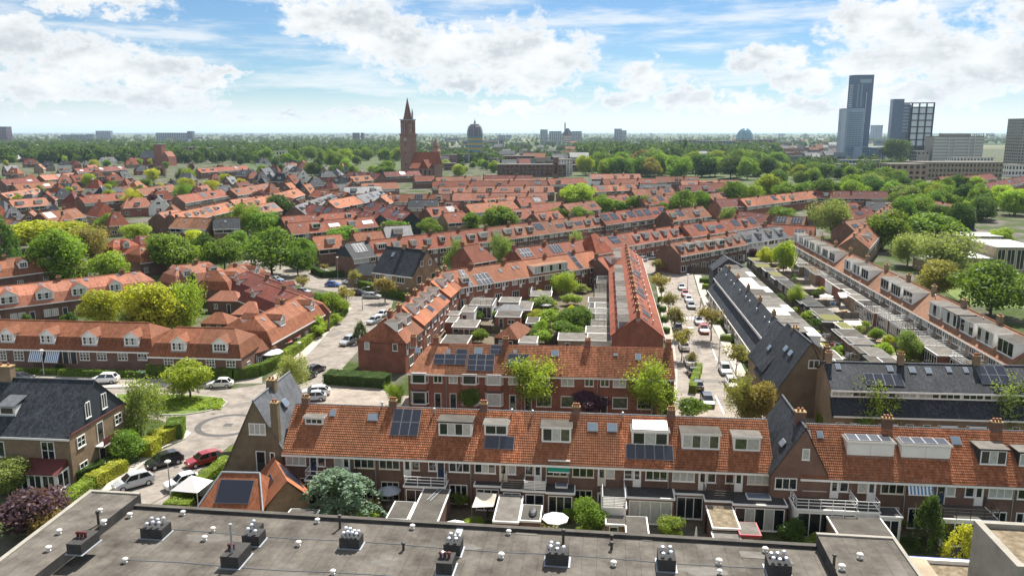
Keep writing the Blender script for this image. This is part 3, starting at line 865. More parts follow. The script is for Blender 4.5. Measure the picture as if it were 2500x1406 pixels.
def crown_pts(kind, rs, scale=1.0):
 """leaf positions and facing directions of a crown in a unit box (base at 0, top at 1)"""
 P, Nn = [], []
 def lobes(cs, rr, per, up=0.25):
  for c, r in zip(cs, rr):
   k = max(8, int(per * (r / .18) ** 2))
   d = sph(rs, k); d[:, 2] += up * rs.uniform(0, 1, k); d /= np.linalg.norm(d, axis=1)[:, None]
   rad = r * rs.uniform(.72, 1.08, k)[:, None] * (1 + .18 * np.sin(d[:, :1] * 9 + c[0] * 40) * np.cos(d[:, 1:2] * 8 + c[1] * 30))
   P.append(c + d * rad * np.array([1, 1, .85])); Nn.append(d)
 if kind == 'round':
  n = 38
  d = sph(rs, n); d[:, 2] = d[:, 2] * .95 + .05
  wd = 1.0 - .35 * np.clip(d[:, 2], 0, 1)
  cs = np.array([0, 0, .46]) + d * np.array([.36, .36, .40]) * (rs.uniform(.55, 1.05, n) * wd)[:, None]
  lobes(cs, .07 + .17 * rs.uniform(0, 1, n) ** 1.5, 330 * scale)
  size = .040
 elif kind == 'shrub':
  n = 22
  d = sph(rs, n); d[:, 2] = np.abs(d[:, 2])
  cs = np.array([0, 0, .28]) + d * np.array([.33, .33, .44]) * rs.uniform(.5, 1.0, n)[:, None]
  lobes(cs, rs.uniform(.14, .22, n), 180 * scale)
  size = .056
 elif kind == 'birch':
  n = 46
  d = sph(rs, n)
  cs = np.array([0, 0, .52]) + d * np.array([.40, .40, .42]) * rs.uniform(.35, 1.0, n)[:, None]
  for c in cs:
   k = int(210 * scale)
   p = c + rs.normal(0, 1, (k, 3)) * np.array([.065, .065, .075])
   p[:, 2] -= rs.uniform(0, 1, k) ** 2 * .16
   P.append(p); q = sph(rs, k) * .8; q += (p - np.array([0, 0, .5])); Nn.append(q / (np.linalg.norm(q, axis=1)[:, None] + 1e-9))
  size = .031
 elif kind == 'yew':
  n = 60
  t = rs.uniform(0, 1, n); a = rs.uniform(0, 6.283, n)
  r = .40 * (1 - t ** 1.7) ** .8 + .03
  cs = np.stack([np.cos(a) * r * .9, np.sin(a) * r * .9, .03 + t * .85], 1)
  for c in cs:
   k = int(75 * scale)
   p = c + rs.normal(0, 1, (k, 3)) * np.array([.04, .04, .08])
   P.append(p); q = np.array([c[0], c[1], .15]) + sph(rs, k) * .25; Nn.append(q / (np.linalg.norm(q, axis=1)[:, None] + 1e-9))
  size = .045
 elif kind == 'cedar':
  for i in range(46):
   a = rs.uniform(0, 6.283); z = rs.uniform(.25, .95); L = .56 * (1 - .62 * z) * rs.uniform(.75, 1.1) + .06
   k = int(150 * scale); t = rs.uniform(0.1, 1, k)
   x = np.cos(a) * L * t; y = np.sin(a) * L * t
   zz = z + .12 * t - .34 * t ** 2.4
   sp = rs.normal(0, 1, (k, 3)) * np.array([.030, .030, .006]) * (1.3 - .7 * t[:, None])
   hang = -rs.uniform(0, 1, k) ** 2 * .07
   P.append(np.stack([x, y, zz + hang], 1) + sp); q = sph(rs, k) * .5; q[:, 2] += 1; Nn.append(q / np.linalg.norm(q, axis=1)[:, None])
  size = .034
 elif kind == 'street':
  n = 16
  d = sph(rs, n); d[:, 2] = d[:, 2] * .7
  cs = np.array([0, 0, .5]) + d * np.array([.34, .34, .34]) * rs.uniform(.5, 1.05, n)[:, None]
  for c in cs:
   k = int(85 * scale)
   p = c + rs.normal(0, 1, (k, 3)) * np.array([.085, .085, .07])
   P.append(p); q = sph(rs, k); q[:, 2] += .5; Nn.append(q / np.linalg.norm(q, axis=1)[:, None])
  size = .062
 elif kind == 'far':
  n = 9
  d = sph(rs, n)
  cs = np.array([0, 0, .46]) + d * np.array([.30, .30, .36]) * rs.uniform(.5, 1.0, n)[:, None]
  lobes(cs, rs.uniform(.17, .26, n), 20 * scale)
  size = .15
 P = np.concatenate(P); Nn = np.concatenate(Nn)
 if kind in ('round', 'street', 'birch', 'far'):     # lean and bulge so that no two crowns share an outline
  a, b = rs.uniform(0, 6.28, 2); k = rs.uniform(.02, .07, 3)
  P = P + np.stack([k[0] * np.sin(P[:, 2] * 5 + a), k[1] * np.sin(P[:, 2] * 6 + b), k[2] * np.sin(P[:, 0] * 6 + a) * np.cos(P[:, 1] * 6 + b)], 1)
  P[:, :2] *= np.array([[rs.uniform(.88, 1.12), rs.uniform(.88, 1.12)]])
 return P, Nn, size
def crown_mesh(kind, var):
 def f():
  rs = np.random.RandomState(sum(map(ord, kind)) * 7 + var)
  P, Nn, size = crown_pts(kind, rs)
  return quads_mesh('crown', cards(P, Nn, size, rs), 'leaf')
 return cached(('crown', kind, var), f)
def trunk_mesh(kind, var, m):
 def f():
  rs = np.random.RandomState(var + 50)
  b = MB()
  top = {'yew': .8, 'cedar': .9}.get(kind, .72)
  p = Vector((0, 0, -.02)); r = .024
  for i in range(5):
   q = Vector((rs.normal(0, .012), rs.normal(0, .012), top * (i + 1) / 5)); r2 = r * .8
   b.tube(p, q, r, r2, 7, cap=False)
   if i >= 1:
    for j in range(3):
     a = rs.uniform(0, 6.283); L = rs.uniform(.18, .32)
     e = q + Vector((math.cos(a) * L, math.sin(a) * L, L * rs.uniform(.5, 1.0)))
     mid = (q + e) / 2 + Vector((0, 0, -.02))
     b.tube(q, mid, r2 * .55, r2 * .38, 5, cap=False); b.tube(mid, e, r2 * .38, r2 * .12, 5, cap=False)
   p, r = q, r2
  return b.mesh('trunk', m, True)
 return cached(('trunk', kind, var, m), f)
LEAF = {'g': (.165, .255, .042), 'd': (.085, .145, .034), 'l': (.27, .36, .052), 'y': (.45, .47, .06), 'o': (.25, .225, .075), 'w': (.25, .31, .10), 'p': (.12, .065, .085), 'b': (.22, .31, .215), 't': (.36, .27, .11), 'r': (.28, .09, .075)}
LNAME = {'g': 'green', 'd': 'dark green', 'l': 'bright green', 'y': 'golden yellow', 'o': 'olive brown', 'w': 'pale grey-green', 'p': 'purple-leaved', 'b': 'blue-green', 't': 'tawny', 'r': 'reddish'}
KNAME = {'round': 'broad-crowned tree', 'shrub': 'dense bush', 'birch': 'feathery birch', 'yew': 'upright conifer', 'cedar': 'drooping cedar', 'street': 'small street tree', 'far': 'tree'}
CATN = {'shrub': 'bush'}
tvar = [0]
def tree_at(B, w, h, kind, col, label, group=None, clear=None, share=False, base_z=0.0):
 tvar[0] += 1
 v = tvar[0] % 5
 c = LEAF[col]; j = rng.uniform(.82, 1.2)
 c = tuple(x * j * rng.uniform(.93, 1.07) for x in c)
 nm = {'shrub': 'bush', 'birch': 'birch_tree', 'yew': 'conifer_tree', 'cedar': 'cedar_tree', 'street': 'street_tree'}.get(kind, 'broadleaf_tree')
 t = thing(nm, label, CATN.get(kind, 'tree'), (B[0], B[1], base_z), rng.uniform(0, 6.28), group, share)
 clear = {'round': .05, 'shrub': 0.0, 'birch': .05, 'yew': 0.0, 'cedar': .02, 'street': .28, 'far': .05}[kind] if clear is None else clear
 if kind != 'shrub':
  ob('trunk', trunk_mesh(kind, v, 'birch_bark' if kind == 'birch' else 'bark'), t, (0, 0, 0), None, (max(w, h * .6) * .9, max(w, h * .6) * .9, h))
 ob('crown', crown_mesh(kind, v), t, (0, 0, h * clear), None, (w, w, h * (1 - clear)), color=c)
 return t
def tree_px(cx, top, base, wpx, kind, col, label=None, where='', **k):
 B = G(cx, base); d = ray(cx, top); z = CAM_H + d.z * (B.y / d.y)
 w = wpx / ppm(B)
 label = label or f"{LNAME[col]} {KNAME[kind]} {where}".strip()
 return tree_at(B, w * 1.2, max(z, .6), kind, col, label, **k)
def hedge(pts, w, h, col='g', label='clipped green hedge', closed=False, size=.16, dens=70, cat='hedge', name='hedge'):
 """a clipped hedge along surveyed ground points; one mesh of leaves round a dark core"""
 rs = np.random.RandomState(len(THINGS) + 3)
 pts = [G(*p) if len(p) == 2 else Vector(p) for p in pts]
 o0 = pts[0].copy(); P = []; Nn = []
 core = MB()
 for a, b in zip(pts, pts[1:]):
  a, b = a - o0, b - o0
  d = (b - a); L = d.length; d.normalize(); n = Vector((-d.y, d.x, 0))
  k = int(L * (w + 2 * h) * dens)
  t = rs.uniform(-.02, 1.02, k); s = rs.uniform(0, w + 2 * h, k)
  side = np.where(s < h, -1, np.where(s > h + w, 1, 0))
  off = np.where(side == 0, s - h - w / 2, side * w / 2); z = np.where(side == -1, s, np.where(side == 1, 2 * h + w - s, h))
  bulge = 1 + .10 * np.sin(t * L * 1.3 + 1) * np.sin(z * 2.1)
  A = np.array(a)[None] + np.array(d)[None] * (t * L)[:, None] + np.array(n)[None] * (off * bulge)[:, None]
  A[:, 2] = z * (1 + .05 * np.sin(t * L * 2.3)) + rs.normal(0, .02, k)
  Nr = np.array(n)[None] * side[:, None] * 1.0; Nr[:, 2] += (side == 0) * 1.0 + .2
  P.append(A); Nn.append(Nr)
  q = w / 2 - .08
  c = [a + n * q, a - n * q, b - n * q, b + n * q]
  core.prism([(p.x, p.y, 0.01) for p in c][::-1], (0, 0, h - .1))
 t = thing(name, label, cat, o0)
 c = LEAF[col]
 ob('foliage', quads_mesh('foliage', cards(np.concatenate(P), np.concatenate(Nn), size, rs, .45), 'leaf'), t, color=c)
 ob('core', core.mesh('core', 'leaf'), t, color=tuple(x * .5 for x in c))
 return t
# ------------------------------------------------------------------ ground, roads, pavements
def ground_fn(nt, b):
 N, L = nt.nodes, nt.links
 g = N.new('ShaderNodeNewGeometry')
 sp = N.new('ShaderNodeSeparateXYZ'); L.new(g.outputs['Position'], sp.inputs[0])
 def noise(sc, det=5, r=.6):
  t = N.new('ShaderNodeTexNoise'); t.inputs['Scale'].default_value = sc; t.inputs['Detail'].default_value = det; t.inputs['Roughness'].default_value = r; L.new(g.outputs['Position'], t.inputs['Vector']); return t.outputs['Fac']
 def mr(v, a, c, lo=0, hi=1):
  m = N.new('ShaderNodeMapRange'); m.inputs[1].default_value = a; m.inputs[2].default_value = c; m.inputs[3].default_value = lo; m.inputs[4].default_value = hi; L.new(v, m.inputs[0]); return m.outputs[0]
 def mix(f, a, c):
  m = N.new('ShaderNodeMix'); m.data_type = 'RGBA'; L.new(f, m.inputs['Factor'])
  for i, q in ((6, a), (7, c)):
   if isinstance(q, tuple): m.inputs[i].default_value = (*q, 1)
   else: L.new(q, m.inputs[i])
  return m.outputs[2]
 grass = mix(mr(noise(.9), .35, .65), (.03, .05, .013), (.065, .09, .022))
 paved = mix(mr(noise(.5), .3, .7), (.10, .09, .078), (.16, .145, .125))
 town = mix(mr(noise(.085, 3), .40, .56), paved, grass)
 vo = N.new('ShaderNodeTexVoronoi'); vo.inputs['Scale'].default_value = .0035; vo.inputs['Randomness'].default_value = .8; L.new(g.outputs['Position'], vo.inputs['Vector'])
 sc = N.new('ShaderNodeSeparateColor'); L.new(vo.outputs['Color'], sc.inputs[0])
 field = mix(sc.outputs[0], (.035, .06, .022), (.085, .105, .04))
 field = mix(mr(sc.outputs[1], .6, .95), field, (.17, .16, .09))
 last = mix(mr(sp.outputs[1], 1500, 2300), town, field)
 L.new(last, b.inputs['Base Color'])
mat('ground', (.1, .12, .05), 0.95, fn=ground_fn, spec=.1)
struct('ground', MB().poly([(-26000, -300, 0), (26000, -300, 0), (26000, 45000, 0), (-26000, 45000, 0)]).mesh('ground', 'ground'))
brickmat('clinker', (.30, .255, .215), (.36, .315, .27), (.24, .20, .17), bw=.4, bh=.2, ms=.012, bump=.1, stain=.38, spec=.05)
brickmat('asphalt_light', (.265, .235, .205), (.30, .268, .235), (.25, .22, .19), bw=.8, bh=.4, ms=.03, bump=0, stain=.42, spec=.05)
brickmat('slabs', (.42, .37, .32), (.47, .42, .37), (.33, .29, .25), bw=.6, bh=.6, ms=.02, bump=.1, stain=.2)
mat('kerb', (.40, .38, .35), .85, var=.15, vscale=1)
mat('mark_white', (.74, .73, .70), .7, var=.15, vscale=3)
mat('setts_dark', (.085, .082, .08), .85, var=.3, vscale=5)
mat('grass', (.07, .12, .025), .95, col2=(.16, .20, .045), vscale=1.2, bump=.5, bscale=9)
mat('soil', (.09, .07, .045), .95, col2=(.16, .13, .09), vscale=1.3)
mat('shingle', (.34, .31, .27), .95, col2=(.22, .19, .16), vscale=9)
def sheet(name, pts, z, m, label=None):
 q = [G(*p) if len(p) == 2 else Vector(p) for p in pts]
 b = MB(); b.poly([(p.x, p.y, z) for p in q])
 # keep the face looking up
 me = b.mesh(name, m)
 if me.polygons[0].normal.z < 0:
  b2 = MB(); b2.poly([(p.x, p.y, z) for p in q][::-1]); me = b2.mesh(name, m)
 return struct(name, me)
def slab(name, pts, z, m, edge='kerb'):
 """raised pavement or verge with a kerb face"""
 q = [G(*p) if len(p) == 2 else Vector(p) for p in pts]
 ar = sum(a.x * b.y - b.x * a.y for a, b in zip(q, q[1:] + q[:1]))
 if ar < 0: q = q[::-1]
 b = MB().poly([(p.x, p.y, z) for p in q])
 for a, c in zip(q, q[1:] + q[:1]):
  b.poly([(a.x, a.y, -.02), (c.x, c.y, -.02), (c.x, c.y, z), (a.x, a.y, z)], 1)
 o = struct(name, b.mesh(name, [m, edge]))
 # kerb stones along the rim
 k = MB()
 for a, c in zip(q, q[1:] + q[:1]):
  d = (c - a); L = d.length
  if L < .3: continue
  d.normalize(); n = Vector((-d.y, d.x, 0)) * .16
  k.poly([(a.x, a.y, z + .004), (c.x, c.y, z + .004), (c.x + n.x, c.y + n.y, z + .004), (a.x + n.x, a.y + n.y, z + .004)])
 ob('kerb', k.mesh('kerb', edge), o)
 return o
def strip(name, pts, w, z, m, raised=True):
 """a band of width w along a surveyed line"""
 q = [G(*p) if len(p) == 2 else Vector(p) for p in pts]
 L_, R_ = [], []
 for i, p in enumerate(q):
  a = q[max(i - 1, 0)]; c = q[min(i + 1, len(q) - 1)]
  d = (c - a).normalized(); n = Vector((-d.y, d.x, 0)) * w / 2
  L_.append(tuple(p + n)); R_.append(tuple(p - n))
 return (slab if raised else sheet)(name, L_ + R_[::-1], z, m)
def arc(cx, cy, rx, ry, a0, a1, n):
 return [(cx + rx * math.cos(R(a0 + (a1 - a0) * i / n)), cy + ry * math.sin(R(a0 + (a1 - a0) * i / n))) for i in range(n + 1)]
road_px = [(210, 1300), (290, 1190), (372, 1108), (440, 1078), (462, 1062), (440, 1048), (390, 1024), (0, 1000), (-500, 985), (-500, 930), (0, 938), (400, 942), (560, 950), (640, 938), (700, 895), (745, 850), (800, 790), (842, 752), (850, 738),
           (830, 715), (740, 700), (650, 672), (590, 645), (610, 628), (700, 634), (790, 650), (840, 690), (960, 735), (955, 752), (930, 790), (880, 850), (835, 900), (960, 965), (960, 1000), (740, 1010), (660, 1010), (618, 1055), (560, 1088), (450, 1178), (380, 1262)]
sheet('road_main', road_px, .004, 'asphalt_light')
ck = G(557, 1037)
ring = MB()
for i in range(48):
 a, c = 2 * math.pi * i / 48, 2 * math.pi * (i + 1) / 48
 ring.poly([(3.55 * math.cos(a), 3.55 * math.sin(a), 0), (4.4 * math.cos(a), 4.4 * math.sin(a), 0), (4.4 * math.cos(c), 4.4 * math.sin(c), 0), (3.55 * math.cos(c), 3.55 * math.sin(c), 0)])
struct('road_circle_marking', ring.mesh('road_circle_marking', 'setts_dark'), (ck.x, ck.y, .009))
struct('road_centre_marking', MB().poly([(-.6, -.6, 0), (.6, -.6, 0), (.6, .6, 0), (-.6, .6, 0)]).mesh('road_centre_marking', 'setts_dark'), (ck.x, ck.y, .009))
slab('verge', [(280, 962), (400, 962), (480, 965), (540, 971), (556, 982), (545, 994), (500, 1006), (450, 1013), (395, 1014), (300, 1005)], .13, 'grass')
strip('pavement', [(660, 936), (712, 893), (757, 848), (812, 788), (850, 752)], 2.0, .11, 'slabs')
strip('pavement', [(-300, 950), (0, 951), (390, 952), (560, 957), (640, 945)][:2] + [(390, 940), (560, 946)], 1.5, .11, 'slabs')
strip('pavement', [(232, 1235), (300, 1160), (385, 1092), (440, 1070), (452, 1060), (425, 1048)], 1.7, .11, 'slabs')
slab('front_yard', [(745, 960), (835, 905), (955, 965), (945, 990), (820, 1000), (750, 990)], .05, 'clinker')
sheet('road_street', [(1625, 1045), (1650, 960), (1648, 880), (1632, 790), (1618, 715), (1600, 672), (1545, 660), (1480, 650), (1540, 628), (1620, 640), (1690, 664), (1712, 740), (1745, 810), (1790, 880), (1830, 960), (1870, 1045)], .005, 'asphalt_light')
strip('pavement', [(1610, 700), (1622, 760), (1634, 830), (1642, 900), (1640, 985)], 1.6, .11, 'slabs')
strip('pavement', [(1703, 672), (1716, 715), (1745, 785), (1778, 850), (1812, 920)], 1.8, .11, 'slabs')
sheet('road_cross', [(955, 1012), (960, 965), (1640, 985), (2600, 1040), (2600, 1090), (1640, 1045)], .006, 'clinker')
for k in range(6):
 sheet('road_marking', [(1655 + k * 7, 774), (1658 + k * 7, 774), (1659 + k * 7, 780), (1656 + k * 7, 780)], .010, 'mark_white')
sheet('road_marking', [(1735, 842), (1737, 842), (1752, 880), (1749, 880)], .010, 'mark_white')
sheet('road_marking', [(1745, 965), (1748, 965), (1770, 1010), (1766, 1010)], .010, 'mark_white')
sheet('road_marking', [(1680, 798), (1692, 798), (1693, 801), (1681, 801)], .010, 'mark_white')
mat('patch_dark', (.17, .155, .14), .9, var=.2, vscale=2)
mat('iron_cover', (.09, .085, .08), .6)
for k, (x, y, w, d, a) in enumerate([(600, 985, 5, 1.4, 40), (665, 955, 3, 2.2, 50), (420, 1120, 1.2, 6, -42), (760, 880, 1.0, 9, -32), (820, 815, 2.2, 5, -25), (860, 730, 4, 3, 10), (1700, 850, 1.0, 8, -6), (1668, 730, 2.4, 3, -6), (1735, 930, 3, 2, -6), (300, 948, 9, 1.0, -4), (930, 975, 5, 2.4, -5)]):
 q = G(x, y); c_, s_ = math.cos(R(a)), math.sin(R(a))
 sheet('road_patch', [(q.x + i * c_ - j * s_, q.y + i * s_ + j * c_, 0) for i, j in ((-w / 2, -d / 2), (w / 2, -d / 2), (w / 2, d / 2), (-w / 2, d / 2))], .008 + .0003 * k, 'patch_dark')
for x, y in [(520, 1010), (480, 1050), (640, 970), (720, 915), (790, 845), (870, 780), (430, 1140), (370, 1180), (200, 950), (1690, 900), (1720, 960), (1680, 760), (1660, 700)]:
 q = G(x, y); sheet('road_drain', [(q.x + .35 * math.cos(t), q.y + .35 * math.sin(t), 0) for t in (0, .785, 1.57, 2.356, 3.14, 3.93, 4.71, 5.5)], .014, 'iron_cover')
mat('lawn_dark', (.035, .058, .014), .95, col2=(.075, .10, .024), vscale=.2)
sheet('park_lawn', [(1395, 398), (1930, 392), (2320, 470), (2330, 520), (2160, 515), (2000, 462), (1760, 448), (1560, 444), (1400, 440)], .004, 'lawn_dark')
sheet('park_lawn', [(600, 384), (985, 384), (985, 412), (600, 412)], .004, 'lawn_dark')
sheet('school_lawn', [(2330, 640), (2520, 650), (2620, 760), (2360, 745), (2290, 700)], .004, 'grass')
sheet('garden_ground', [(1090, 740), (1290, 705), (1485, 690), (1490, 850), (1000, 850)], .004, 'soil')
sheet('garden_ground', [(1830, 640), (1960, 630), (2470, 905), (2030, 900)], .004, 'shingle')
sheet('garden_ground', [(700, 1250), (2700, 1330), (2600, 1200), (700, 1190)], .004, 'soil')
sheet('garden_ground', [(0, 905), (400, 905), (640, 900), (640, 935), (400, 938), (-200, 935), (-200, 903)], .004, 'shingle')
# ------------------------------------------------------------------ near terraces
GA = R(-5.6)
CURT = ['glass', 'glass_curtain', 'glass']
def rearA(i):
 f = []
 g = rng.choice(['glass', ['glass', 'glass_curtain', 'glass'], 'glass_curtain', 'glass'])
 fm = rng.choice(['white', 'white', 'cream'])
 dm = rng.choice(['white', 'white', 'green_paint', 'blue_paint', 'cream'])
 if i % 2 == 0:
  f += [('win', .25, 3.95, 2.3, 1.25, 3, 1, fm, g, 'f'), ('door', 2.95, 3.05, .85, 2.15, dm, 'f', True), ('win', 3.85, 3.95, .9, 1.2, 1, 1, fm, rng.choice(['glass', 'glass_curtain']), 'f')]
  f += [('win', .4, .3, 2.0, 2.2, 3, 1, fm, 'glass', 'f'), ('door', 2.95, .1, .9, 2.2, dm, 'f', True)]
 else:
  f += [('win', .45, 3.95, .9, 1.2, 1, 1, fm, rng.choice(['glass', 'glass_curtain']), 'f'), ('door', 1.4, 3.05, .85, 2.15, dm, 'f', True), ('win', 2.7, 3.95, 2.3, 1.25, 3, 1, fm, g, 'f')]
  f += [('win', 2.7, .3, 2.0, 2.2, 3, 1, fm, 'glass', 'f'), ('door', 1.2, .1, .9, 2.2, dm, 'f', True)]
 f += [('pipe_down', 5.1)] if i % 2 else []
 return f
def frontA(i):
 return [('win', .5, 3.9, 1.9, 1.3, 2, 1, 'white', 'glass', 'b'), ('win', 3.2, 3.9, 1.2, 1.3, 1, 1, 'white', 'glass', 'b'), ('win', .6, .8, 2.2, 1.6, 2, 1, 'white', 'glass', 'b'), ('door', 3.6, .1, 1.0, 2.2, 'dark_paint', 'b', False)]
A = Terrace('terraced_house', 'orange pantiled terraced house behind the flat roof', 'house',
   **row_from_ridge((724, 985), (1872, 1028), 9.4, 5.6, 4.6, n=10, ang=GA, wall='brick_dark', roof='tile_orange_geo', geo=True, ridge='slate_grey', cap=True))
for a in [(744, 791, 1020, 1037), (1182, 1240, 1036, 1063)]:
 A.pdorm(*a, 'white', 3 if a[0] < 800 else 2)
A.pdorm(1070, 1153, 1031, 1065, 'white', 4, ['glass', 'glass_curtain'], roof='felt_grey', fascia='dark_paint')
A.pdorm(1322, 1394, 1044, 1080, 'white', 3, ['glass', 'glass_curtain', 'glass_green'], roof='felt_grey')
A.pdorm(1542, 1631, 1054, 1088, 'white', 3, ['glass', 'glass_curtain'], panels=5, tilt=.30)
A.pdorm(1664, 1756, 1060, 1097, 'white', 4, ['glass_curtain', 'glass_green'], roof='felt_grey')
A.pdorm(1790, 1855, 1068, 1101, 'white', 2, ['glass_green', 'glass_curtain'])
for a in [(803, 818, 1003, 1020), (896, 922, 1013, 1031), (1434, 1459, 1035, 1057), (1482, 1507, 1037, 1058)]:
 A.psky(*a)
A.ppan(950, 1020, 1003, 1068, 3, 2).ppan(1181, 1254, 1069, 1101, 2, 1).ppan(1529, 1644, 1090, 1127, 5, 1)
for x in (747, 960, 1181, 1407, 1640):
 A.pchim(x, 985)
for x, y in ((742, 1030), (933, 995), (1060, 1010), (1250, 1012), (1300, 1015), (1520, 1020)):
 p = A.roofpt(x, y); A.add(p.x, 'pipe', p.y, .55, 'F')
A.each(rearA).each(frontA).build()
o2 = G(1935, 1033, 9.4); ww = 5.2
A2 = Terrace('terraced_house', 'orange pantiled terraced house right of the cross gable', 'house',
             origin=(o2.x + math.sin(GA) * 4.6, o2.y - math.cos(GA) * 4.6), ang=GA, n=6, w=5.2, d=9.2, he=5.6, hr=9.4, wall='brick_dark', roof='tile_orange_geo', geo=True, ridge='slate_grey')
A2.pdorm(2069, 2179, 1081, 1114, 'white', 0, panels=4, tilt=.06).pdorm(2202, 2316, 1088, 1120, 'white', 0, panels=4, tilt=.06)
A2.pdorm(2390, 2455, 1098, 1136, 'dark', 3, ['glass', 'glass_curtain'], fascia='dark_paint').pdorm(2486, 2560, 1106, 1140, 'dark', 2, 'glass_curtain', fascia='dark_paint')
for a in [(1967, 1980, 1054, 1072), (1996, 2011, 1056, 1074), (2325, 2348, 1070, 1090)]:
 A2.psky(*a)
for x in (2165, 2432):
 A2.pchim(x, 1040, w=1.0, h=1.0)
A2.each(rearA).each(frontA).build()
def cross_gable(name, label, x0, x1, y0, y1, apex_x, zl, zr, za, wallm, roofm, base, ang, feats=()):
 """a wing whose ridge runs across the row; gable faces the camera"""
 r = thing(name, label, 'house', (base.x, base.y, 0), ang, 'cross wings of the terraces')
 b = MB()
 q = [(x0, y0, 0), (x1, y0, 0), (x1, y0, zr), (apex_x, y0, za), (x0, y0, zl)]
 b.poly(q); b.poly([(x, y1, z) for x, y, z in q][::-1])
 b.poly([(x0, y1, 0), (x0, y0, 0), (x0, y0, zl), (x0, y1, zl)]); b.poly([(x1, y0, 0), (x1, y1, 0), (x1, y1, zr), (x1, y0, zr)])
 ob('wall', b.mesh('wall', wallm), r)
 t = .14; e = .18
 def slope(xa, za_, xb, zb):
  k = (zb - za_) / (xb - xa); dx = -e if xa < xb else e
  A0 = (xa + dx, za_ + k * dx)
  m = MB().prism([(A0[0], y0 - .12, A0[1] + .02), (xb, y0 - .12, zb + .02), (xb, y0 - .12, zb + .02 + t), (A0[0], y0 - .12, A0[1] + .02 + t)], (0, y1 - y0 + .24, 0))
  return m
 ob('roof_slope', slope(x0, zl, apex_x, za).mesh('roof_slope', roofm), r)
 ob('roof_slope', slope(x1, zr, apex_x, za).mesh('roof_slope', roofm), r)
 ob('ridge_tiles', MB().tube((apex_x, y0 - .15, za + .12), (apex_x, y1 + .15, za + .12), .12, k=6).mesh('ridge_tiles', 'slate_grey'), r)
 for f in feats:
  if f[0] == 'win': window(r, f[1], y0 - .01, f[2], f[3], f[4], f[5], 1, 0, 'white', f[6])
  elif f[0] == 'door': door(r, f[1], y0 - .01, f[2], f[3], f[4], f[5], 0, True)
  elif f[0] == 'chim':
   _, x, y, w, d, z0, h = f
   c = ob('chimney', MB().box(-w / 2, w / 2, -d / 2, d / 2, z0, h).box(-w / 2 - .05, w / 2 + .05, -d / 2 - .05, d / 2 + .05, h, h + .12, 1).mesh('chimney', [wallm, 'lichen']), r, (x, y, 0))
   for q in (-.2, .2):
    ob('chimney_pot', cached('pot', lambda: None) or CACHE['pot'], c, (q * w, 0, h + .12))
  elif f[0] == 'slopewin':
   _, x, y, z, w, l, tilt = f
   o = bx('skylight', r, (-w / 2, w / 2, -l / 2, l / 2, .1, .2), 'grey_paint', (x, y, z), (0, tilt, 0))
   bx('pane', o, (-w / 2 + .08, w / 2 - .08, -l / 2 + .08, l / 2 - .08, .2, .215), 'sky_glass')
 return r
# wing at the left end of the garden-side row: long sweep down to the left
gb = A.world(Vector((0, 0, 0)))
cross_gable('gabled_wing', 'brown brick gabled wing with grey slates and tall chimney by the left road', -7.2, -.15, -.1, 10.4, -3.0, 2.5, 6.0, 11.2, 'brick_olive', 'slate_grey', gb, GA,
   [('win', -3.7, 7.4, 1.9, 1.3, 3, 'glass_curtain'), ('door', -3.1, 3.1, 1.1, 2.4, 'dark_paint'), ('win', -1.5, 4.5, .6, .9, 1, 'glass'),
             ('chim', -.75, .2, .8, .7, 0.0, 11.0), ('chim', -3.0, 5.0, 1.0, .8, 10.6, 12.0), ('slopewin', -1.7, 5.2, 9.2, .9, 1.2, .95)])
# wing between the two garden-side stretches
g2 = A2.world(Vector((0, 0, 0)))
cross_gable('gabled_wing', 'dark brick cross gable with slate roof between two orange roofs', -3.0, 2.6, -.12, 9.9, .1, 5.6, 5.6, 10.6, 'brick_dark', 'slate', g2, GA,
   [('win', -.1, 7.3, .75, 1.2, 1, 'glass_curtain'), ('win', -2.6, 4.0, 2.2, 1.25, 3, 'glass'), ('chim', .1, 2.4, 1.0, .8, 10.0, 11.5), ('slopewin', -1.5, 1.8, 8.2, .7, 1.2, -.9)])
# row with the brown-red roof, street side, second from the camera
B = Terrace('terraced_house', 'red brick house with brown-red pantiles behind the nearest row', 'house',
   **row_from_ridge((1008, 838), (1640, 850), 8.75, 5.6, 4.0, n=7, ang=R(-4.2), wall='brick_red', roof='tile_brown_geo', geo=True, ridge='tile_red', hip=(1, 0), cap=True))
def frontB(i):
 f = [('pipe_down', .1)] if i % 2 else []
 g1, g2 = rng.choice(['glass', 'glass_curtain']), rng.choice(['glass', 'glass_curtain', 'glass_green'])
 x = .35 if i % 2 == 0 else 2.3
 dx = 3.75 if i % 2 == 0 else .5
 if i < 3:
  f += [('bay', x, 3.0, 2.6, 2.5, .55, 'brick_red', g1, 'f'), ('bay', x, .05, 2.6, 2.75, .55, 'brick_red', g2, 'f')]
 else:
  f += [('win', x, 3.9, 1.9, 1.3, 2, 1, 'white', g1, 'f'), ('win', x, .7, 2.2, 1.7, 1, 1, 'white', g2, 'f')]
 f += [('win', dx, 3.95, 1.3, 1.25, 2, 1, 'white', g2, 'f'), ('door', dx + .1, .05, 1.0, 2.35, rng.choice(['sage_paint', 'dark_paint', 'dark_paint', 'wood_dark']), 'f', True)]
 f += [('win', .6, 3.9, 1.6, 1.2, 2, 1, 'white', 'glass', 'b')]
 return f
for a in [(1012, 1025, 852, 865), (1089, 1098, 855, 867), (1157, 1177, 852, 868), (1253, 1261, 857, 866), (1345, 1364, 858, 873), (1498, 1508, 866, 872), (1551, 1565, 866, 882)]:
 B.psky(*a)
B.ppan(1057, 1137, 868, 893, 3, 2).ppan(1113, 1141, 856, 868, 1, 1).ppan(1139, 1205, 868, 909, 3, 3).ppan(1196, 1224, 845, 868, 1, 2).ppan(1238, 1290, 868, 899, 2, 2)
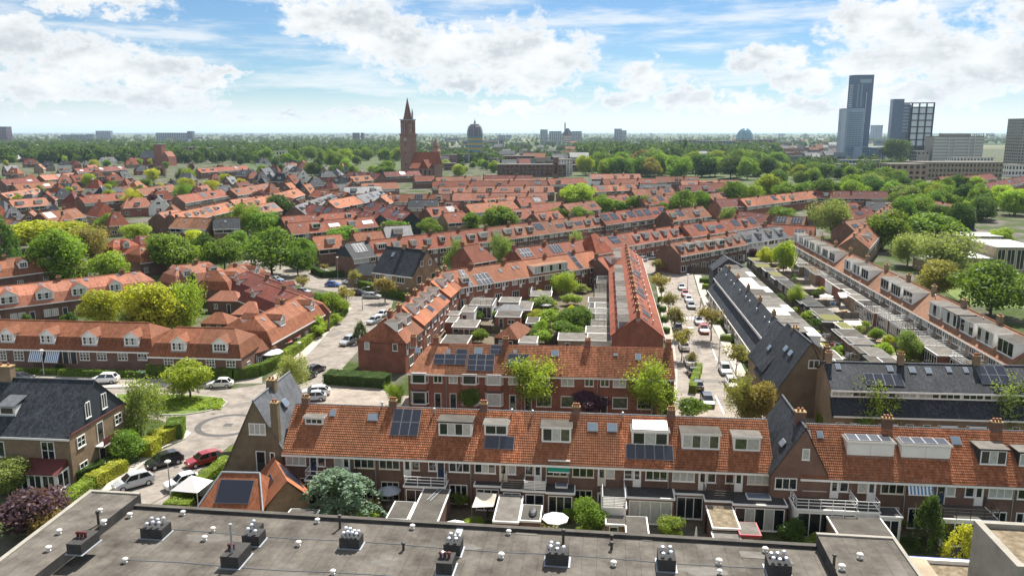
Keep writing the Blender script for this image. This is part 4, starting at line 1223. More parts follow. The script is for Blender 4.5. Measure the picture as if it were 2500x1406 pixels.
for x in (1010, 1065, 1235, 1435, 1632):
 B.pchim(x, 845, h=1.1)
B.each(frontB).build()
# stepped row running away on the left of the inner gardens
CA = R(-96)
C_specs = [((975, 757), (929, 787), (0, 1)), ((1047, 694), (977, 748), (0, 0)), ((1086, 660), (1050, 686), (0, 0))]
for k, (p0, p1, hp) in enumerate(C_specs):
 spec = row_from_ridge(p0, p1, 8.7, 5.5, 4.2, w=5.6, wall='brick_red', roof='tile_orange' if k else 'tile_rust', hip=hp)
 # extend toward the gable so the sections butt together
 C = Terrace('terraced_house', ['hip-roofed end house at the head of the stepped row', 'house with orange roof in the stepped row by the left road', 'house at the far end of the stepped row'][k], 'house', **spec)
 C.each(lambda i: [('win', .5, 3.8, 1.8, 1.3, 2, 1, 'white', 'glass', 'b'), ('door', 3.2, 3.0, .9, 2.1, 'white', 'b', True), ('win', .5, .7, 2.2, 1.6, 2, 1, 'white', 'glass', 'b'), ('win', 1, 3.9, 1.5, 1.3, 2, 1, 'white', 'glass', 'f'),
                      ('dorm', C.w * .5, 1.7, 2.3, 1.55, 'white', 3, 'glass', 'B', {'roof': 'felt_grey'})])
 if k == 0:
  C.each(lambda i: [('win', 1.2, 3.9, .9, 1.3, 1, 1, 'white', 'glass_curtain', 'r'), ('win', 6.2, 3.9, .9, 1.3, 1, 1, 'white', 'glass', 'r')] if i == C.n - 1 else [])
 else:
  C.each(lambda i: [('pan', 1.2, .3, 1.9, 1.5, 2, 1, 'B')] if i % 2 == 0 else [('sky', 1.2, 2.6, .8, 1.0, 'B')])
 C.each(lambda i: [('chim', .2, 4.2, .9, .7, 1.1, 3)])
 C.build()
# diagonal row closing the inner gardens
D = Terrace('terraced_house', 'orange-roofed terraced house closing the inner gardens at the back', 'house', **row_from_ridge((1087, 661), (1445, 612), 8.7, 5.5, 4.2, w=5.4, wall='brick_red', roof='tile_orange'))
D.pdorm(1127, 1148, 679, 690, 'white', 3).pdorm(1289, 1402, 646, 664, 'white', 11, ['glass_curtain', 'glass_curtain', 'glass'], roof='tile_brown')
D.ppan(1168, 1214, 671, 696, 4, 2).ppan(1143, 1160, 663, 700, 2, 4).ppan(1412, 1426, 620, 655, 1, 3).ppan(1370, 1405, 658, 674, 3, 1)
for a in [(1220, 1228, 658, 665), (1252, 1258, 652, 658), (1263, 1270, 650, 656), (1175, 1180, 665, 670)]:
 D.psky(*a)
for x in (1150, 1230, 1330, 1400):
 D.pchim(x, 640)
D.each(lambda i: [('win', .5, 3.8, 1.7, 1.3, 2, 1, 'white', rng.choice(['glass', 'glass_curtain']), 'f'), ('door', 2.8, 3.0, .8, 2.1, 'white', 'f', True), ('win', 3.7, 3.8, .9, 1.3, 1, 1, 'white', 'glass', 'f'), ('win', .5, .6, 2.2, 1.8, 3, 1, 'white', 'glass', 'f')]).build()
# red-roofed row beside the straight street
ea = G(1555, 772, 8.9); eb = G(1527, 600, 8.9)
E_ = Terrace('terraced_house', 'house with salmon-red roof in the row beside the straight street', 'house', **row_from_ridge((1558, 772), (1527, 598), 8.9, 5.5, 4.4, w=5.5, wall='brick_red', roof='tile_red'))
E_.each(lambda i: [('dorm', E_.w * .5, 1.2, E_.w - 1.7 + .5 * (i % 2), 1.25, 'grey' if i % 3 == 0 else 'white', 3, ['glass', 'glass_curtain'], 'B', {'roof': 'felt_light' if i % 3 else 'felt_grey'})] if i not in (11, 12) else [])
E_.each(lambda i: [('pan', E_.w * .5, 1.9, 4.2, 1.7 if i % 2 else 3.0, 4, 1 if i % 2 else 2, 'F')] if i in (1, 4, 5, 8, 9, 12) else [('sky', 2, 2.6, .8, 1.1, 'F')])
E_.each(lambda i: [('chim', .1, 4.4, .9, .6, 1.1, 2), ('pipe', 3.5, 1.6, .6, 'F')] + [('win', .5, 3.8, 1.8, 1.3, 2, 1, 'white', 'glass', s) for s in 'fb'] + [('door', 3.5, .1, 1, 2.3, 'dark_paint', 'f', False), ('win', .6, .7, 2.2, 1.6, 2, 1, 'white', 'glass', 'f'), ('win', .6, .4, 2.4, 2.0, 3, 1, 'white', 'glass', 'b')])
E_.build()
# slate rows with a white window band over a skirt roof
class SkirtTerrace(Terrace):
 def walls(s, r, first, last, hl, hr_):
  w, d = s.w, s.d
  def f():
   b = MB()
   b.poly([(0, 0, 0), (w, 0, 0), (w, 0, 3.0), (0, 0, 3.0)]); b.poly([(0, 1.3, 2.9), (w, 1.3, 2.9), (w, 1.3, s.he), (0, 1.3, s.he)]); b.poly([(w, d, 0), (0, d, 0), (0, d, s.he), (w, d, s.he)])
   for x in (0, w):
    if True:
     q = [(x, d, 0), (x, 0, 0), (x, 0, 3.0), (x, 1.3, 4.5), (x, 1.3, s.he), (x, d / 2, s.hr - .06), (x, d, s.he)]
     b.poly(q if x == 0 else q[::-1])
   return b.mesh('wall', s.wall)
  ob('wall', cached(('swall', w, d, s.wall, first, last, s.he, s.hr), f), r)
  ob('lower_roof', cached(('skirt', w, s.roof, first, last), lambda: MB().prism([(-.1 * first, -.55, 2.7), (w + .1 * last, -.55, 2.7), (w + .1 * last, 1.4, 4.75), (-.1 * first, 1.4, 4.75)], (0, 0, .12)).mesh('lower_roof', s.roof)), r, (0, 0, s.he - 5.9))
  q = s.he - 5.9
  bx('lower_gutter', r, (.004, w - .004, -.66, -.5, 2.5 + q, 2.72 + q), 'white')
  k = 4
  for i in range(2):
   window(r, .1 + i * (w - .2) / 2, 1.19, s.he - 1.05, (w - .2) / 2 - .06, .95, 3, 1, 0, 'white', [rng.choice(['glass', 'glass_curtain']) for _ in range(3)])
  if s.roof == 'slate':
   bx('window_band', r, (.004, w - .004, 1.2, 1.285, s.he - 1.2, s.he + .05), 'white')
def frontG(i):
 x = .4 if i % 2 else 2.4
 dx = 3.9 if i % 2 else .5
 return [('bay', x, .05, 2.5, 2.4, .45, 'white', rng.choice(['glass', 'glass', 'glass_curtain']), 'f'), ('door', dx, .05, 1.0, 2.3, rng.choice(['wood_dark', 'dark_paint', 'green_paint']), 'f', True)]
def skirt(p0, p1, n, label, prof_d=10.0, **k):
 hr, he, hd = 9.2, 6.6, 5.0
 a, b = G(*p0, hr), G(*p1, hr)
 d = b - a; an = math.atan2(d.y, d.x)
 tp = (hr - he) / (hd - 1.0)
 return SkirtTerrace('terraced_house', label, 'house', (a.x + math.sin(an) * hd, a.y - math.cos(an) * hd), an, n, round(d.length / n, 3), 2 * hd, he, hr, prof=[(.85, he - .1), (hd, hr)], **k)
GG = skirt((2012, 882), (2640, 896), 6, 'slate-roofed house with white window band facing the nearest row', wall='brick_brown', roof='slate', ridge='slate_grey')
for a in [(2042, 2054, 889, 903), (2168, 2182, 894, 908), (2222, 2237, 897, 911), (2262, 2276, 899, 913), (2313, 2325, 897, 910), (2355, 2366, 898, 911)]:
 GG.psky(*a)
GG.ppan(2118, 2208, 915, 943, 4, 1).ppan(2400, 2470, 897, 940, 3, 2)
for x in (2022, 2198, 2383):
 GG.pchim(x, 885, h=1.3)
GG.each(frontG).build()
def onplane(px, py, Y):
 d = ray(px, py); t = Y / d.y
 return Vector((d.x * t, Y, CAM_H + d.z * t))
# the slate row along the street is steeper: slates up to a flat top
fa, fb = G(1768, 649, 8.7), G(1925, 813, 8.7)
an = math.atan2(fb.y - fa.y, fb.x - fa.x)
FF = SkirtTerrace('terraced_house', 'slate-roofed house with window band along the straight street', 'house', (fa.x + math.sin(an) * 3.1, fa.y - math.cos(an) * 3.1), an, 11, round((fb - fa).length / 11, 3), 9.0, 5.9, 8.85, prof=[(.8, 5.75), (3.1, 8.7), (4.5, 8.85)], wall='brick_brown', roof='slate', ridge='slate_grey', cap=False)
FF.each(frontG).each(lambda i: [('dorm', FF.w * .5, .9, FF.w - .6, 2.3, 'white' if i % 3 else 'cream', 3, 'glass', 'B', {'roof': ['felt_light', 'render_white', 'felt_grey'][i % 3]}), ('pipe', 2.0 + i % 3, 2.2, .5, 'F')] + ([('chim', .1, 3.3, .9, .6, 1.0, 3)] if i % 2 else []))
for r_ in FF.build():
 bx('flat_roof', r_, (.05, FF.w - .05, 3.2, 6.2, 8.8, 8.9 + .12 * rng.random()), rng.choice(['felt_light', 'render_white', 'felt_grey', 'felt_light']))
def gable_px(name, label, ap, za, le, re, depth, wallm, roofm, feats=(), chim=None):
 """a gable house set out from its surveyed apex and eaves"""
 a = G(*ap, za); l = onplane(*le, a.y); r = onplane(*re, a.y)
 return cross_gable(name, label, l.x - a.x, r.x - a.x, 0, depth, 0, max(l.z, .8), max(r.z, 2.0), za, wallm, roofm, Vector((a.x, a.y, 0)), R(-3), feats)
gable_px('gabled_house', 'steep brown brick gable house with slates at the bend of the slate rows', (1981, 838), 11.0, (1893, 960), (2034, 952), 11.5, 'brick_olive', 'slate',
         [('win', -.2, 7.4, 1.5, 1.2, 2, 'glass_green'), ('win', 1.2, 4.3, 1.7, 1.2, 2, 'glass_curtain'), ('door', 1.2, .1, 1.1, 2.3, 'dark_paint'), ('slopewin', -1.7, 3.2, 8.6, .8, 1.3, -.95), ('slopewin', -1.7, 5.6, 8.6, .8, 1.3, -.95), ('chim', 2.6, 1.2, .7, .7, 6.0, 10.2)])
gable_px('gabled_house', 'slate gable house with brick side facing the straight street', (1938, 818), 10.2, (1864, 908), (1968, 880), 9.0, 'brick_brown', 'slate', [('chim', .3, .6, 1.0, .8, 9.0, 11.2), ('slopewin', -2.4, 3.5, 7.2, .8, 1.1, -.95)])
gt = G(1790, 632, 9.6)
cross_gable('gabled_house', 'slate-clad wing at the far end of the slate row', -4.5, 5.0, -1, 5.5, -1.0, 6.6, 6.2, 9.4, 'shiplap_dark', 'slate', Vector((gt.x, gt.y + 1.0, 0)), GA, [('win', -3.4, 6.3, 1.2, 1.0, 2, 'glass')])
# right-hand row with big white dormers, running toward the camera
Hn = 21
HH = Terrace('terraced_house', 'house with rust-brown roof and boxy dormer in the right-hand row', 'house', **row_from_ridge((1965, 566), (2545, 838), 8.8, 5.4, 4.3, n=Hn, wall='brick_brown', roof='tile_brown'))
HH.each(lambda i: [('dorm', HH.w * .5 + .1, .75, HH.w - 1.5 + .5 * (i % 2), 2.4, 'dark' if i == Hn - 4 else 'white', 4 if i % 2 else 3, rng.choice([['glass'], ['glass', 'glass_curtain'], ['glass_curtain', 'glass']]), 'F', {'roof': rng.choice(['felt_light', 'felt_light', 'felt_grey'])})] if i not in (7, 11, 15) else [])
HH.each(lambda i: [('win', .3, 3.7, 2.2, 1.35, 3, 1, 'white', rng.choice(['glass', 'glass_curtain']), 'f'), ('door', 2.8, 3.0, .85, 2.1, 'white', 'f', True), ('win', 3.8, 3.7, 1.4, 1.35, 2, 1, 'white', 'glass', 'f'), ('win', .4, .4, 2.4, 2.0, 3, 1, 'white', 'glass', 'f')] + ([('chim', .1, 4.3, 1.0, .7, 1.3, 3)] if i % 2 else []))
HH.each(lambda i: [('pipe', 2.6, 3.6, .5, 'F')] if i % 3 == 0 else [])
HH.build()
# ------------------------------------------------------------------ garden-village houses on the left
MANS = [(-.35, 3.7), (.95, 5.7), (4.4, 7.6)]
def mans(label, p0, p1, n, hip, roof='tile_rust', wall='brick_dark', **k):
 sp = row_from_ridge(p0, p1, 7.6, 3.9, 4.4, n=n, wall=wall, roof=roof, hip=hip, **k)
 return Terrace('garden_village_house', label, 'house', prof=MANS, ridge='tile_orange', **sp)
K = mans('red brick mansard cottage with white dormer, front left row', (-170, 776.5), (402, 788), 6, (0, 1), ang=R(-4.8))
for a in [(1, 36, 815, 835), (98, 135, 818, 838), (200, 238, 822, 842), (303, 340, 824, 844), (-100, -62, 812, 833)]:
 K.pdorm(*a, 'gable', 4, ['glass', 'glass_curtain'])
for a in [(-5, 18), (36, 60), (196, 220), (238, 262), (289, 313), (337, 361)]:
 K.pwin(a[0], a[1], 856, 879, 3, 3)
K.pdoor(155, 170, 856, 886, 'dark_paint').pdoor(174, 190, 857, 887, 'dark_paint')
for x in (80, 115):
 K.pwin(x, x + 22, 856, 880, 3, 3)
KR = K.build()
L_ = mans('red brick cottage with mansard roof behind the bright green street tree', (392, 797), (612, 801.5), 2, (1, 1), ang=R(-4.8))
L_.pdorm(418, 455, 836, 856, 'gable', 4, ['glass', 'glass_curtain']).pdorm(519, 556, 839, 859, 'gable', 4)
for a in [(402, 425), (504, 526), (553, 576)]:
 L_.pwin(a[0], a[1], 873, 896, 3, 3)
L_.each(lambda i: [('win', 2, .8, 1.2, 1.6, 2, 3, 'white', 'glass', 'r'), ('win', 6, .8, 1.2, 1.6, 2, 3, 'white', 'glass', 'r')] if i == 1 else [])
L_.build()
def courtyard(label, p0, p1, n, hip=(1, 1), roof='tile_rust', dorm=(), sk=()):
 m = mans(label, p0, p1, n, hip, roof)
 m.each(lambda i: [('dorm', m.w * .5, .7, 1.9, 1.3, 'gable', 3, 'glass', s, {}) for s in 'FB'] + [('win', 1.0, .8, 1.3, 1.5, 3, 3, 'white', 'glass', 'f'), ('win', m.w - 2.3, .8, 1.3, 1.5, 3, 3, 'white', 'glass', 'f'), ('win', 1.0, .8, 1.3, 1.5, 3, 3, 'white', 'glass', 'b'), ('sky', m.w * .3, 2.8, .6, .9, 'F')] + ([('chim', m.w * .1, 4.4, .8, .6, .9, 2)] if i else []))
 return m.build()
courtyard('courtyard cottage with hipped orange roof beside the main road pavement', (600, 783), (752, 713), 2)
courtyard('courtyard cottage with dark red mansard, nearer of the middle pair', (628, 684), (752, 727), 2, roof='tile_maroon')
courtyard('courtyard cottage with dark red mansard, farther of the middle pair', (592, 657), (708, 699), 2, roof='tile_maroon')
courtyard('courtyard cottage with hipped roof behind the dark conifer', (515, 668), (618, 638), 2, roof='tile_rust')
courtyard('cottage with wide pink hipped roof behind the golden trees', (405, 652), (535, 636), 2, roof='tile_pink')
NN = mans('pink-roofed cottage with white dormer in the diagonal left row', (-90, 709.5), (372, 659.5), 6, (0, 1), 'tile_pink')
for a in [(6, 45, 735, 753), (95, 132, 726, 743), (181, 215, 715, 732), (272, 300, 704, 720)]:
 NN.pdorm(*a, 'gable', 4, ['glass', 'glass_curtain'])
for a in [(18, 26, 702, 708), (97, 105, 692, 699), (175, 183, 683, 689), (208, 216, 680, 686), (287, 294, 669, 675), (326, 333, 665, 670)]:
 NN.psky(*a)
NN.pchim(142, 675).pchim(298, 660).pchim(-40, 690)
NN.each(lambda i: [('win', .8 + 1.5 * k, .7, 1.3, 1.6, 3, 3, 'white', 'glass_curtain', 'f') for k in range(2)] + [('door', 4.4, .05, 1.0, 2.2, 'dark_paint', 'f', False)]).build()
OO = mans('orange mansard cottage behind the diagonal left row', (-60, 641), (190, 612), 4, (0, 1), 'tile_rust')
OO.each(lambda i: [('dorm', OO.w * .5, .7, 2.2, 1.4, 'gable', 3, 'glass', 'F', {}), ('chim', .3, 4.4, .8, .6, 1, 2), ('win', 1, .8, 1.4, 1.5, 3, 3, 'white', 'glass', 'f')]).build()
courtyard('hip-roofed cottage glimpsed between two tall green trees', (318, 606), (400, 596), 1)
courtyard('small hipped cottage above the bright green tree', (255, 588), (330, 580), 1, roof='tile_red')
courtyard('maroon hipped cottage beside a white tent roof', (320, 580), (385, 572), 1, roof='tile_maroon')
# small hipped annexes of the courtyard
def annex(px, py, w, d, hz, hr, roof, label, ang=GA, wall='brick_dark', name='shed'):
 B = G(px, py, hz)
 t = thing(name, label, 'shed', (B.x, B.y, 0), ang)
 ob('wall', MB().box(-w / 2, w / 2, 0, d, 0, hz, 0, bottom=False).mesh('wall', wall), t)
 m = MB(); e = .25; i = min(w, d) / 2
 a = [(-w / 2 - e, -e, hz), (w / 2 + e, -e, hz), (w / 2 + e, d + e, hz), (-w / 2 - e, d + e, hz)]
 if w >= d: r0, r1 = (-w / 2 + i * .8, d / 2, hr), (w / 2 - i * .8, d / 2, hr)
 else: r0, r1 = (0, i * .8, hr), (0, d - i * .8, hr)
 if w >= d:
  m.poly([a[0], a[1], r1, r0]); m.poly([a[1], a[2], r1]); m.poly([a[2], a[3], r0, r1]); m.poly([a[3], a[0], r0])
 else:
  m.poly([a[0], a[1], r0]); m.poly([a[1], a[2], r1, r0]); m.poly([a[2], a[3], r1]); m.poly([a[3], a[0], r0, r1])
 m.poly(a[::-1])
 ob('roof', m.mesh('roof', roof), t)
 window(t, -w * .3, -.01, .9, .9, 1.1, 2, 2)
 door(t, w * .1, -.01, 0.02, .9, 2.0, 'dark_paint')
 return t
annex(545, 735, 7.5, 5, 2.7, 4.6, 'tile_pink', 'small hipped brick annex with pink tiles in the courtyard')
annex(600, 768, 6, 6, 2.8, 5.0, 'tile_pink', 'small hipped brick annex nearest the dark red cottages')
annex(522, 790, 5.5, 5, 2.4, 4.2, 'tile_rust', 'brick garden shed with gabled rust tiles beside a yellow bush')
annex(575, 800, 4.5, 5, 2.4, 4.0, 'tile_rust', 'garden shed with a dark solar panel in the courtyard')
annex(645, 855, 5, 6, 2.9, 5.2, 'tile_rust', 'low tiled link between the two corner cottages', ang=R(60))
# brown brick slate-roofed house at the lower left
pe = G(168, 1063, 6.2)
PA = R(-5.5)
P_ = Terrace('detached_house', 'brown brick house with slate roof and dark slate-hung gable', 'house', (pe.x - 12.5 * math.cos(PA), pe.y - 12.5 * math.sin(PA)), PA, 1, 12.5, 11.0, 6.2, 11.0, wall='brick_brown', roof='slate', ridge='slate_grey', gable='shiplap_dark')
P_.add(4.0, 'dorm', 1.7, 1.9, 1.1, 'tiled', 1, 'glass', 'F', {})
P_.add(1.3, 'chim', 5.5, 1.9, .9, 1.5, 2)
P_.feats[0] += [('win', 9.0, 3.2, 1.6, 2.2, 2, 2, 'white', 'glass', 'f'), ('win', 3.0, 3.3, 1.5, 1.9, 2, 1, 'white', 'glass', 'f'), ('win', 3.0, .5, 1.5, 2, 2, 1, 'white', 'glass', 'f'),
    ('win', 1.2, 4.1, 1.5, 1.3, 2, 2, 'white', 'glass', 'r'), ('win', 1.2, .9, 1.5, 1.3, 2, 2, 'white', 'glass', 'r'), ('win', 8.6, 4.1, 1.5, 1.3, 2, 2, 'white', 'glass', 'r'), ('win', 3.2, 7.0, 1.0, 1.9, 2, 1, 'white', 'glass', 'r'), ('win', 6.4, 7.0, 1.0, 1.9, 2, 1, 'white', 'glass', 'r'), ('door', 5.0, 3.3, 1.2, 2.4, 'wood_dark', 'r', True), ('door', 5.0, .1, 1.2, 2.4, 'wood_dark', 'r', False)]
pr = P_.build()[0]
bx('gable_band', pr, (12.45, 12.62, -.1, 11.1, 6.1, 6.24), 'roof_maroon')
bx('balcony', pr, (12.52, 13.6, 4.4, 7.4, 2.95, 3.1), 'white')
ob('balcony_rail', MB().box(13.52, 13.58, 4.45, 7.35, 3.1, 4.0).mesh('balcony_rail', 'roof_maroon'), pr)
cv = ob('sun_room', MB().box(7.2, 12.1, -2.4, -.02, 0, 2.5).mesh('sun_room', 'white'), pr)
ob('sun_room_roof', MB().poly([(6.9, -2.7, 2.5), (12.4, -2.7, 2.5), (12.0, -.02, 3.35), (7.3, -.02, 3.35)]).poly([(6.9, -2.7, 2.5), (7.3, -.02, 3.35), (7.3, -.02, 2.5)]).poly([(12.4, -2.7, 2.5), (12.0, -.02, 2.5), (12.0, -.02, 3.35)]).mesh('sun_room_roof', 'roof_maroon'), cv)
for i in range(3):
 window(cv, 7.3 + i * 1.6, -2.41, .5, 1.5, 1.9, 2, 1, flat=True)
window(cv, 12.11, -2.2, .5, 1.9, 1.9, 2, 1, math.pi / 2, flat=True)
P2 = Terrace('semi_detached_house', 'lower slate-roofed house joined to the left of the brown brick house', 'house', P_.world(Vector((-8.05, 1.0, 0))).to_2d(), PA, 1, 8.0, 9.6, 6.0, 10.0, wall='brick_brown', roof='slate', ridge='slate_grey')
P2.feats[0] += [('win', 4.5, 3.6, 1.8, 1.6, 2, 1, 'white', 'glass', 'f'), ('win', 1.5, 3.6, 1.5, 1.6, 2, 1, 'white', 'glass', 'f'), ('win', 4.5, .6, 1.8, 1.8, 2, 1, 'white', 'glass', 'f'), ('pipe', 6, 4, .5, 'F')]
P2.build()
# two houses at the left junction
hq = Terrace('detached_house', 'brown brick house with black slate roof and twin gable windows at the junction', 'house', **row_from_ridge((945, 601), (1042, 611), 11.2, 5.6, 5.6, n=1, wall='brick_brown', roof='slate', ridge='slate_grey'))
hq.feats[0] += [('chim', hq.w * .45, 5.6, 1, .7, 1, 2), ('chim', hq.w * .95, 5.6, 1.2, .8, 1, 2), ('sky', 3.5, 3.4, .9, 1.4, 'F'), ('win', 1, 3.4, 1.4, 1.5, 2, 1, 'white', 'glass', 'f'), ('win', 4, 3.4, 2.4, 1.5, 3, 1, 'white', 'glass_curtain', 'f'), ('win', 8, 3.4, 2.4, 1.5, 3, 1, 'white', 'glass', 'f'),
    ('win', 3, 7.4, 1.1, 1.4, 2, 1, 'white', 'glass', 'r'), ('win', 6.2, 7.4, 1.1, 1.4, 2, 1, 'white', 'glass', 'r'), ('win', 1.5, 3.2, 1.8, 2.0, 1, 1, 'white', 'glass', 'r'), ('win', 7, 3.2, 1.8, 2.0, 1, 1, 'white', 'glass', 'r'), ('win', 1, .6, 2.5, 1.8, 2, 1, 'white', 'glass', 'f')]
hq.build()
annex(890, 672, 9, 7, 3.0, 5.6, 'slate', 'slate-roofed lean-to beside the black-roofed house', wall='brick_brown')
# the long diagonal street behind, in differing stretches
def midrow(name, label, p0, p1, hr=8.8, he=5.5, hd=4.3, w=5.5, roof='tile_red', wall='brick_dark', dens=.5, pan=.3, chim=True, seed=1, hip=(0, 0), group=None, detail=2, **k):
 sp = row_from_ridge(p0, p1, hr, he, hd, w=w, wall=wall, roof=roof, hip=hip)
 T = Terrace(name, label, 'house', group=group, **sp, **k)
 rr = random.Random(seed)
 def f(i):
  o = []
  W_ = T.w
  q = rr.random()
  if q < dens:
   dw = min(W_ - .8, rr.choice([1.8, 2.4, 3.2]))
   o.append(('dorm', W_ * .5 + rr.uniform(-.3, .3), 1.0 + rr.random() * .5, dw, 1.45, rr.choice(['white', 'white', 'white', 'cream', 'grey']), rr.choice([2, 3, 4]) if detail > 1 else 2, rr.choice(['glass', 'glass_curtain']), 'F', {'roof': rr.choice(['felt_light', 'felt_grey'])}))
  elif q < dens + pan:
   o.append(('pan', W_ * .5, 1.2, min(4.2, W_ - .8), 1.7 if rr.random() < .5 else 3.2, 4, 1 if rr.random() < .5 else 2, 'F'))
  else:
   o.append(('sky', W_ * rr.uniform(.3, .7), 2.3, .8, 1.1, 'F'))
  if chim and i % 2 == 0:
   o.append(('chim', .15, T.d / 2, .9, .6, 1.0, 2 if detail > 1 else 0))
  o.append(('win', .4, 3.7, W_ - 3.2, 1.35, 2, 1, 'white', rr.choice(['glass', 'glass_curtain']), 'f'))
  o.append(('win', W_ - 2.2, 3.7, 1.6, 1.35, 2, 1, 'white', rr.choice(['glass', 'glass_curtain']), 'f'))
  if detail > 1:
   o.append(('win', .5, .6, 2.2, 1.8, 2, 1, 'white', 'glass', 'f')); o.append(('door', W_ - 1.8, .05, 1.0, 2.2, rr.choice(['white', 'dark_paint']), 'f', False))
  return o
 T.each(f)
 return T.build()
midrow('terraced_house', 'solar-roofed end house with dark gable at the left junction', (838, 594), (897, 587), hr=9.2, w=6, roof='slate', dens=0, pan=1, seed=3, gable='shiplap_dark')
midrow('terraced_house', 'house with orange roof in the long diagonal street row', (898, 587), (1185, 556), hr=9.2, dens=.55, pan=.3, roof='tile_red', seed=11)
midrow('terraced_house', 'house with red roof and dormers further along the diagonal row', (1186, 556), (1455, 524), hr=9.2, dens=.6, pan=.3, roof='tile_rust', seed=12)
midrow('terraced_house', 'house with many solar panels at the far part of the diagonal row', (1457, 521), (1618, 502), hr=9.8, he=6, dens=.25, pan=.7, roof='tile_red', seed=13)
midrow('terraced_house', 'house at the far end of the diagonal row', (1622, 514), (1715, 503), hr=9.2, dens=.4, pan=.4, roof='tile_rust', seed=14)
midrow('terraced_house', 'red-roofed house in the second diagonal row', (1253, 607), (1432, 584), hr=8.6, dens=.1, pan=.3, roof='tile_red', wall='brick_red', seed=21)
midrow('terraced_house', 'red-roofed house with white window boxes in the second diagonal row', (1450, 580), (1662, 549), hr=8.6, dens=.6, pan=.3, roof='tile_red', wall='brick_red', seed=22)
midrow('terraced_house', 'red-roofed house at the far end of the second diagonal row', (1664, 549), (1835, 527), hr=9.0, dens=.3, pan=.5, roof='tile_red', wall='brick_red', seed=23)
midrow('detached_house', 'steep orange-roofed house between two birches', (1128, 600), (1185, 592), hr=9.6, w=20, dens=0, pan=0, roof='tile_red', wall='brick_red', seed=24, hip=(0, 1))
midrow('detached_house', 'red pyramid-roofed corner house of the second diagonal row', (1428, 574), (1470, 568), hr=10.5, w=20, dens=0, pan=0, roof='tile_red', wall='brick_red', seed=25, hip=(1, 1), cap=False)
q = midrow('terraced_house', 'brown-roofed house with white dormers at the street bend', (1632, 594), (1795, 568), hr=8.6, w=5.2, dens=1, pan=0, roof='tile_rust', wall='brick_dark', seed=26)
midrow('terraced_house', 'flat-dormered white-painted house beyond the street bend', (1795, 566), (1900, 552), hr=8.6, w=6, dens=1, pan=0, roof='slate_grey', wall='render_white', seed=27)
midrow('terraced_house', 'short gabled house at the far end of the salmon-red row', (1455, 628), (1500, 622), hr=8.0, w=8, roof='tile_red', wall='brick_dark', dens=.6, seed=28)
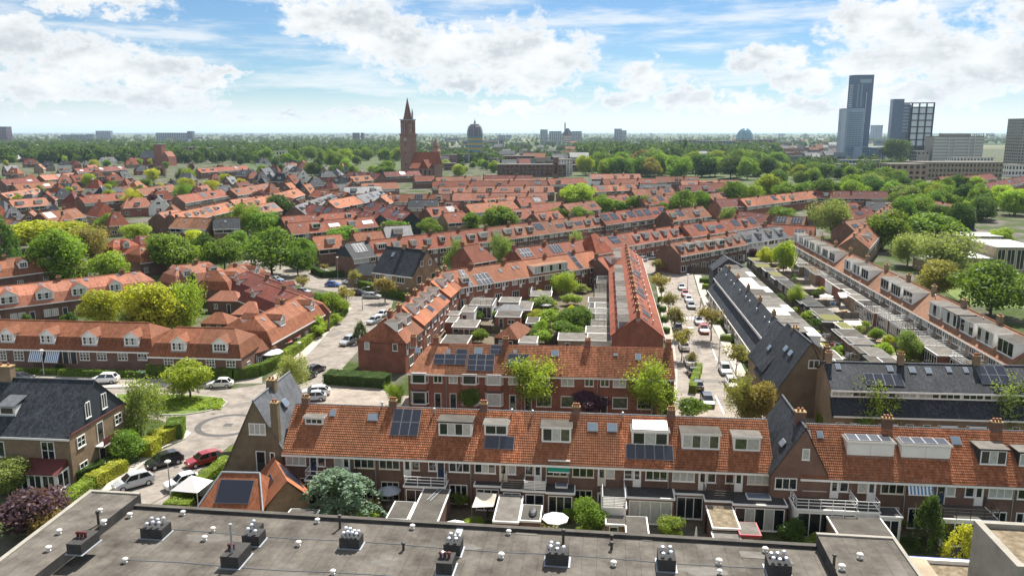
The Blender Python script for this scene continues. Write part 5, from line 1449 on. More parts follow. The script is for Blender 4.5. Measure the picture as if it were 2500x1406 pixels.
# ------------------------------------------------------------------ the town beyond
TR = [ # ridge ends, roof, wall, dormer share, label
 ((590, 492), (725, 460), 'tile_orange', 'brick_dark', .3, 'orange-roofed row behind the shady trees'), ((590, 506), (668, 494), 'tile_pink', 'brick_dark', .2, 'pale red row behind the shady trees'),
 ((718, 503), (808, 472), 'slate_grey', 'brick_dark', .8, 'flat grey-roofed row left of the town centre'), ((685, 529), (865, 516), 'tile_red', 'brick_dark', .1, 'plain red row left of centre'), ((698, 545), (908, 528), 'tile_red', 'brick_dark', .5, 'red row with tall chimneys left of centre'),
 ((755, 498), (842, 511), 'tile_maroon', 'brick_dark', .1, 'dark maroon row turned to the road'), ((858, 507), (928, 524), 'tile_maroon', 'shiplap_dark', .1, 'dark maroon row with black gable'), ((905, 492), (990, 505), 'tile_maroon', 'brick_dark', .2, 'dark maroon row in the middle'), ((935, 503), (1003, 519), 'tile_maroon', 'shiplap_dark', .1, 'dark maroon row nearest the centre'),
 ((800, 490), (872, 477), 'tile_orange', 'brick_dark', .2, 'sunlit orange row before the church'), ((868, 478), (928, 463), 'slate_grey', 'brick_dark', .3, 'silvery-roofed row before the church'), ((928, 480), (952, 470), 'tile_orange', 'brick_dark', .2, 'short orange row before the church'),
 ((998, 487), (1070, 487), 'slate', 'brick_brown', .2, 'slate-roofed row below the church'), ((1085, 490), (1125, 492), 'tile_maroon', 'brick_dark', .1, 'short maroon row below the church'), ((1038, 507), (1112, 501), 'tile_red', 'brick_dark', .3, 'red row below the church'), ((1112, 516), (1128, 514), 'tile_red', 'brick_dark', .5, 'red end house below the church'),
 ((1135, 499), (1250, 489), 'tile_orange', 'brick_dark', .3, 'orange row in the middle distance'), ((948, 474), (1098, 474), 'tile_rust', 'brick_dark', .3, 'rust row under the church tower'), ((1105, 471), (1335, 470), 'tile_pink', 'brick_dark', .2, 'long pale red row in the middle'), ((1070, 456), (1350, 453), 'tile_pink', 'brick_dark', .8, 'long pale row with white dormers'),
 ((1055, 443), (1335, 441), 'tile_red', 'brick_dark', .3, 'long red row below the brown school'), ((880, 448), (968, 445), 'tile_orange', 'brick_dark', .3, 'orange row left of the church foot'), ((838, 457), (928, 454), 'slate_grey', 'render_white', .9, 'white-fronted row left of the church foot'), ((853, 431), (902, 428), 'tile_orange', 'brick_dark', .2, 'short orange row beside the church'), ((935, 420), (1022, 417), 'tile_maroon', 'brick_dark', .4, 'maroon row right under the church tower'),
 ((1260, 483), (1322, 480), 'tile_red', 'brick_dark', .2, 'red row left of the round tree'), ((1293, 500), (1368, 492), 'tile_red', 'brick_dark', .3, 'red panelled row before the round tree'), ((1178, 485), (1262, 478), 'tile_orange', 'brick_dark', .3, 'orange row above the street trees'),
 ((1440, 425), (1562, 424), 'tile_pink', 'render_white', .9, 'white-fronted row below the park trees'), ((1445, 453), (1548, 449), 'tile_orange', 'brick_dark', .5, 'orange row right of the round tree'), ((1560, 449), (1637, 449), 'slate', 'shiplap_dark', .3, 'black slate row right of the round tree'), ((1655, 453), (1738, 451), 'tile_maroon', 'brick_dark', .6, 'maroon row by the street trees'), ((1660, 441), (1802, 439), 'tile_pink', 'brick_dark', .3, 'pale red row under the park trees'),
 ((1372, 498), (1450, 490), 'tile_rust', 'brick_dark', .1, 'rust row behind the street trees'), ((1450, 480), (1530, 474), 'tile_red', 'brick_dark', .3, 'red row between the street trees'), ((1725, 474), (1790, 466), 'tile_rust', 'brick_dark', .1, 'solar-panelled row behind two street trees'), ((1745, 487), (1805, 484), 'tile_maroon', 'brick_red', .1, 'steep maroon house at the right of the street trees'),
 ((1805, 485), (1988, 465), 'tile_orange', 'brick_red', .4, 'orange row with solar panels at right'), ((1990, 466), (2165, 467), 'tile_maroon', 'brick_red', .4, 'maroon row before the tree line at right'), ((2168, 459), (2200, 463), 'tile_maroon', 'shiplap_dark', .1, 'black-gabled house at the end of the maroon row'), ((2205, 477), (2255, 481), 'tile_brown', 'brick_dark', .5, 'brown-roofed row right of the black gable'), ((2258, 487), (2350, 503), 'tile_rust', 'brick_dark', .3, 'low rust row right of the black gable'),
 ((1800, 515), (1880, 522), 'tile_maroon', 'brick_dark', .2, 'low maroon row behind the pale tree'), ((1868, 546), (1990, 552), 'tile_red', 'brick_brown', .1, 'low red row beyond the right gardens'), ((2325, 505), (2382, 507), 'slate', 'shiplap_dark', .1, 'black slate house among the right trees'), ((2085, 577), (2172, 497), 'tile_rust', 'brick_brown', .1, 'great steep roof among the right trees'),
 ((2380, 452), (2500, 430), 'tile_maroon', 'brick_red', .3, 'maroon row at the right edge'), ((2290, 432), (2330, 428), 'tile_maroon', 'brick_red', .1, 'maroon peak left of the right edge row'), ((2350, 430), (2420, 424), 'tile_maroon', 'brick_red', .1, 'maroon peaks below the long pale office'),
 ((385, 519), (430, 511), 'tile_pink', 'brick_dark', .6, 'pink hipped row on the left'), ((415, 522), (555, 493), 'tile_orange', 'brick_dark', .5, 'long orange row on the left'), ((430, 530), (520, 533), 'tile_brown', 'brick_dark', .1, 'brown-roofed row on the left'), ((520, 533), (585, 531), 'slate', 'brick_dark', .1, 'grey end house of the brown-roofed row'), ((560, 488), (640, 478), 'tile_pink', 'brick_dark', .3, 'pale pink row on the left'),
 ((95, 519), (185, 508), 'tile_rust', 'brick_dark', .1, 'rust row behind the golden tree'), ((0, 530), (55, 540), 'tile_rust', 'brick_dark', .5, 'rust row at the left edge'), ((0, 472), (90, 458), 'tile_pink', 'brick_dark', .7, 'white-dormered row at the left edge'), ((0, 439), (85, 433), 'tile_maroon', 'brick_dark', .2, 'maroon row at the left edge'), ((95, 428), (180, 422), 'tile_pink', 'brick_dark', .2, 'pale red row at the left'),
 ((1240, 512), (1300, 507), 'tile_red', 'brick_dark', .4, 'red row behind two street trees'), ((1300, 520), (1360, 513), 'tile_red', 'brick_dark', .3, 'red row with panels between street trees'), ((1080, 520), (1130, 517), 'tile_red', 'brick_brown', .1, 'red hipped house behind the street trees'), ((935, 552), (1000, 549), 'slate_grey', 'brick_dark', .1, 'grey lichened roof behind a street tree'), ((860, 568), (930, 563), 'tile_rust', 'brick_dark', .1, 'rust house above the diagonal row'), ((760, 577), (830, 571), 'tile_orange', 'brick_dark', .2, 'orange house behind the left street trees'),
 ((1335, 437), (1425, 434), 'tile_red', 'brick_dark', .4, 'red row at the foot of the white block'), ((1062, 433), (1172, 430), 'tile_rust', 'brick_dark', .3, 'rust row right of the church foot'), ((1180, 437), (1330, 435), 'tile_pink', 'brick_dark', .5, 'pale row below the maroon one'), ((1600, 431), (1705, 431), 'tile_rust', 'brick_dark', .4, 'rust row inside the park edge'), ((1705, 446), (1800, 447), 'tile_red', 'brick_dark', .4, 'red row below the park'), ((1540, 462), (1640, 458), 'tile_rust', 'brick_dark', .4, 'rust row below the black slates'), ((850, 420), (930, 424), 'tile_maroon', 'brick_dark', .3, 'maroon row left of the tower foot'), ((1560, 482), (1650, 474), 'tile_red', 'brick_dark', .4, 'red row between the far street trees'),
 ((1890, 526), (1968, 530), 'tile_brown', 'brick_dark', .3, 'brown row left of the pale tall tree'), ((2052, 512), (2120, 506), 'tile_maroon', 'brick_dark', .2, 'maroon row right of the pale tall tree'), ((2060, 540), (2110, 532), 'tile_brown', 'brick_dark', .2, 'brown row behind the great steep roof'), ((1990, 500), (2090, 494), 'tile_red', 'brick_dark', .3, 'red row behind the pale tall tree'), ((2110, 490), (2190, 492), 'slate', 'brick_dark', .2, 'dark row under the black gable'),
 ((190, 478), (300, 470), 'tile_red', 'brick_dark', .4, 'red row among the left villas'), ((330, 462), (420, 450), 'tile_rust', 'brick_dark', .4, 'rust row among the left villas'), ((20, 488), (110, 482), 'tile_pink', 'brick_dark', .5, 'pale row low at the left edge'), ((430, 478), (540, 462), 'tile_red', 'brick_dark', .3, 'red row left of the orange one'), ((180, 412), (300, 405), 'tile_maroon', 'brick_dark', .3, 'maroon row under the chapel'), ((480, 412), (600, 404), 'tile_red', 'brick_dark', .3, 'red row right of the chapel'), ((560, 462), (660, 446), 'tile_rust', 'brick_dark', .3, 'rust row left of the black hips'), ((770, 462), (850, 470), 'tile_red', 'brick_dark', .3, 'red row below the white fronts'), ((640, 470), (720, 486), 'tile_maroon', 'brick_dark', .2, 'maroon row by the long orange one'), ((30, 450), (130, 443), 'tile_rust', 'brick_dark', .4, 'rust row far at the left edge'), ((1370, 462), (1440, 458), 'tile_red', 'brick_dark', .4, 'red row beside the huge round tree'), ((1180, 428), (1300, 428), 'tile_maroon', 'brick_dark', .2, 'maroon row under the brown school'), ((1470, 438), (1600, 436), 'tile_red', 'brick_dark', .4, 'red row under the park edge'), ((1010, 430), (1060, 429), 'tile_red', 'brick_dark', .4, 'red row at the church door')]
for i, (p0, p1, rf, wl, dn, lab) in enumerate(TR):
 far = p0[1] < 505
 midrow('town_house', ('house in the ' if ' row' in lab else '') + lab, p0, p1, w=7.0 if not far else 9.0 if p0[1] > 455 else 12.0, roof=rf, wall=wl, dens=dn, pan=.25, seed=100 + i, detail=1, chim=True)
def villa(px, py, wpx, roof, kind, seed, label):
 """detached house seen across the gardens: hipped or gabled, dormer, chimney, windows"""
 rr = random.Random(seed)
 hr = rr.uniform(8.6, 10.2)
 c = G(px, py, hr)
 w = max(7.5, wpx / ppm(c)); d = rr.uniform(8, 9.5)
 an = R(rr.choice([-6, 38, 84, 38, -40]) + rr.uniform(-6, 6))
 if kind == 'g': an = R(rr.choice([60, 110, 75]))
 o = (c.x - math.cos(an) * w / 2 + math.sin(an) * d / 2, c.y - math.sin(an) * w / 2 - math.cos(an) * d / 2)
 T = Terrace('villa', label, 'house', o, an, 1, round(w, 2), round(d, 2), 4.6, hr, wall=rr.choice(['brick_dark', 'brick_brown', 'brick_red', 'render_white']), roof=roof, hip=(1, 1) if kind == 'h' else (0, 0), cap=kind != 'h', group='villas among the trees', gut='white')
 T.feats[0] += [('chim', w * .35, d / 2, .9, .7, 1.1, 0)]
 for s, S_ in (('f', 'F'), ('b', 'B')):
  T.feats[0] += [('win', .8, 1.0, 1.8, 1.4, 2, 1, 'white', 'glass', s), ('win', w - 2.8, 1.0, 1.8, 1.4, 2, 1, 'white', 'glass', s), ('win', w * .5 - .8, 3.0, 1.6, 1.2, 2, 1, 'white', 'glass', s)]
  T.feats[0] += [('dorm', w * .5, 1.0, 2.0, 1.3, 'white', 2, 'glass', S_, {})] if rr.random() < .7 else [('sky', w * .4, 2, .9, 1.2, S_)]
 if kind == 'g':
  T.feats[0] += [('win', d * .5 - .9, 5.4, 1.8, 1.3, 2, 1, 'white', 'glass', s) for s in 'lr'] + [('win', d * .5 - 1.2, 2.0, 2.4, 1.5, 3, 1, 'white', 'glass', s) for s in 'lr']
 return T.build()
VL = [(70, 474, 45, 'slate_grey', 'h'), (152, 461, 40, 'slate', 'h'), (247, 493, 70, 'tile_red', 'h'), (333, 483, 70, 'tile_pink', 'h'), (390, 466, 60, 'tile_red', 'h'), (333, 443, 45, 'tile_orange', 'h'), (281, 457, 30, 'slate', 'g'), (250, 456, 40, 'slate', 'h'), (304, 454, 30, 'tile_maroon', 'g'),
      (275, 426, 40, 'tile_red', 'h'), (299, 418, 40, 'slate', 'h'), (232, 438, 35, 'tile_red', 'h'), (455, 423, 40, 'slate_grey', 'h'), (525, 425, 30, 'tile_red', 'h'), (598, 415, 40, 'slate_grey', 'h'), (560, 431, 30, 'slate_grey', 'g'), (590, 444, 40, 'tile_maroon', 'g'), (546, 452, 35, 'slate', 'g'), (320, 389, 30, 'tile_red', 'h'), (262, 384, 40, 'slate', 'g'), (222, 392, 35, 'slate_grey', 'h'), (180, 392, 32, 'tile_maroon', 'h'), (115, 394, 30, 'slate', 'h'), (72, 388, 30, 'tile_maroon', 'h'),
      (73, 426, 35, 'tile_orange', 'h'), (34, 410, 30, 'tile_orange', 'h'), (182, 447, 30, 'tile_orange', 'h'), (156, 426, 32, 'tile_pink', 'h'), (769, 434, 42, 'slate', 'h'), (735, 440, 36, 'slate', 'h'), (685, 423, 40, 'slate', 'h'), (648, 410, 40, 'slate_grey', 'g'), (722, 407, 34, 'slate', 'h'), (712, 399, 40, 'tile_brown', 'g'), (756, 399, 34, 'tile_red', 'h'), (844, 407, 34, 'slate', 'h'), (797, 418, 40, 'slate', 'h'), (822, 413, 30, 'slate_grey', 'h'), (888, 420, 60, 'slate', 'h'),
      (703, 446, 30, 'tile_orange', 'g'), (748, 449, 34, 'tile_orange', 'g'), (663, 449, 30, 'tile_rust', 'h'), (805, 444, 34, 'tile_maroon', 'h'), (617, 420, 32, 'tile_red', 'h'), (420, 440, 34, 'slate', 'h'), (480, 458, 40, 'tile_maroon', 'h'), (505, 440, 30, 'slate_grey', 'g'), (420, 500, 40, 'tile_rust', 'h'), (130, 500, 44, 'slate', 'h'), (30, 505, 44, 'slate_grey', 'h'), (200, 470, 44, 'slate', 'g'), (640, 432, 30, 'slate', 'h'), (670, 404, 26, 'tile_maroon', 'h'), (860, 440, 30, 'tile_rust', 'g')]
RN = {'slate': 'black slate', 'slate_grey': 'grey slate', 'tile_red': 'red tiled', 'tile_pink': 'pale red tiled', 'tile_orange': 'orange tiled', 'tile_maroon': 'maroon tiled', 'tile_rust': 'rust tiled', 'tile_brown': 'brown tiled'}
for i, (x, y, w, rf, kd) in enumerate(VL):
 zone = 'among the trees at far left' if x < 420 else 'among the trees left of the church'
 villa(x, y, w, rf, kd, 300 + i, f"{RN[rf]} {'hip' if kd == 'h' else 'gable'}-roofed villa {zone}")
# ------------------------------------------------------------------ church, towers and the far skyline
def face_windows(b, w, h, x0, z0, cols, rows, ww, wh, m, y=-.05, depth=.12):
 for i in range(cols):
  for j in range(rows):
   x = x0 + (w - 2 * x0) * (i + .5) / cols; z = z0 + (h - z0) * (j + .25) / rows
   b.box(x - ww / 2, x + ww / 2, y, y + depth, z, z + wh, m)
def block(name, label, cat, px, base, top, wpx, depth, wallm, roofm='felt_grey', cols=8, rows=4, ww=None, glass='glass', ang=0.0, wallcol=None, band=False, extra=None, z0=1.2):
 """flat-topped building with rows of windows on the sides one can see"""
 B = G(px, base); m = ppm(B); d = ray(px, top); h = CAM_H + d.z * (B.y / d.y)
 w = wpx / m
 t = thing(name, label, cat, (B.x, B.y, 0), ang)
 ob('wall', MB().box(-w / 2, w / 2, 0, depth, 0, h, bottom=False).mesh('wall', wallm), t, color=wallcol)
 ob('roof', MB().box(-w / 2 - .3, w / 2 + .3, -.3, depth + .3, h, h + .5).mesh('roof', roofm), t)
 fh = (h - z0) / rows
 if band:
  for j in range(rows):
   bx('window_band', t, (-w / 2 + .6, w / 2 - .6, -.12, .05, 0, fh * .5), glass, (0, 0, z0 + fh * (j + .25)))
 else:
  ww = ww or (w / cols) * .55
  me = cached(('bw', round(ww, 2), round(fh * .55, 2), glass), lambda: MB().box(-ww / 2, ww / 2, -.12, .06, 0, fh * .55).mesh('window', glass))
  for i in range(cols):
   for j in range(rows):
    ob('window', me, t, (-w / 2 + w * (i + .5) / cols, 0, z0 + fh * (j + .25)))
  n2 = max(1, round(cols * depth / w))
  sx = w / 2 if px < 1250 else -w / 2
  for i in range(n2):
   for j in range(rows):
    ob('window', me, t, (sx, depth * (i + .5) / n2, z0 + fh * (j + .25)), (0, 0, math.pi / 2))
 if extra: bx('plant_room', t, (-w * extra, w * extra, depth * .25, depth * .75, h + .5, h + 4), wallm if wallm != 'own_colour' else 'concrete')
 return t, w, h
# church
B = G(999, 432); cm = ppm(B)
ch = thing('church', 'tall brown brick church tower with pointed spire and red-roofed nave', 'church', (B.x, B.y, 0), R(-24))
s = 5.3
ob('tower_shaft', MB().box(-s, s, -s, s, 0, 37).mesh('tower_shaft', 'brick_church'), ch)
ob('cornice', MB().box(-s - .7, s + .7, -s - .7, s + .7, 37, 38.2).mesh('cornice', 'brick_church'), ch)
b = MB(); e = 4.8
for sx in (-1, 1):
 for sy in (-1, 1): b.box(min(sx * e, sx * (e - 2.5)), max(sx * e, sx * (e - 2.5)), min(sy * e, sy * (e - 2.5)), max(sy * e, sy * (e - 2.5)), 38.2, 49)
for q in (-1.2, 1.2):
 for a_ in (0, 1):
  for sg in (-1, 1):
   if a_ == 0: b.box(q - .35, q + .35, sg * e - .4 * (sg > 0), sg * e + .4 * (sg < 0), 38.2, 49)
   else: b.box(sg * e - .4 * (sg > 0), sg * e + .4 * (sg < 0), q - .35, q + .35, 38.2, 49)
b.box(-e, e, -e, e, 47.4, 50)
ob('belfry', b.mesh('belfry', 'brick_church'), ch)
ob('belfry_core', MB().box(-1.6, 1.6, -1.6, 1.6, 38, 48).mesh('belfry_core', 'brick_dark'), ch)
ob('belfry_cornice', MB().box(-e - .6, e + .6, -e - .6, e + .6, 50, 50.8).mesh('belfry_cornice', 'lead'), ch)
ob('spire', MB().lathe([(4.3, 50.8), (3.6, 53), (0.12, 69.5)], 8).mesh('spire', 'brick_dark'), ch)
ob('corner_turret', MB().lathe([(.8, 50.8), (.8, 55), (1.0, 55.2), (0, 61)], 8, c=(4.2, 1, 0)).mesh('corner_turret', 'lead'), ch)
for z in (43,):
 ob('clock_face', MB().lathe([(0, 0), (1.7, 0), (1.7, .15)], 20).mesh('clock_face', 'lead'), ch, (0, -s - .05, 33.2), (R(90), 0, 0))
 ob('clock_hand', MB().box(-.1, .1, -.05, 0, -1.2, 1.5).mesh('clock_hand', 'white'), ch, (0, -s - .22, 33.2), (0, R(50), 0))
ob('nave_wall', MB().box(s, s + 24, -5, 9, 0, 12).mesh('nave_wall', 'brick_church'), ch)
ob('nave_roof', MB().prism([(s, -6, 11.5), (s, 2, 22), (s, 10, 11.5)], (24, 0, 0)).mesh('nave_roof', 'tile_red'), ch)
ob('aisle', MB().box(s + 2, s + 22, -12, -5, 0, 8.5).mesh('aisle', 'brick_church'), ch)
ob('aisle_roof', MB().prism([(s + 2, -12.6, 8.2), (s + 2, -5, 8.2), (s + 2, -5, 13)], (20, 0, 0)).mesh('aisle_roof', 'tile_red'), ch)
ob('crossing_turret', MB().lathe([(4.4, 0), (4.4, 22), (5.0, 22.5), (2.6, 25.5), (2.6, 27), (3.4, 27.3), (0, 34.5)], 8, c=(s + 16, 12, 0)).mesh('crossing_turret', 'brick_church'), ch)
ob('transept_roof', MB().prism([(s + 12, -12.5, 8.5), (s + 17, -12.5, 16), (s + 22, -12.5, 8.5)], (0, 20, 0)).mesh('transept_roof', 'tile_red'), ch)
for k in range(5): ob('window', cached('chw', lambda: MB().box(-.7, .7, -.15, .1, 0, 4.5).mesh('window', 'glass')), ch, (s + 5 + k * 4.5, -12, 2.5))
for z in (10, 20, 28): ob('window', cached('chw2', lambda: MB().box(-.35, .35, -.15, .1, 0, 2.4).mesh('window', 'glass')), ch, (0, -s, z))
# brick chapel on the left
B = G(392, 405); cp = thing('chapel', 'square dark red brick church tower with slate nave at far left', 'church', (B.x, B.y, 0), R(-8))
ob('tower', MB().box(-5, 5, -3, 6, 0, 25).mesh('tower', 'brick_red'), cp); ob('tower_top', MB().box(-5.3, 5.3, -3.3, 6.3, 25, 25.6).mesh('tower_top', 'lead'), cp)
ob('nave_wall', MB().box(-26, -5, 0, 12, 0, 9).box(5, 14, -5, 12, 0, 11).mesh('nave_wall', 'brick_red'), cp)
ob('nave_roof', MB().prism([(-26, -1, 9), (-26, 6, 17), (-26, 13, 9)], (21, 0, 0)).mesh('nave_roof', 'slate_grey'), cp)
ob('porch_roof', MB().prism([(5, -5.5, 11), (9.5, -5.5, 17), (14, -5.5, 11)], (0, 16, 0)).mesh('porch_roof', 'brick_red'), cp)
for k in range(4): ob('window', cached('chw', lambda: None), cp, (-22 + k * 5, 0, 2.5))
# netted tower under scaffolding
B = G(1160, 384); m = ppm(B); nt = thing('scaffolded_tower', 'domed tower wrapped in yellow and blue scaffold netting', 'tower', (B.x, B.y, 0), R(10))
w = 20.0; h0 = 0
mat('net_yellow', (.52, .36, .05), .8); mat('net_blue', (.10, .26, .36), .8); mat('net_grey', (.17, .16, .19), .8)
for j in range(8):
 bx('netting', nt, (-w / 2 - 1, w / 2 + 1, -w / 2, w / 2, 0, 3.7), ['net_yellow', 'net_blue'][j % 2], (0, 0, 4 + j * 3.75))
ob('core', MB().box(-w / 2, w / 2, -w / 2 + 1, w / 2 - 1, 0, 38).mesh('core', 'net_grey'), nt)
ob('dome', MB().lathe([(12.5, 34), (12.2, 42), (10.5, 47.5), (7.5, 50.5), (7.5, 51.5), (2, 52.5), (1.2, 56), (.3, 58), (0.1, 62)], 8).mesh('dome', 'net_grey'), nt)
b = MB()
for i in range(7):
 for sy in (-1, 1):
  x = -w / 2 - 1.5 + (w + 3) * i / 6; b.box(x - .12, x + .12, sy * (w / 2 + 1) - .12, sy * (w / 2 + 1) + .12, 0, 50)
for j in range(13):
 for sy in (-1, 1): b.box(-w / 2 - 1.5, w / 2 + 1.5, sy * (w / 2 + 1) - .1, sy * (w / 2 + 1) + .1, j * 4 - .1, j * 4 + .1)
ob('scaffold', b.mesh('scaffold', 'zinc'), nt)
# tallest tower: dark shaft with a lower grey body
B = G(2086, 391); m = ppm(B); H_ = lambda y: CAM_H + ray(2086, y).z * (B.y / ray(2086, y).y)
tt = thing('office_tower', 'tallest slim dark glass tower with a lower grey block on its left', 'tower', (B.x, B.y, 0), R(-10))
mat('tower_grey', (.25, .33, .43), .5, var=.1, vscale=.1); mat('tower_dark', (.065, .11, .19), .35, spec=.6); mat('tower_pale', (.42, .48, .55), .45); mat('tower_glass', (.20, .30, .36), .1, spec=1.0)
zt, zl = H_(183), H_(265)
ob('tall_shaft', MB().prism([(-7, 3, 0), (18, 3, 0), (20, 14, 0), (14, 24, 0), (-7, 24, 0), (-13, 14, 0)], (0, 0, zt)).mesh('tall_shaft', 'tower_dark'), tt)
ob('low_body', MB().prism([(-21, 0, 0), (9, -1, 0), (9, 24, 0), (-21, 24, 0)], (0, 0, zl)).mesh('low_body', 'tower_grey'), tt)
ob('side_face', MB().prism([(-21.1, -.3, 6), (-16, -.4, 6), (-16, .5, 6), (-21.1, .5, 6)], (0, 0, zl - 8)).mesh('side_face', 'tower_pale'), tt)
ob('low_block', MB().box(-4, 34, -8, 20, 0, 19).mesh('low_block', 'tower_grey'), tt)
bx('crown_light', tt, (0, 15, 2.7, 3.2, zt - 11, zt - 6), 'tower_glass')
wm = cached('tw', lambda: MB().box(-1.0, 1.0, -.3, .3, 0, 1.6).mesh('window', 'tower_glass'))
for j in range(20):
 ob('window_row', cached('twr', lambda: MB().box(-10, 10, -.25, .3, 0, 1.3).mesh('window_row', 'tower_dark')), tt, (-3, -.75, 8 + j * (zl - 12) / 20))
 for i in range(5): ob('window', wm, tt, (-11 + i * 4.2, -1.0, 8.2 + j * (zl - 12) / 20))
for j in range(12):
 for i in range(2): ob('window', wm, tt, (-2 + i * 5, 2.9, zl + 2 + j * (zt - zl - 14) / 12))
 ob('window_row', cached('twr2', lambda: MB().box(-3.5, 3.5, -.25, .3, 0, 1.2).mesh('window_row', 'tower_pale')), tt, (-10, 8.4, zl + 2 + j * (zt - zl - 14) / 12), (0, 0, R(-61)))
ob('light_strip', MB().box(9.5, 10.3, 2.7, 3.1, zl - 20, zt - 24).mesh('light_strip', 'tower_pale'), tt)
# black framed tower with glass grid
B = G(2219, 386); H_ = lambda y: CAM_H + ray(2219, y).z * (B.y / ray(2219, y).y)
bt_ = thing('office_tower', 'black office tower with a grid of large glass squares', 'tower', (B.x, B.y, 0), R(-12))
z1, z2 = H_(242), H_(251)
mat('frame_black', (.012, .016, .028), .5); mat('grid_glass', (.55, .64, .68), .12, spec=1.0)
ob('slab', MB().box(-30, -14, 0, 18, 0, z1).mesh('slab', 'tower_dark'), bt_)
ob('link', MB().box(-14, -2, 6, 18, 0, z2 - 3).mesh('link', 'tower_dark'), bt_)
ob('body', MB().box(-2, 29, 2, 24, 0, z2 - 7).mesh('body', 'frame_black'), bt_)
b = MB()
for i in range(4):
 x = -2 + 31 * i / 3; b.box(x - .8, x + .8, -.5, 2.2, 18, z2)
for j in range(7):
 z = 18 + (z2 - 7 - 18) * j / 6; b.box(-2, 29, -.48, 2.2, z - .7, z + .7)
b.box(-14, 29.8, -.5, 2.2, z2 - 1.4, z2)
ob('frame_grid', b.mesh('frame_grid', 'frame_black'), bt_)
for i in range(3):
 for j in range(6):
  bx('pane', bt_, (0, 31 / 3 - 1.8, 1.6, 1.95, 0, (z2 - 25) / 6 - 1.6), 'grid_glass', (-2 + 31 * i / 3 + .9, 0, 18 + (z2 - 25) * j / 6 + .8))
for j in range(9): bx('window', bt_, (-12.5, -4, 5.8, 6.1, 0, 2.4), 'tower_glass', (0, 0, 40 + j * 5))
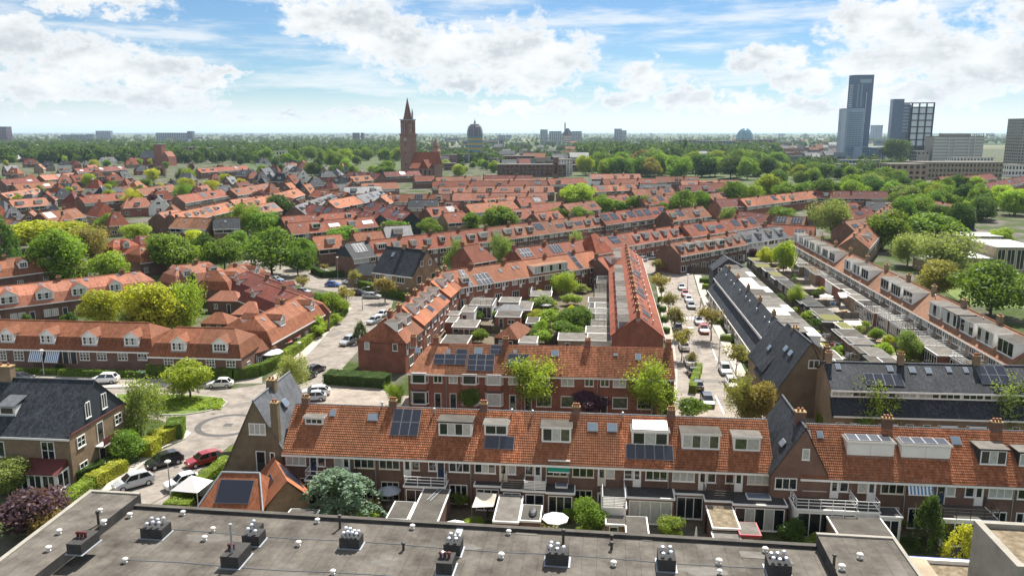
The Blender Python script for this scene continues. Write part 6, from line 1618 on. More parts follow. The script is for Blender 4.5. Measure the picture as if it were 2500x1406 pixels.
# grey hospital-like office with roof lettering
of, ow, oh = block('office_block', 'grey concrete office block with roof lettering right of the black tower', 'office', 2335, 398, 334, 122, 22, 'concrete', rows=8, band=True, glass='glass_curtain', extra=.28)
B = G(2335, 398)
ob('lettering', LETTERS, of, (ow * .24, -.4, oh + .6), (R(90), 0, 0))
b = MB()
for k in range(2):
 x = -ow / 2 + ow * (.36 + .4 * k)
 for j in range(8): b.box(x - 3.5, x + 3.5, -1.6, -.1, oh * (j + .2) / 8, oh * (j + .3) / 8)
 b.box(x - 3.7, x - 3.3, -1.6, -.1, 0, oh); b.box(x + 3.3, x + 3.7, -1.6, -.1, 0, oh)
ob('fire_stair', b.mesh('fire_stair', 'vent_white'), of)
SB = [ # name, label, px, base, top, wpx, depth, wall, cols, rows, own colour
 ('residential_tower', 'pale stone tower cut by the right edge of the view', 2496, 412, 291, 30, 25, 'concrete', 4, 16, None),
 ('residential_tower', 'small bluish tower block between the two dark towers', 2141, 342, 306, 24, 30, 'own_colour', 4, 8, (.33, .36, .44)),
 ('residential_tower', 'purple-brown tower block at the left edge of the skyline', 4, 352, 310, 30, 30, 'own_colour', 5, 12, (.16, .11, .16)),
 ('apartment_block', 'blue-grey slab block on the far left skyline', 253, 342, 320, 36, 24, 'own_colour', 8, 8, (.30, .34, .42)),
 ('apartment_block', 'long low blue-grey block on the left skyline', 190, 345, 330, 80, 22, 'own_colour', 14, 4, (.28, .32, .36)),
 ('apartment_block', 'long blue-grey block with corner tower on the left skyline', 420, 347, 325, 76, 24, 'own_colour', 14, 6, (.30, .34, .40)),
 ('residential_tower', 'dark corner tower of the long blue-grey block', 465, 347, 321, 13, 22, 'own_colour', 3, 9, (.17, .18, .24)),
 ('apartment_block', 'brown block with plant room left of the church', 869, 348, 325, 16, 22, 'own_colour', 4, 7, (.17, .15, .17)), ('residential_tower', 'slim brown tower left of the church', 885, 348, 325, 7, 18, 'own_colour', 2, 8, (.16, .13, .14)),
 ('apartment_block', 'pale blue block with stepped roof in the centre skyline', 1328, 352, 317, 18, 26, 'own_colour', 4, 10, (.42, .46, .50)), ('apartment_block', 'pale blue-grey blocks right of the stepped one', 1356, 352, 321, 30, 26, 'own_colour', 6, 9, (.44, .48, .52)), ('apartment_block', 'pale block behind the pyramid-roofed warehouse', 1408, 352, 321, 24, 26, 'own_colour', 5, 9, (.40, .43, .48)),
 ('apartment_block', 'two-tone far block right of the pale skyline blocks', 1509, 347, 315, 17, 24, 'own_colour', 4, 9, (.30, .33, .37)), ('apartment_block', 'lighter wing joined to the two-tone far block', 1523, 347, 319, 12, 22, 'own_colour', 3, 8, (.42, .44, .46)),
 ('apartment_block', 'small far block left of the pale skyline blocks', 1225, 345, 331, 18, 22, 'own_colour', 4, 5, (.32, .30, .34)),
 ('office_block', 'long sand-coloured office with small windows at right', 2345, 438, 398, 200, 30, 'brick_yellow', 22, 3, None), ('office_block', 'sand-coloured corner wing of the long office', 2215, 445, 402, 90, 24, 'brick_yellow', 6, 3, None), ('office_block', 'white flat office behind the long sand-coloured one', 2375, 404, 386, 98, 18, 'render_white', 12, 2, None), ('office_block', 'white low block at the right edge', 2485, 432, 404, 50, 20, 'render_white', 6, 2, None), ('office_block', 'grey block beside the black tower foot', 2252, 398, 370, 30, 20, 'concrete', 3, 3, None),
 ('office_block', 'blue-glazed low office at the tower foot', 2140, 396, 362, 40, 22, 'own_colour', 6, 5, (.10, .18, .28)), ('office_block', 'long blue-banded low building before the towers', 2120, 412, 392, 130, 16, 'own_colour', 16, 2, (.28, .38, .46)), ('office_block', 'white apartment strip below the tallest tower', 2080, 425, 402, 70, 14, 'render_white', 10, 4, None),
 ('school_building', 'long dark brick school with window strips in the centre', 1298, 432, 403, 168, 16, 'brick_dark', 16, 3, None), ('school_building', 'dark upper block of the centre school', 1268, 410, 382, 74, 16, 'brick_dark', 10, 2, None), ('school_building', 'tall dark stair tower of the centre school', 1357, 440, 386, 13, 9, 'brick_dark', 1, 1, None), ('apartment_block', 'white balconied apartment block beside the centre school', 1380, 430, 391, 34, 20, 'render_white', 5, 6, None), ('apartment_block', 'white roof block behind the centre school', 1340, 405, 388, 42, 14, 'render_white', 6, 2, None),
 ('office_block', 'purple-brown theatre block left of the dome', 1850, 362, 342, 90, 40, 'own_colour', 8, 3, (.20, .13, .15)), ('office_block', 'grey glass hall right of the park', 1755, 366, 345, 96, 40, 'own_colour', 12, 3, (.20, .23, .26)), ('office_block', 'dark hall below the park skyline', 1690, 360, 342, 70, 40, 'own_colour', 8, 2, (.16, .15, .17)), ('office_block', 'reddish block at the park edge', 1742, 372, 358, 26, 20, 'own_colour', 3, 3, (.24, .10, .08)),
 ('apartment_block', 'white flat with galleries at far left', 494, 388, 361, 40, 14, 'render_white', 8, 4, None), ('apartment_block', 'sand-coloured block beside the white galleries', 467, 388, 360, 26, 14, 'brick_yellow', 3, 3, None), ('apartment_block', 'white terrace block in the wood left of the church', 675, 400, 370, 44, 14, 'render_white', 6, 3, None), ('apartment_block', 'white terrace block at the left of the wood', 612, 384, 362, 40, 14, 'render_white', 6, 3, None), ('apartment_block', 'grey-roofed school among the left trees', 555, 356, 344, 50, 20, 'own_colour', 8, 2, (.34, .30, .28)),
]
for (nm, lab, px, base, top, wp, dep, wl, cc, rw, oc) in SB:
 block(nm, lab, 'building', px, base, top, wp, dep, wl, 'felt_light', cc, rw, wallcol=oc, z0=1.0)
# warehouse with pyramid roof and chimney
B = G(1386, 350); wh_ = thing('warehouse', 'red brick warehouse with dark pyramid roof on the skyline', 'building', (B.x, B.y, 0), 0)
ob('wall', MB().box(-17, 17, 0, 34, 0, 28).mesh('wall', 'brick_red'), wh_); ob('roof', MB().lathe([(22, 28), (4, 52), (0, 52)], 4, c=(0, 17, 0)).mesh('roof', 'slate'), wh_)
for j in range(4): bx('window_band', wh_, (-15, 15, -.3, .1, 0, 2), 'render_white', (0, 0, 4 + j * 6))
B = G(1379, 346); cm_ = thing('factory_chimney', 'slim dark factory chimney above the skyline', 'chimney', (B.x, B.y, 0)); hh = CAM_H + ray(1379, 300).z * (B.y / ray(1379, 300).y)
ob('shaft', MB().lathe([(3.6, 0), (2.6, hh - 1), (2.9, hh - .8), (2.9, hh)], 12).mesh('shaft', 'brick_dark'), cm_)
for px, top, lab in [(1303, 300, 'thin lattice radio mast left of the pale blocks'), (1427, 316, 'thin mast right of the pale blocks'), (1480, 316, 'thin mast in the middle of the skyline'), (913, 314, 'thin mast left of the church spire'), (917, 312, 'second thin mast left of the church spire'), (1565, 313, 'faint mast above the park')]:
 B = G(px, 342); hh = CAM_H + ray(px, top).z * (B.y / ray(px, top).y); t = thing('radio_mast', lab, 'mast', (B.x, B.y, 0))
 ob('mast', MB().tube((0, 0, 0), (0, 0, hh), 1.0, .35, 5).mesh('mast', 'zinc'), t); ob('aerial_ring', MB().lathe([(.9, 0), (1.8, .3), (1.8, 2.5), (.9, 3)], 8).mesh('aerial_ring', 'zinc'), t, (0, 0, hh * .55))
# glass dome
B = G(1817, 352); m = ppm(B); dm = thing('glass_dome', 'blue-green glass dome with arched ribs on the skyline', 'dome', (B.x, B.y, 0)); r_ = 20 / m; hq_ = lambda y: CAM_H + ray(1817, y).z * (B.y / ray(1817, y).y); z0 = hq_(338); hz = hq_(314) - z0
mat('dome_glass', (.10, .24, .30), .1, spec=1.0)
ob('drum', MB().lathe([(r_, 0), (r_, z0)], 20).mesh('drum', 'tower_dark'), dm)
ob('glazing', MB().lathe([(r_ * math.cos(R(a)), (hz) * math.sin(R(a))) for a in range(0, 91, 10)], 20).mesh('glazing', 'dome_glass', True), dm, (0, 0, z0))
for a in range(0, 180, 30):
 b = MB(); pr_ = None
 for k in range(19):
  p = Vector((r_ * 1.02 * math.cos(R(k * 10)), 0, hz * 1.02 * math.sin(R(k * 10))))
  if pr_ is not None: b.tube(pr_, p, .45, k=5)
  pr_ = p
 ob('rib', b.mesh('rib', 'tower_dark'), dm, (0, 0, z0), (0, 0, R(a)))
# school on the right: low flat roofs and a slanted glass hall
B = G(2462, 640, 4)
for (px, py, z, wpx, d_, lab) in [(2395, 628, 4.0, 150, 16, 'long low school wing with white flat roof'), (2300, 640, 3.6, 60, 12, 'short low school wing with white flat roof'), (2480, 602, 7.5, 90, 16, 'higher school hall with white flat roof at right edge'), (2385, 575, 4.2, 110, 10, 'white flat roof behind the school')]:
 p = G(px - wpx / 2, py, z); shed_w = wpx / ppm(p)
 t = thing('school_wing', lab, 'school', (p.x, p.y, 0), R(-6))
 ob('wall', MB().box(0, shed_w, 0, d_, 0, z - .3).mesh('wall', 'brick_yellow'), t); ob('roof', MB().box(-.4, shed_w + .4, -.4, d_ + .4, z - .3, z).mesh('roof', 'render_white'), t)
 n = max(3, round(shed_w / 3))
 for i in range(n): window(t, shed_w * (i + .1) / n, -.02, .8, shed_w / n * .8, z - 1.6, 2, 1)
# flat-roofed and pitched blocks of the town centre
rr = random.Random(31)
CC = [(.52, .50, .47), (.30, .29, .28), (.22, .13, .11), (.42, .36, .30), (.15, .15, .17), (.60, .60, .58), (.30, .17, .13), (.20, .24, .30)]
CN = ['white', 'grey', 'dark red', 'sand', 'dark grey', 'white', 'brick red', 'blue-grey']
for i in range(190):
 if i < 115: px, py = rr.uniform(1690, 2060), 349 + 48 * rr.random()
 else: px, py = rr.uniform(1050, 1420), 360 + 60 * rr.random()
 if 1125 < px < 1195 and py > 384: continue
 B = G(px, py); m = ppm(B); w = rr.uniform(9, 26); h = rr.uniform(6, 12); d_ = rr.uniform(9, 16); k = rr.randrange(8)
 t = thing('town_block', f"{CN[k]} {'pitched' if i % 3 == 0 else 'flat'}-roofed block in the {'old town centre left of the towers' if i < 115 else 'town behind the church'}", 'building', (B.x, B.y, 0), R(rr.uniform(-15, 15)), 'blocks of the town centre')
 ob('wall', MB().box(-w / 2, w / 2, 0, d_, 0, h, bottom=False).mesh('wall', 'own_colour'), t, color=CC[k])
 if i % 3 == 0: ob('roof', MB().prism([(-w / 2 - .3, -.4, h), (-w / 2 - .3, d_ / 2, h + d_ * .38), (-w / 2 - .3, d_ + .4, h)], (w + .6, 0, 0)).mesh('roof', rr.choice(['slate', 'tile_maroon', 'tile_rust', 'slate_grey'])), t)
 else: ob('roof', MB().box(-w / 2 - .2, w / 2 + .2, -.2, d_ + .2, h, h + .4).mesh('roof', rr.choice(['felt_light', 'felt_light', 'felt_grey'])), t)
 for q in range(2): bx('window_band', t, (-.44, .44, -.1, .05, 0, 1.4), 'glass', (0, 0, 1.5 + q * 3)).scale = (w, 1, 1)
for i in range(96):     # low far town between the woods
 px, py = rr.uniform(-20, 2520), 332 + 26 * rr.random() ** 1.6
 if 960 < px < 1090: continue
 B = G(px, py); w = rr.uniform(14, 60); h = rr.uniform(7, 18) * (1.4 if py < 338 else 1); d_ = rr.uniform(12, 24); k = rr.choice([0, 1, 3, 5, 7, 0])
 t = thing('far_block', f"{CN[k]} far-off flat block {'left' if px < 830 else 'centre' if px < 1660 else 'right'} of the horizon town", 'building', (B.x, B.y, 0), R(rr.uniform(-12, 12)), 'far blocks along the horizon')
 ob('wall', MB().box(-w / 2, w / 2, 0, d_, 0, h, bottom=False).mesh('wall', 'own_colour'), t, color=CC[k]); ob('roof', MB().box(-w / 2 - .2, w / 2 + .2, -.2, d_ + .2, h, h + .4).mesh('roof', 'felt_light'), t)
 bx('window_band', t, (-.44, .44, -.1, .05, 0, h * .3), 'glass', (0, 0, h * .4)).scale = (w, 1, 1)
# more houses filling the blocks among the left trees
for i in range(58):
 px, py = rr.uniform(-10, 900), 372 + 150 * rr.random() ** 1.5
 if px > 560 and py > 430: py = 385 + rr.random() * 45
 rf = rr.choice(['slate', 'slate_grey', 'tile_maroon', 'tile_red', 'tile_rust', 'tile_pink', 'slate'])
 villa(px, py, 30, rf, rr.choice('hhg'), 700 + i, f"{RN[rf]} house half hidden by trees {'at far left' if px < 420 else 'left of the church'}")
# ------------------------------------------------------------------ flat-roofed apartment building in front
brickmat('roof_felt', (.128, .116, .10), (.138, .124, .108), (.085, .077, .068), bw=1.02, bh=30.0, ms=.02, bump=.15, stain=.6, spec=.04)
fl, fr = G(335, 1237, 10.5), G(2010, 1337, 10.5)
FA = math.atan2(fr.y - fl.y, fr.x - fl.x); FL = (fr - fl).length
ap = thing('apartment_building', 'low apartment building with grey felt roof dotted with vents, nearest the camera', 'building', (fl.x, fl.y, 0), FA)
def FW(px, py, z=10.5):
 """into the apartment roof's own axes"""
 p = G(px, py, z) - Vector((fl.x, fl.y, 0)); c, s = math.cos(FA), math.sin(FA)
 return Vector((p.x * c + p.y * s, -p.x * s + p.y * c, z))
ob('wall', MB().box(-.2, FL + 7, -22, 0, 0, 10.2, bottom=False).mesh('wall', 'brick_yellow'), ap)
ob('roof_deck', MB().poly([(-2, -22, 10.5), (FL + .5, -22, 10.5), (FL + .5, -.25, 10.5), (-.2, -.25, 10.5)]).mesh('roof_deck', 'roof_felt'), ap)
ob('parapet', MB().box(-.3, FL + .3, -.28, .1, 10.2, 10.72).box(-.3, FL + .3, -.3, .12, 10.722, 10.76, 1).mesh('parapet', ['felt_dark', 'felt_grey']), ap)
a, b_, c_, d_ = FW(215, 1203, 11.3), FW(343, 1205, 11.3), FW(160, 1410, 11.3), FW(-30, 1410, 11.3)
lf = MB().prism([(d_.x, -24, 10.2), (b_.x, -24, 10.2), (b_.x, b_.y, 10.2), (a.x, b_.y, 10.2)], (0, 0, 1.1), 1, 0)
ob('raised_roof', lf.mesh('raised_roof', ['roof_felt', 'felt_dark']), ap)
ob('roof_edge', MB().prism([(a.x - .1, b_.y + .05, 11.3), (b_.x, b_.y + .05, 11.3), (b_.x, b_.y - .25, 11.3), (a.x + .1, b_.y - .25, 11.3)], (0, 0, .12)).prism([(d_.x - .1, -24, 11.3), (d_.x + .25, -24, 11.3), (a.x + .25, b_.y, 11.3), (a.x - .1, b_.y, 11.3)], (0, 0, .119)).mesh('roof_edge', 'concrete'), ap)
ob('wing_wall', MB().prism([(d_.x, -24, 0), (b_.x - .2, -24, 0), (b_.x - .2, b_.y - .1, 0), (a.x + .05, b_.y - .1, 0)], (0, 0, 10.25)).mesh('wing_wall', 'brick_yellow'), ap)
r0, r1 = FW(1994, 1303, 11.5), FW(2180, 1311, 11.5)
ob('raised_roof', MB().box(r0.x, r1.x, -24, r0.y, 10.2, 11.5, 1, 0).mesh('raised_roof', ['roof_felt', 'felt_dark']), ap)
ob('roof_edge', MB().box(r0.x - .05, r1.x + .1, r0.y - .22, r0.y + .06, 11.502, 11.62).box(r1.x - .15, r1.x + .1, -24, r0.y - .222, 11.502, 11.62).mesh('roof_edge', 'concrete'), ap)
ob('wing_wall', MB().box(FL, r1.x - .02, -23.9, r0.y - .02, 0, 10.19).mesh('wing_wall', 'brick_yellow'), ap)
mush = cached('mush', lambda: MB().lathe([(.2, 0), (.2, .06), (.13, .08), (.12, .3), (.27, .31), (.29, .38), (.22, .46), (.1, .5), (0, .5)], 12).mesh('roof_vent', 'vent_white', True))
dome = cached('dome', lambda: MB().lathe([(.11, 0), (.11, .42), (.2, .44), (.21, .52), (.15, .62), (0, .66)], 10).mesh('vent_cowl', 'alu_vent', True))
for x, y, z in [(245, 1250, 11.3), (317, 1262, 10.5), (447, 1256, 10.5), (145, 1302, 11.3), (119, 1344, 11.3), (254, 1280, 11.3), (520, 1296, 10.5), (500, 1318, 10.5), (306, 1372, 10.5), (775, 1275, 10.5), (729, 1331, 10.5), (813, 1401, 10.5), (1007, 1290, 10.5), (1242, 1303, 10.5), (1224, 1361, 10.5),
    (1498, 1380, 10.5), (1868, 1347, 10.5), (1755, 1376, 10.5), (1757, 1400, 10.5), (2014, 1364, 10.5), (2055, 1390, 11.5), (2099, 1362, 11.5)]:
 ob('roof_vent', mush, ap, FW(x, y, z), None, rng.uniform(.6, .85))
for x, y, h in [(830, 1289, 1.0), (1375, 1325, 1.0), (985, 1342, .5), (1493, 1322, .5), (1493, 1340, .5), (241, 1280, 1.0), (2035, 1385, .9)]:
 ob('vent_pipe', cached(('bp', h), lambda: MB().tube((0, 0, 0), (0, 0, h), .1, .09).lathe([(.1, h - .05), (.15, h - .03), (.15, h + .1), (0, h + .14)], 8).mesh('vent_pipe', 'iron')), ap, FW(x, y, 10.5 if x > 260 and x < 2000 else 11.3))
def stack(x, y, w, d, h, n, extra=None, z=10.5, m='felt_dark'):
 p = FW(x, y, z)
 s = ob('chimney_stack', cached(('st', w, d, h, m), lambda: MB().box(-w / 2, w / 2, 0, d, 0, h).box(-w / 2 - .12, w / 2 + .12, -.12, d + .12, 0, .05, 1).mesh('chimney_stack', [m, 'lead'])), ap, p)
 rr = random.Random(int(x))
 k = 0
 cols = max(2, int(math.ceil(math.sqrt(n * w / d))))
 for i in range(n):
  cx, cy = (i % cols + .5) / cols, (i // cols + .5) / math.ceil(n / cols)
  ob('vent_cowl', dome, s, (-w / 2 + w * (.08 + .84 * cx), d * cy, h), None, (.72, .72, rr.uniform(.5, .85)))
 for i in range(extra or 0):
  ob('clay_pot', cached('clay', lambda: MB().lathe([(.11, 0), (.09, .25), (.16, .3), (.12, .42), (0, .45)], 8).mesh('clay_pot', 'roof_maroon')), s, (-w / 2 + .2 + .28 * i, d * .5, h))
 return s
stack(370, 1316, 1.7, 1.3, .8, 6); stack(612, 1333, 1.3, 1.2, .8, 3); stack(621, 1308, .8, .8, .7, 1); stack(853, 1340, 1.5, 1.0, .8, 8); stack(1103, 1358, 1.2, 1.3, .9, 4); stack(1084, 1404, 1.1, 1.5, .9, 1, 3)
stack(1359, 1382, 1.6, 1.2, .9, 5); stack(1628, 1396, 1.2, 1.6, .9, 4); stack(1904, 1410, 1.5, 1.5, .9, 6); stack(182, 1354, 1.1, 2.0, .8, 0, 3, 11.3)
s3 = stack(561, 1388, 1.3, 2.0, .9, 0, 2)
ob('flue', MB().tube((0, .5, .9), (0, .5, 3.0), .08, .07).lathe([(.08, 3), (.13, 3.02), (.12, 3.1), (0, 3.12)], 8, c=(0, .5, 0)).mesh('flue', 'zinc'), s3)
pa, pb = FW(1128, 1277), FW(1108, 1345)
ob('flashing_strip', MB().prism([(pb.x - .35, pb.y, 10.51), (pb.x + .15, pb.y, 10.51), (pa.x + .25, -.3, 10.51), (pa.x - .25, -.3, 10.51)], (0, 0, .03)).mesh('flashing_strip', 'lead'), ap)
for x, y, w, d in [(1845, 1355, 2.2, .9), (1910, 1368, 1.4, .9), (1285, 1303, 1.6, .3), (1432, 1303, 1.6, .35), (1580, 1318, .8, .3)]:
 p = FW(x, y)
 ob('felt_patch', MB().box(-w / 2, w / 2, -d / 2, d / 2, .005, .03).mesh('felt_patch', 'felt_light'), ap, p)
for y0, y1, x0, x1 in [(-3.2, -3.4, 2, 50), (-7.6, -7.2, 4, 48)]:
 pts_ = [Vector((x0 + (x1 - x0) * i / 12, y0 + (y1 - y0) * i / 12 + .12 * math.sin(i * 1.7), 10.53)) for i in range(13)]
 b = MB()
 for q_, r_ in zip(pts_, pts_[1:]): b.tube(q_, r_, .025, k=4)
 ob('conductor_cable', b.mesh('conductor_cable', 'zinc'), ap)
mat('puddle_stain', (.085, .078, .068), .7, col2=(.135, .122, .106), vscale=1.4)
for x, y, w, d in [(8, -4, 3.4, 1.2), (17, -8.5, 4.2, 1.6), (27, -3.0, 2.6, 1.0), (36, -7.5, 4.5, 1.3), (44, -4.2, 3.2, 1.1), (22, -5.8, 2.2, .8)]:
 ob('water_stain', MB().poly([(w / 2 * math.cos(a_ * .45) * (1 + .2 * math.sin(a_ * 2.1 + x)), d / 2 * math.sin(a_ * .45) * (1 + .25 * math.cos(a_ * 1.7 + y)), 0) for a_ in range(14)]).mesh('water_stain', 'puddle_stain'), ap, (x, y, 10.506))
# stair head and low gravel roof at the lower right
q0, q1 = G(2384, 1269, 14), G(2484, 1381, 14)
st = thing('stair_tower', 'rough grey concrete stair head with gravel top in the lower right corner', 'building', (q1.x, q1.y, 0), FA)
dd = (q0 - q1).length
ob('wall', MB().box(0, 9, 0, dd, 0, 13.6).mesh('wall', 'concrete'), st)
ob('parapet', MB().box(-.02, .45, -.02, dd + .02, 13.6, 14).box(.45, 9, dd - .4, dd + .02, 13.6, 14).box(.45, 9, -.02, .4, 13.6, 14).mesh('parapet', 'concrete'), st)
ob('gravel_top', MB().poly([(.45, .4, 13.66), (9, .4, 13.66), (9, dd - .4, 13.66), (.45, dd - .4, 13.66)]).mesh('gravel_top', 'gravel_roof'), st)
q2, q3 = G(2222, 1358, 8.0), G(2376, 1370, 8.0)
lr = thing('annex_building', 'low gravel roof with white and blue edge beside the concrete stair head', 'building', (q2.x, q2.y, 0), FA)
lw = (q3 - q2).length
ob('wall', MB().box(0, lw + 1, -8, 0, 0, 7.6).mesh('wall', 'brick_yellow'), lr)
ob('roof_edge', MB().box(-.05, lw + 1, -.3, .05, 7.6, 8.0).box(-.05, .3, -8, -.3, 7.6, 7.998).mesh('roof_edge', 'white'), lr)
ob('edge_flashing', MB().box(-.08, lw + 1, .05, .09, 7.7, 8.03).mesh('edge_flashing', 'blue_trim') if mat('blue_trim', (.05, .08, .42), .4) else None, lr)
ob('gravel_top', MB().poly([(.3, -8, 7.7), (lw + 1, -8, 7.7), (lw + 1, -.3, 7.7), (.3, -.3, 7.7)]).mesh('gravel_top', 'gravel_roof'), lr)
# ------------------------------------------------------------------ extensions, sheds, balconies in the gardens
def railing(parent, w, d, z, m='steel_white', bars=3, h=1.0, sides=True, slats=False):
 b = MB(); t = .06
 n = max(2, round(w / 1.3))
 def run(p, q, off=0):
  p, q = Vector(p), Vector(q); L = (q - p).length; k = max(1, round(L / 1.3))
  for i in range(k + 1):
   c = p + (q - p) * i / k
   b.box(c.x - t / 2, c.x + t / 2, c.y - t / 2, c.y + t / 2, z, z + h)
  nb = bars if not slats else 6
  for j in range(nb):
   zz = z + h * (j + 1) / nb - .04
   d_ = (q - p).normalized(); nn = Vector((-d_.y, d_.x, 0)) * .02
   hh = .07 if not slats else .10
   b.prism([tuple(p + nn + Vector((0, 0, zz))), tuple(p - nn + Vector((0, 0, zz))), tuple(q - nn + Vector((0, 0, zz))), tuple(q + nn + Vector((0, 0, zz)))], (0, 0, hh))
 run((.05, .05, 0), (w - .05, .05, 0))
 if sides:
  run((.05, .05, 0), (.05, d, 0)); run((w - .05, .05, 0), (w - .05, d, 0))
 return ob('railing', b.mesh('railing', m), parent)
def shed_at(o, w, d, z, ang, roof, wall, label, trim='white', rail=None, front=None, name='shed', cat='shed', sky=False, gm='glass'):
 t = thing(name, label, cat, (o[0], o[1], 0), ang)
 w, d, z = round(w, 2), round(d, 2), round(z, 2)
 ob('wall', cached(('shw', w, d, z, wall), lambda: MB().box(0, w, 0, d, 0, z - .2, bottom=False).mesh('wall', wall)), t)
 ob('roof', cached(('shr', w, d, z, roof, trim), lambda: MB().box(-.1, w + .1, -.12, d, z - .2, z, 1, 1).box(.03, w - .03, .02, d - .05, z, z + .006, 0).mesh('roof', [roof, trim])), t)
 if front == 'glass':
  window(t, .2, -.01, .15, w - .4, z - .55, max(2, round(w / 1.1)), 1, gm=gm)
 elif front == 'door':
  door(t, w * .15, -.01, .02, .9, min(2.0, z - .3), 'dark_paint', glazed=True)
  if w > 3: window(t, w * .5, -.01, .8, min(1.4, w * .35), 1.0, 2, 1)
 if rail: railing(t, w, d, z, rail[0], rail[1], slats=len(rail) > 2)
 if sky:
  s = bx('skylight', t, (w * .3, w * .75, d * .3, d * .7, z, z + .18), 'white'); bx('pane', s, (w * .3 + .08, w * .75 - .08, d * .3 + .08, d * .7 - .08, z + .18, z + .2), 'sky_glass')
 return t
def shed(l, r, yf, yb, z, roof, wall, label, ang=GA, **k):
 p = G(l, yf, z); w = (r - l) / ppm(p)
 # depth: meet the back line along the grid direction
 c = G((l + r) / 2, yb, z); f = G((l + r) / 2, yf, z)
 return shed_at(p, w, max(.8, (c.y - f.y)), z, ang, roof, wall, label, **k)
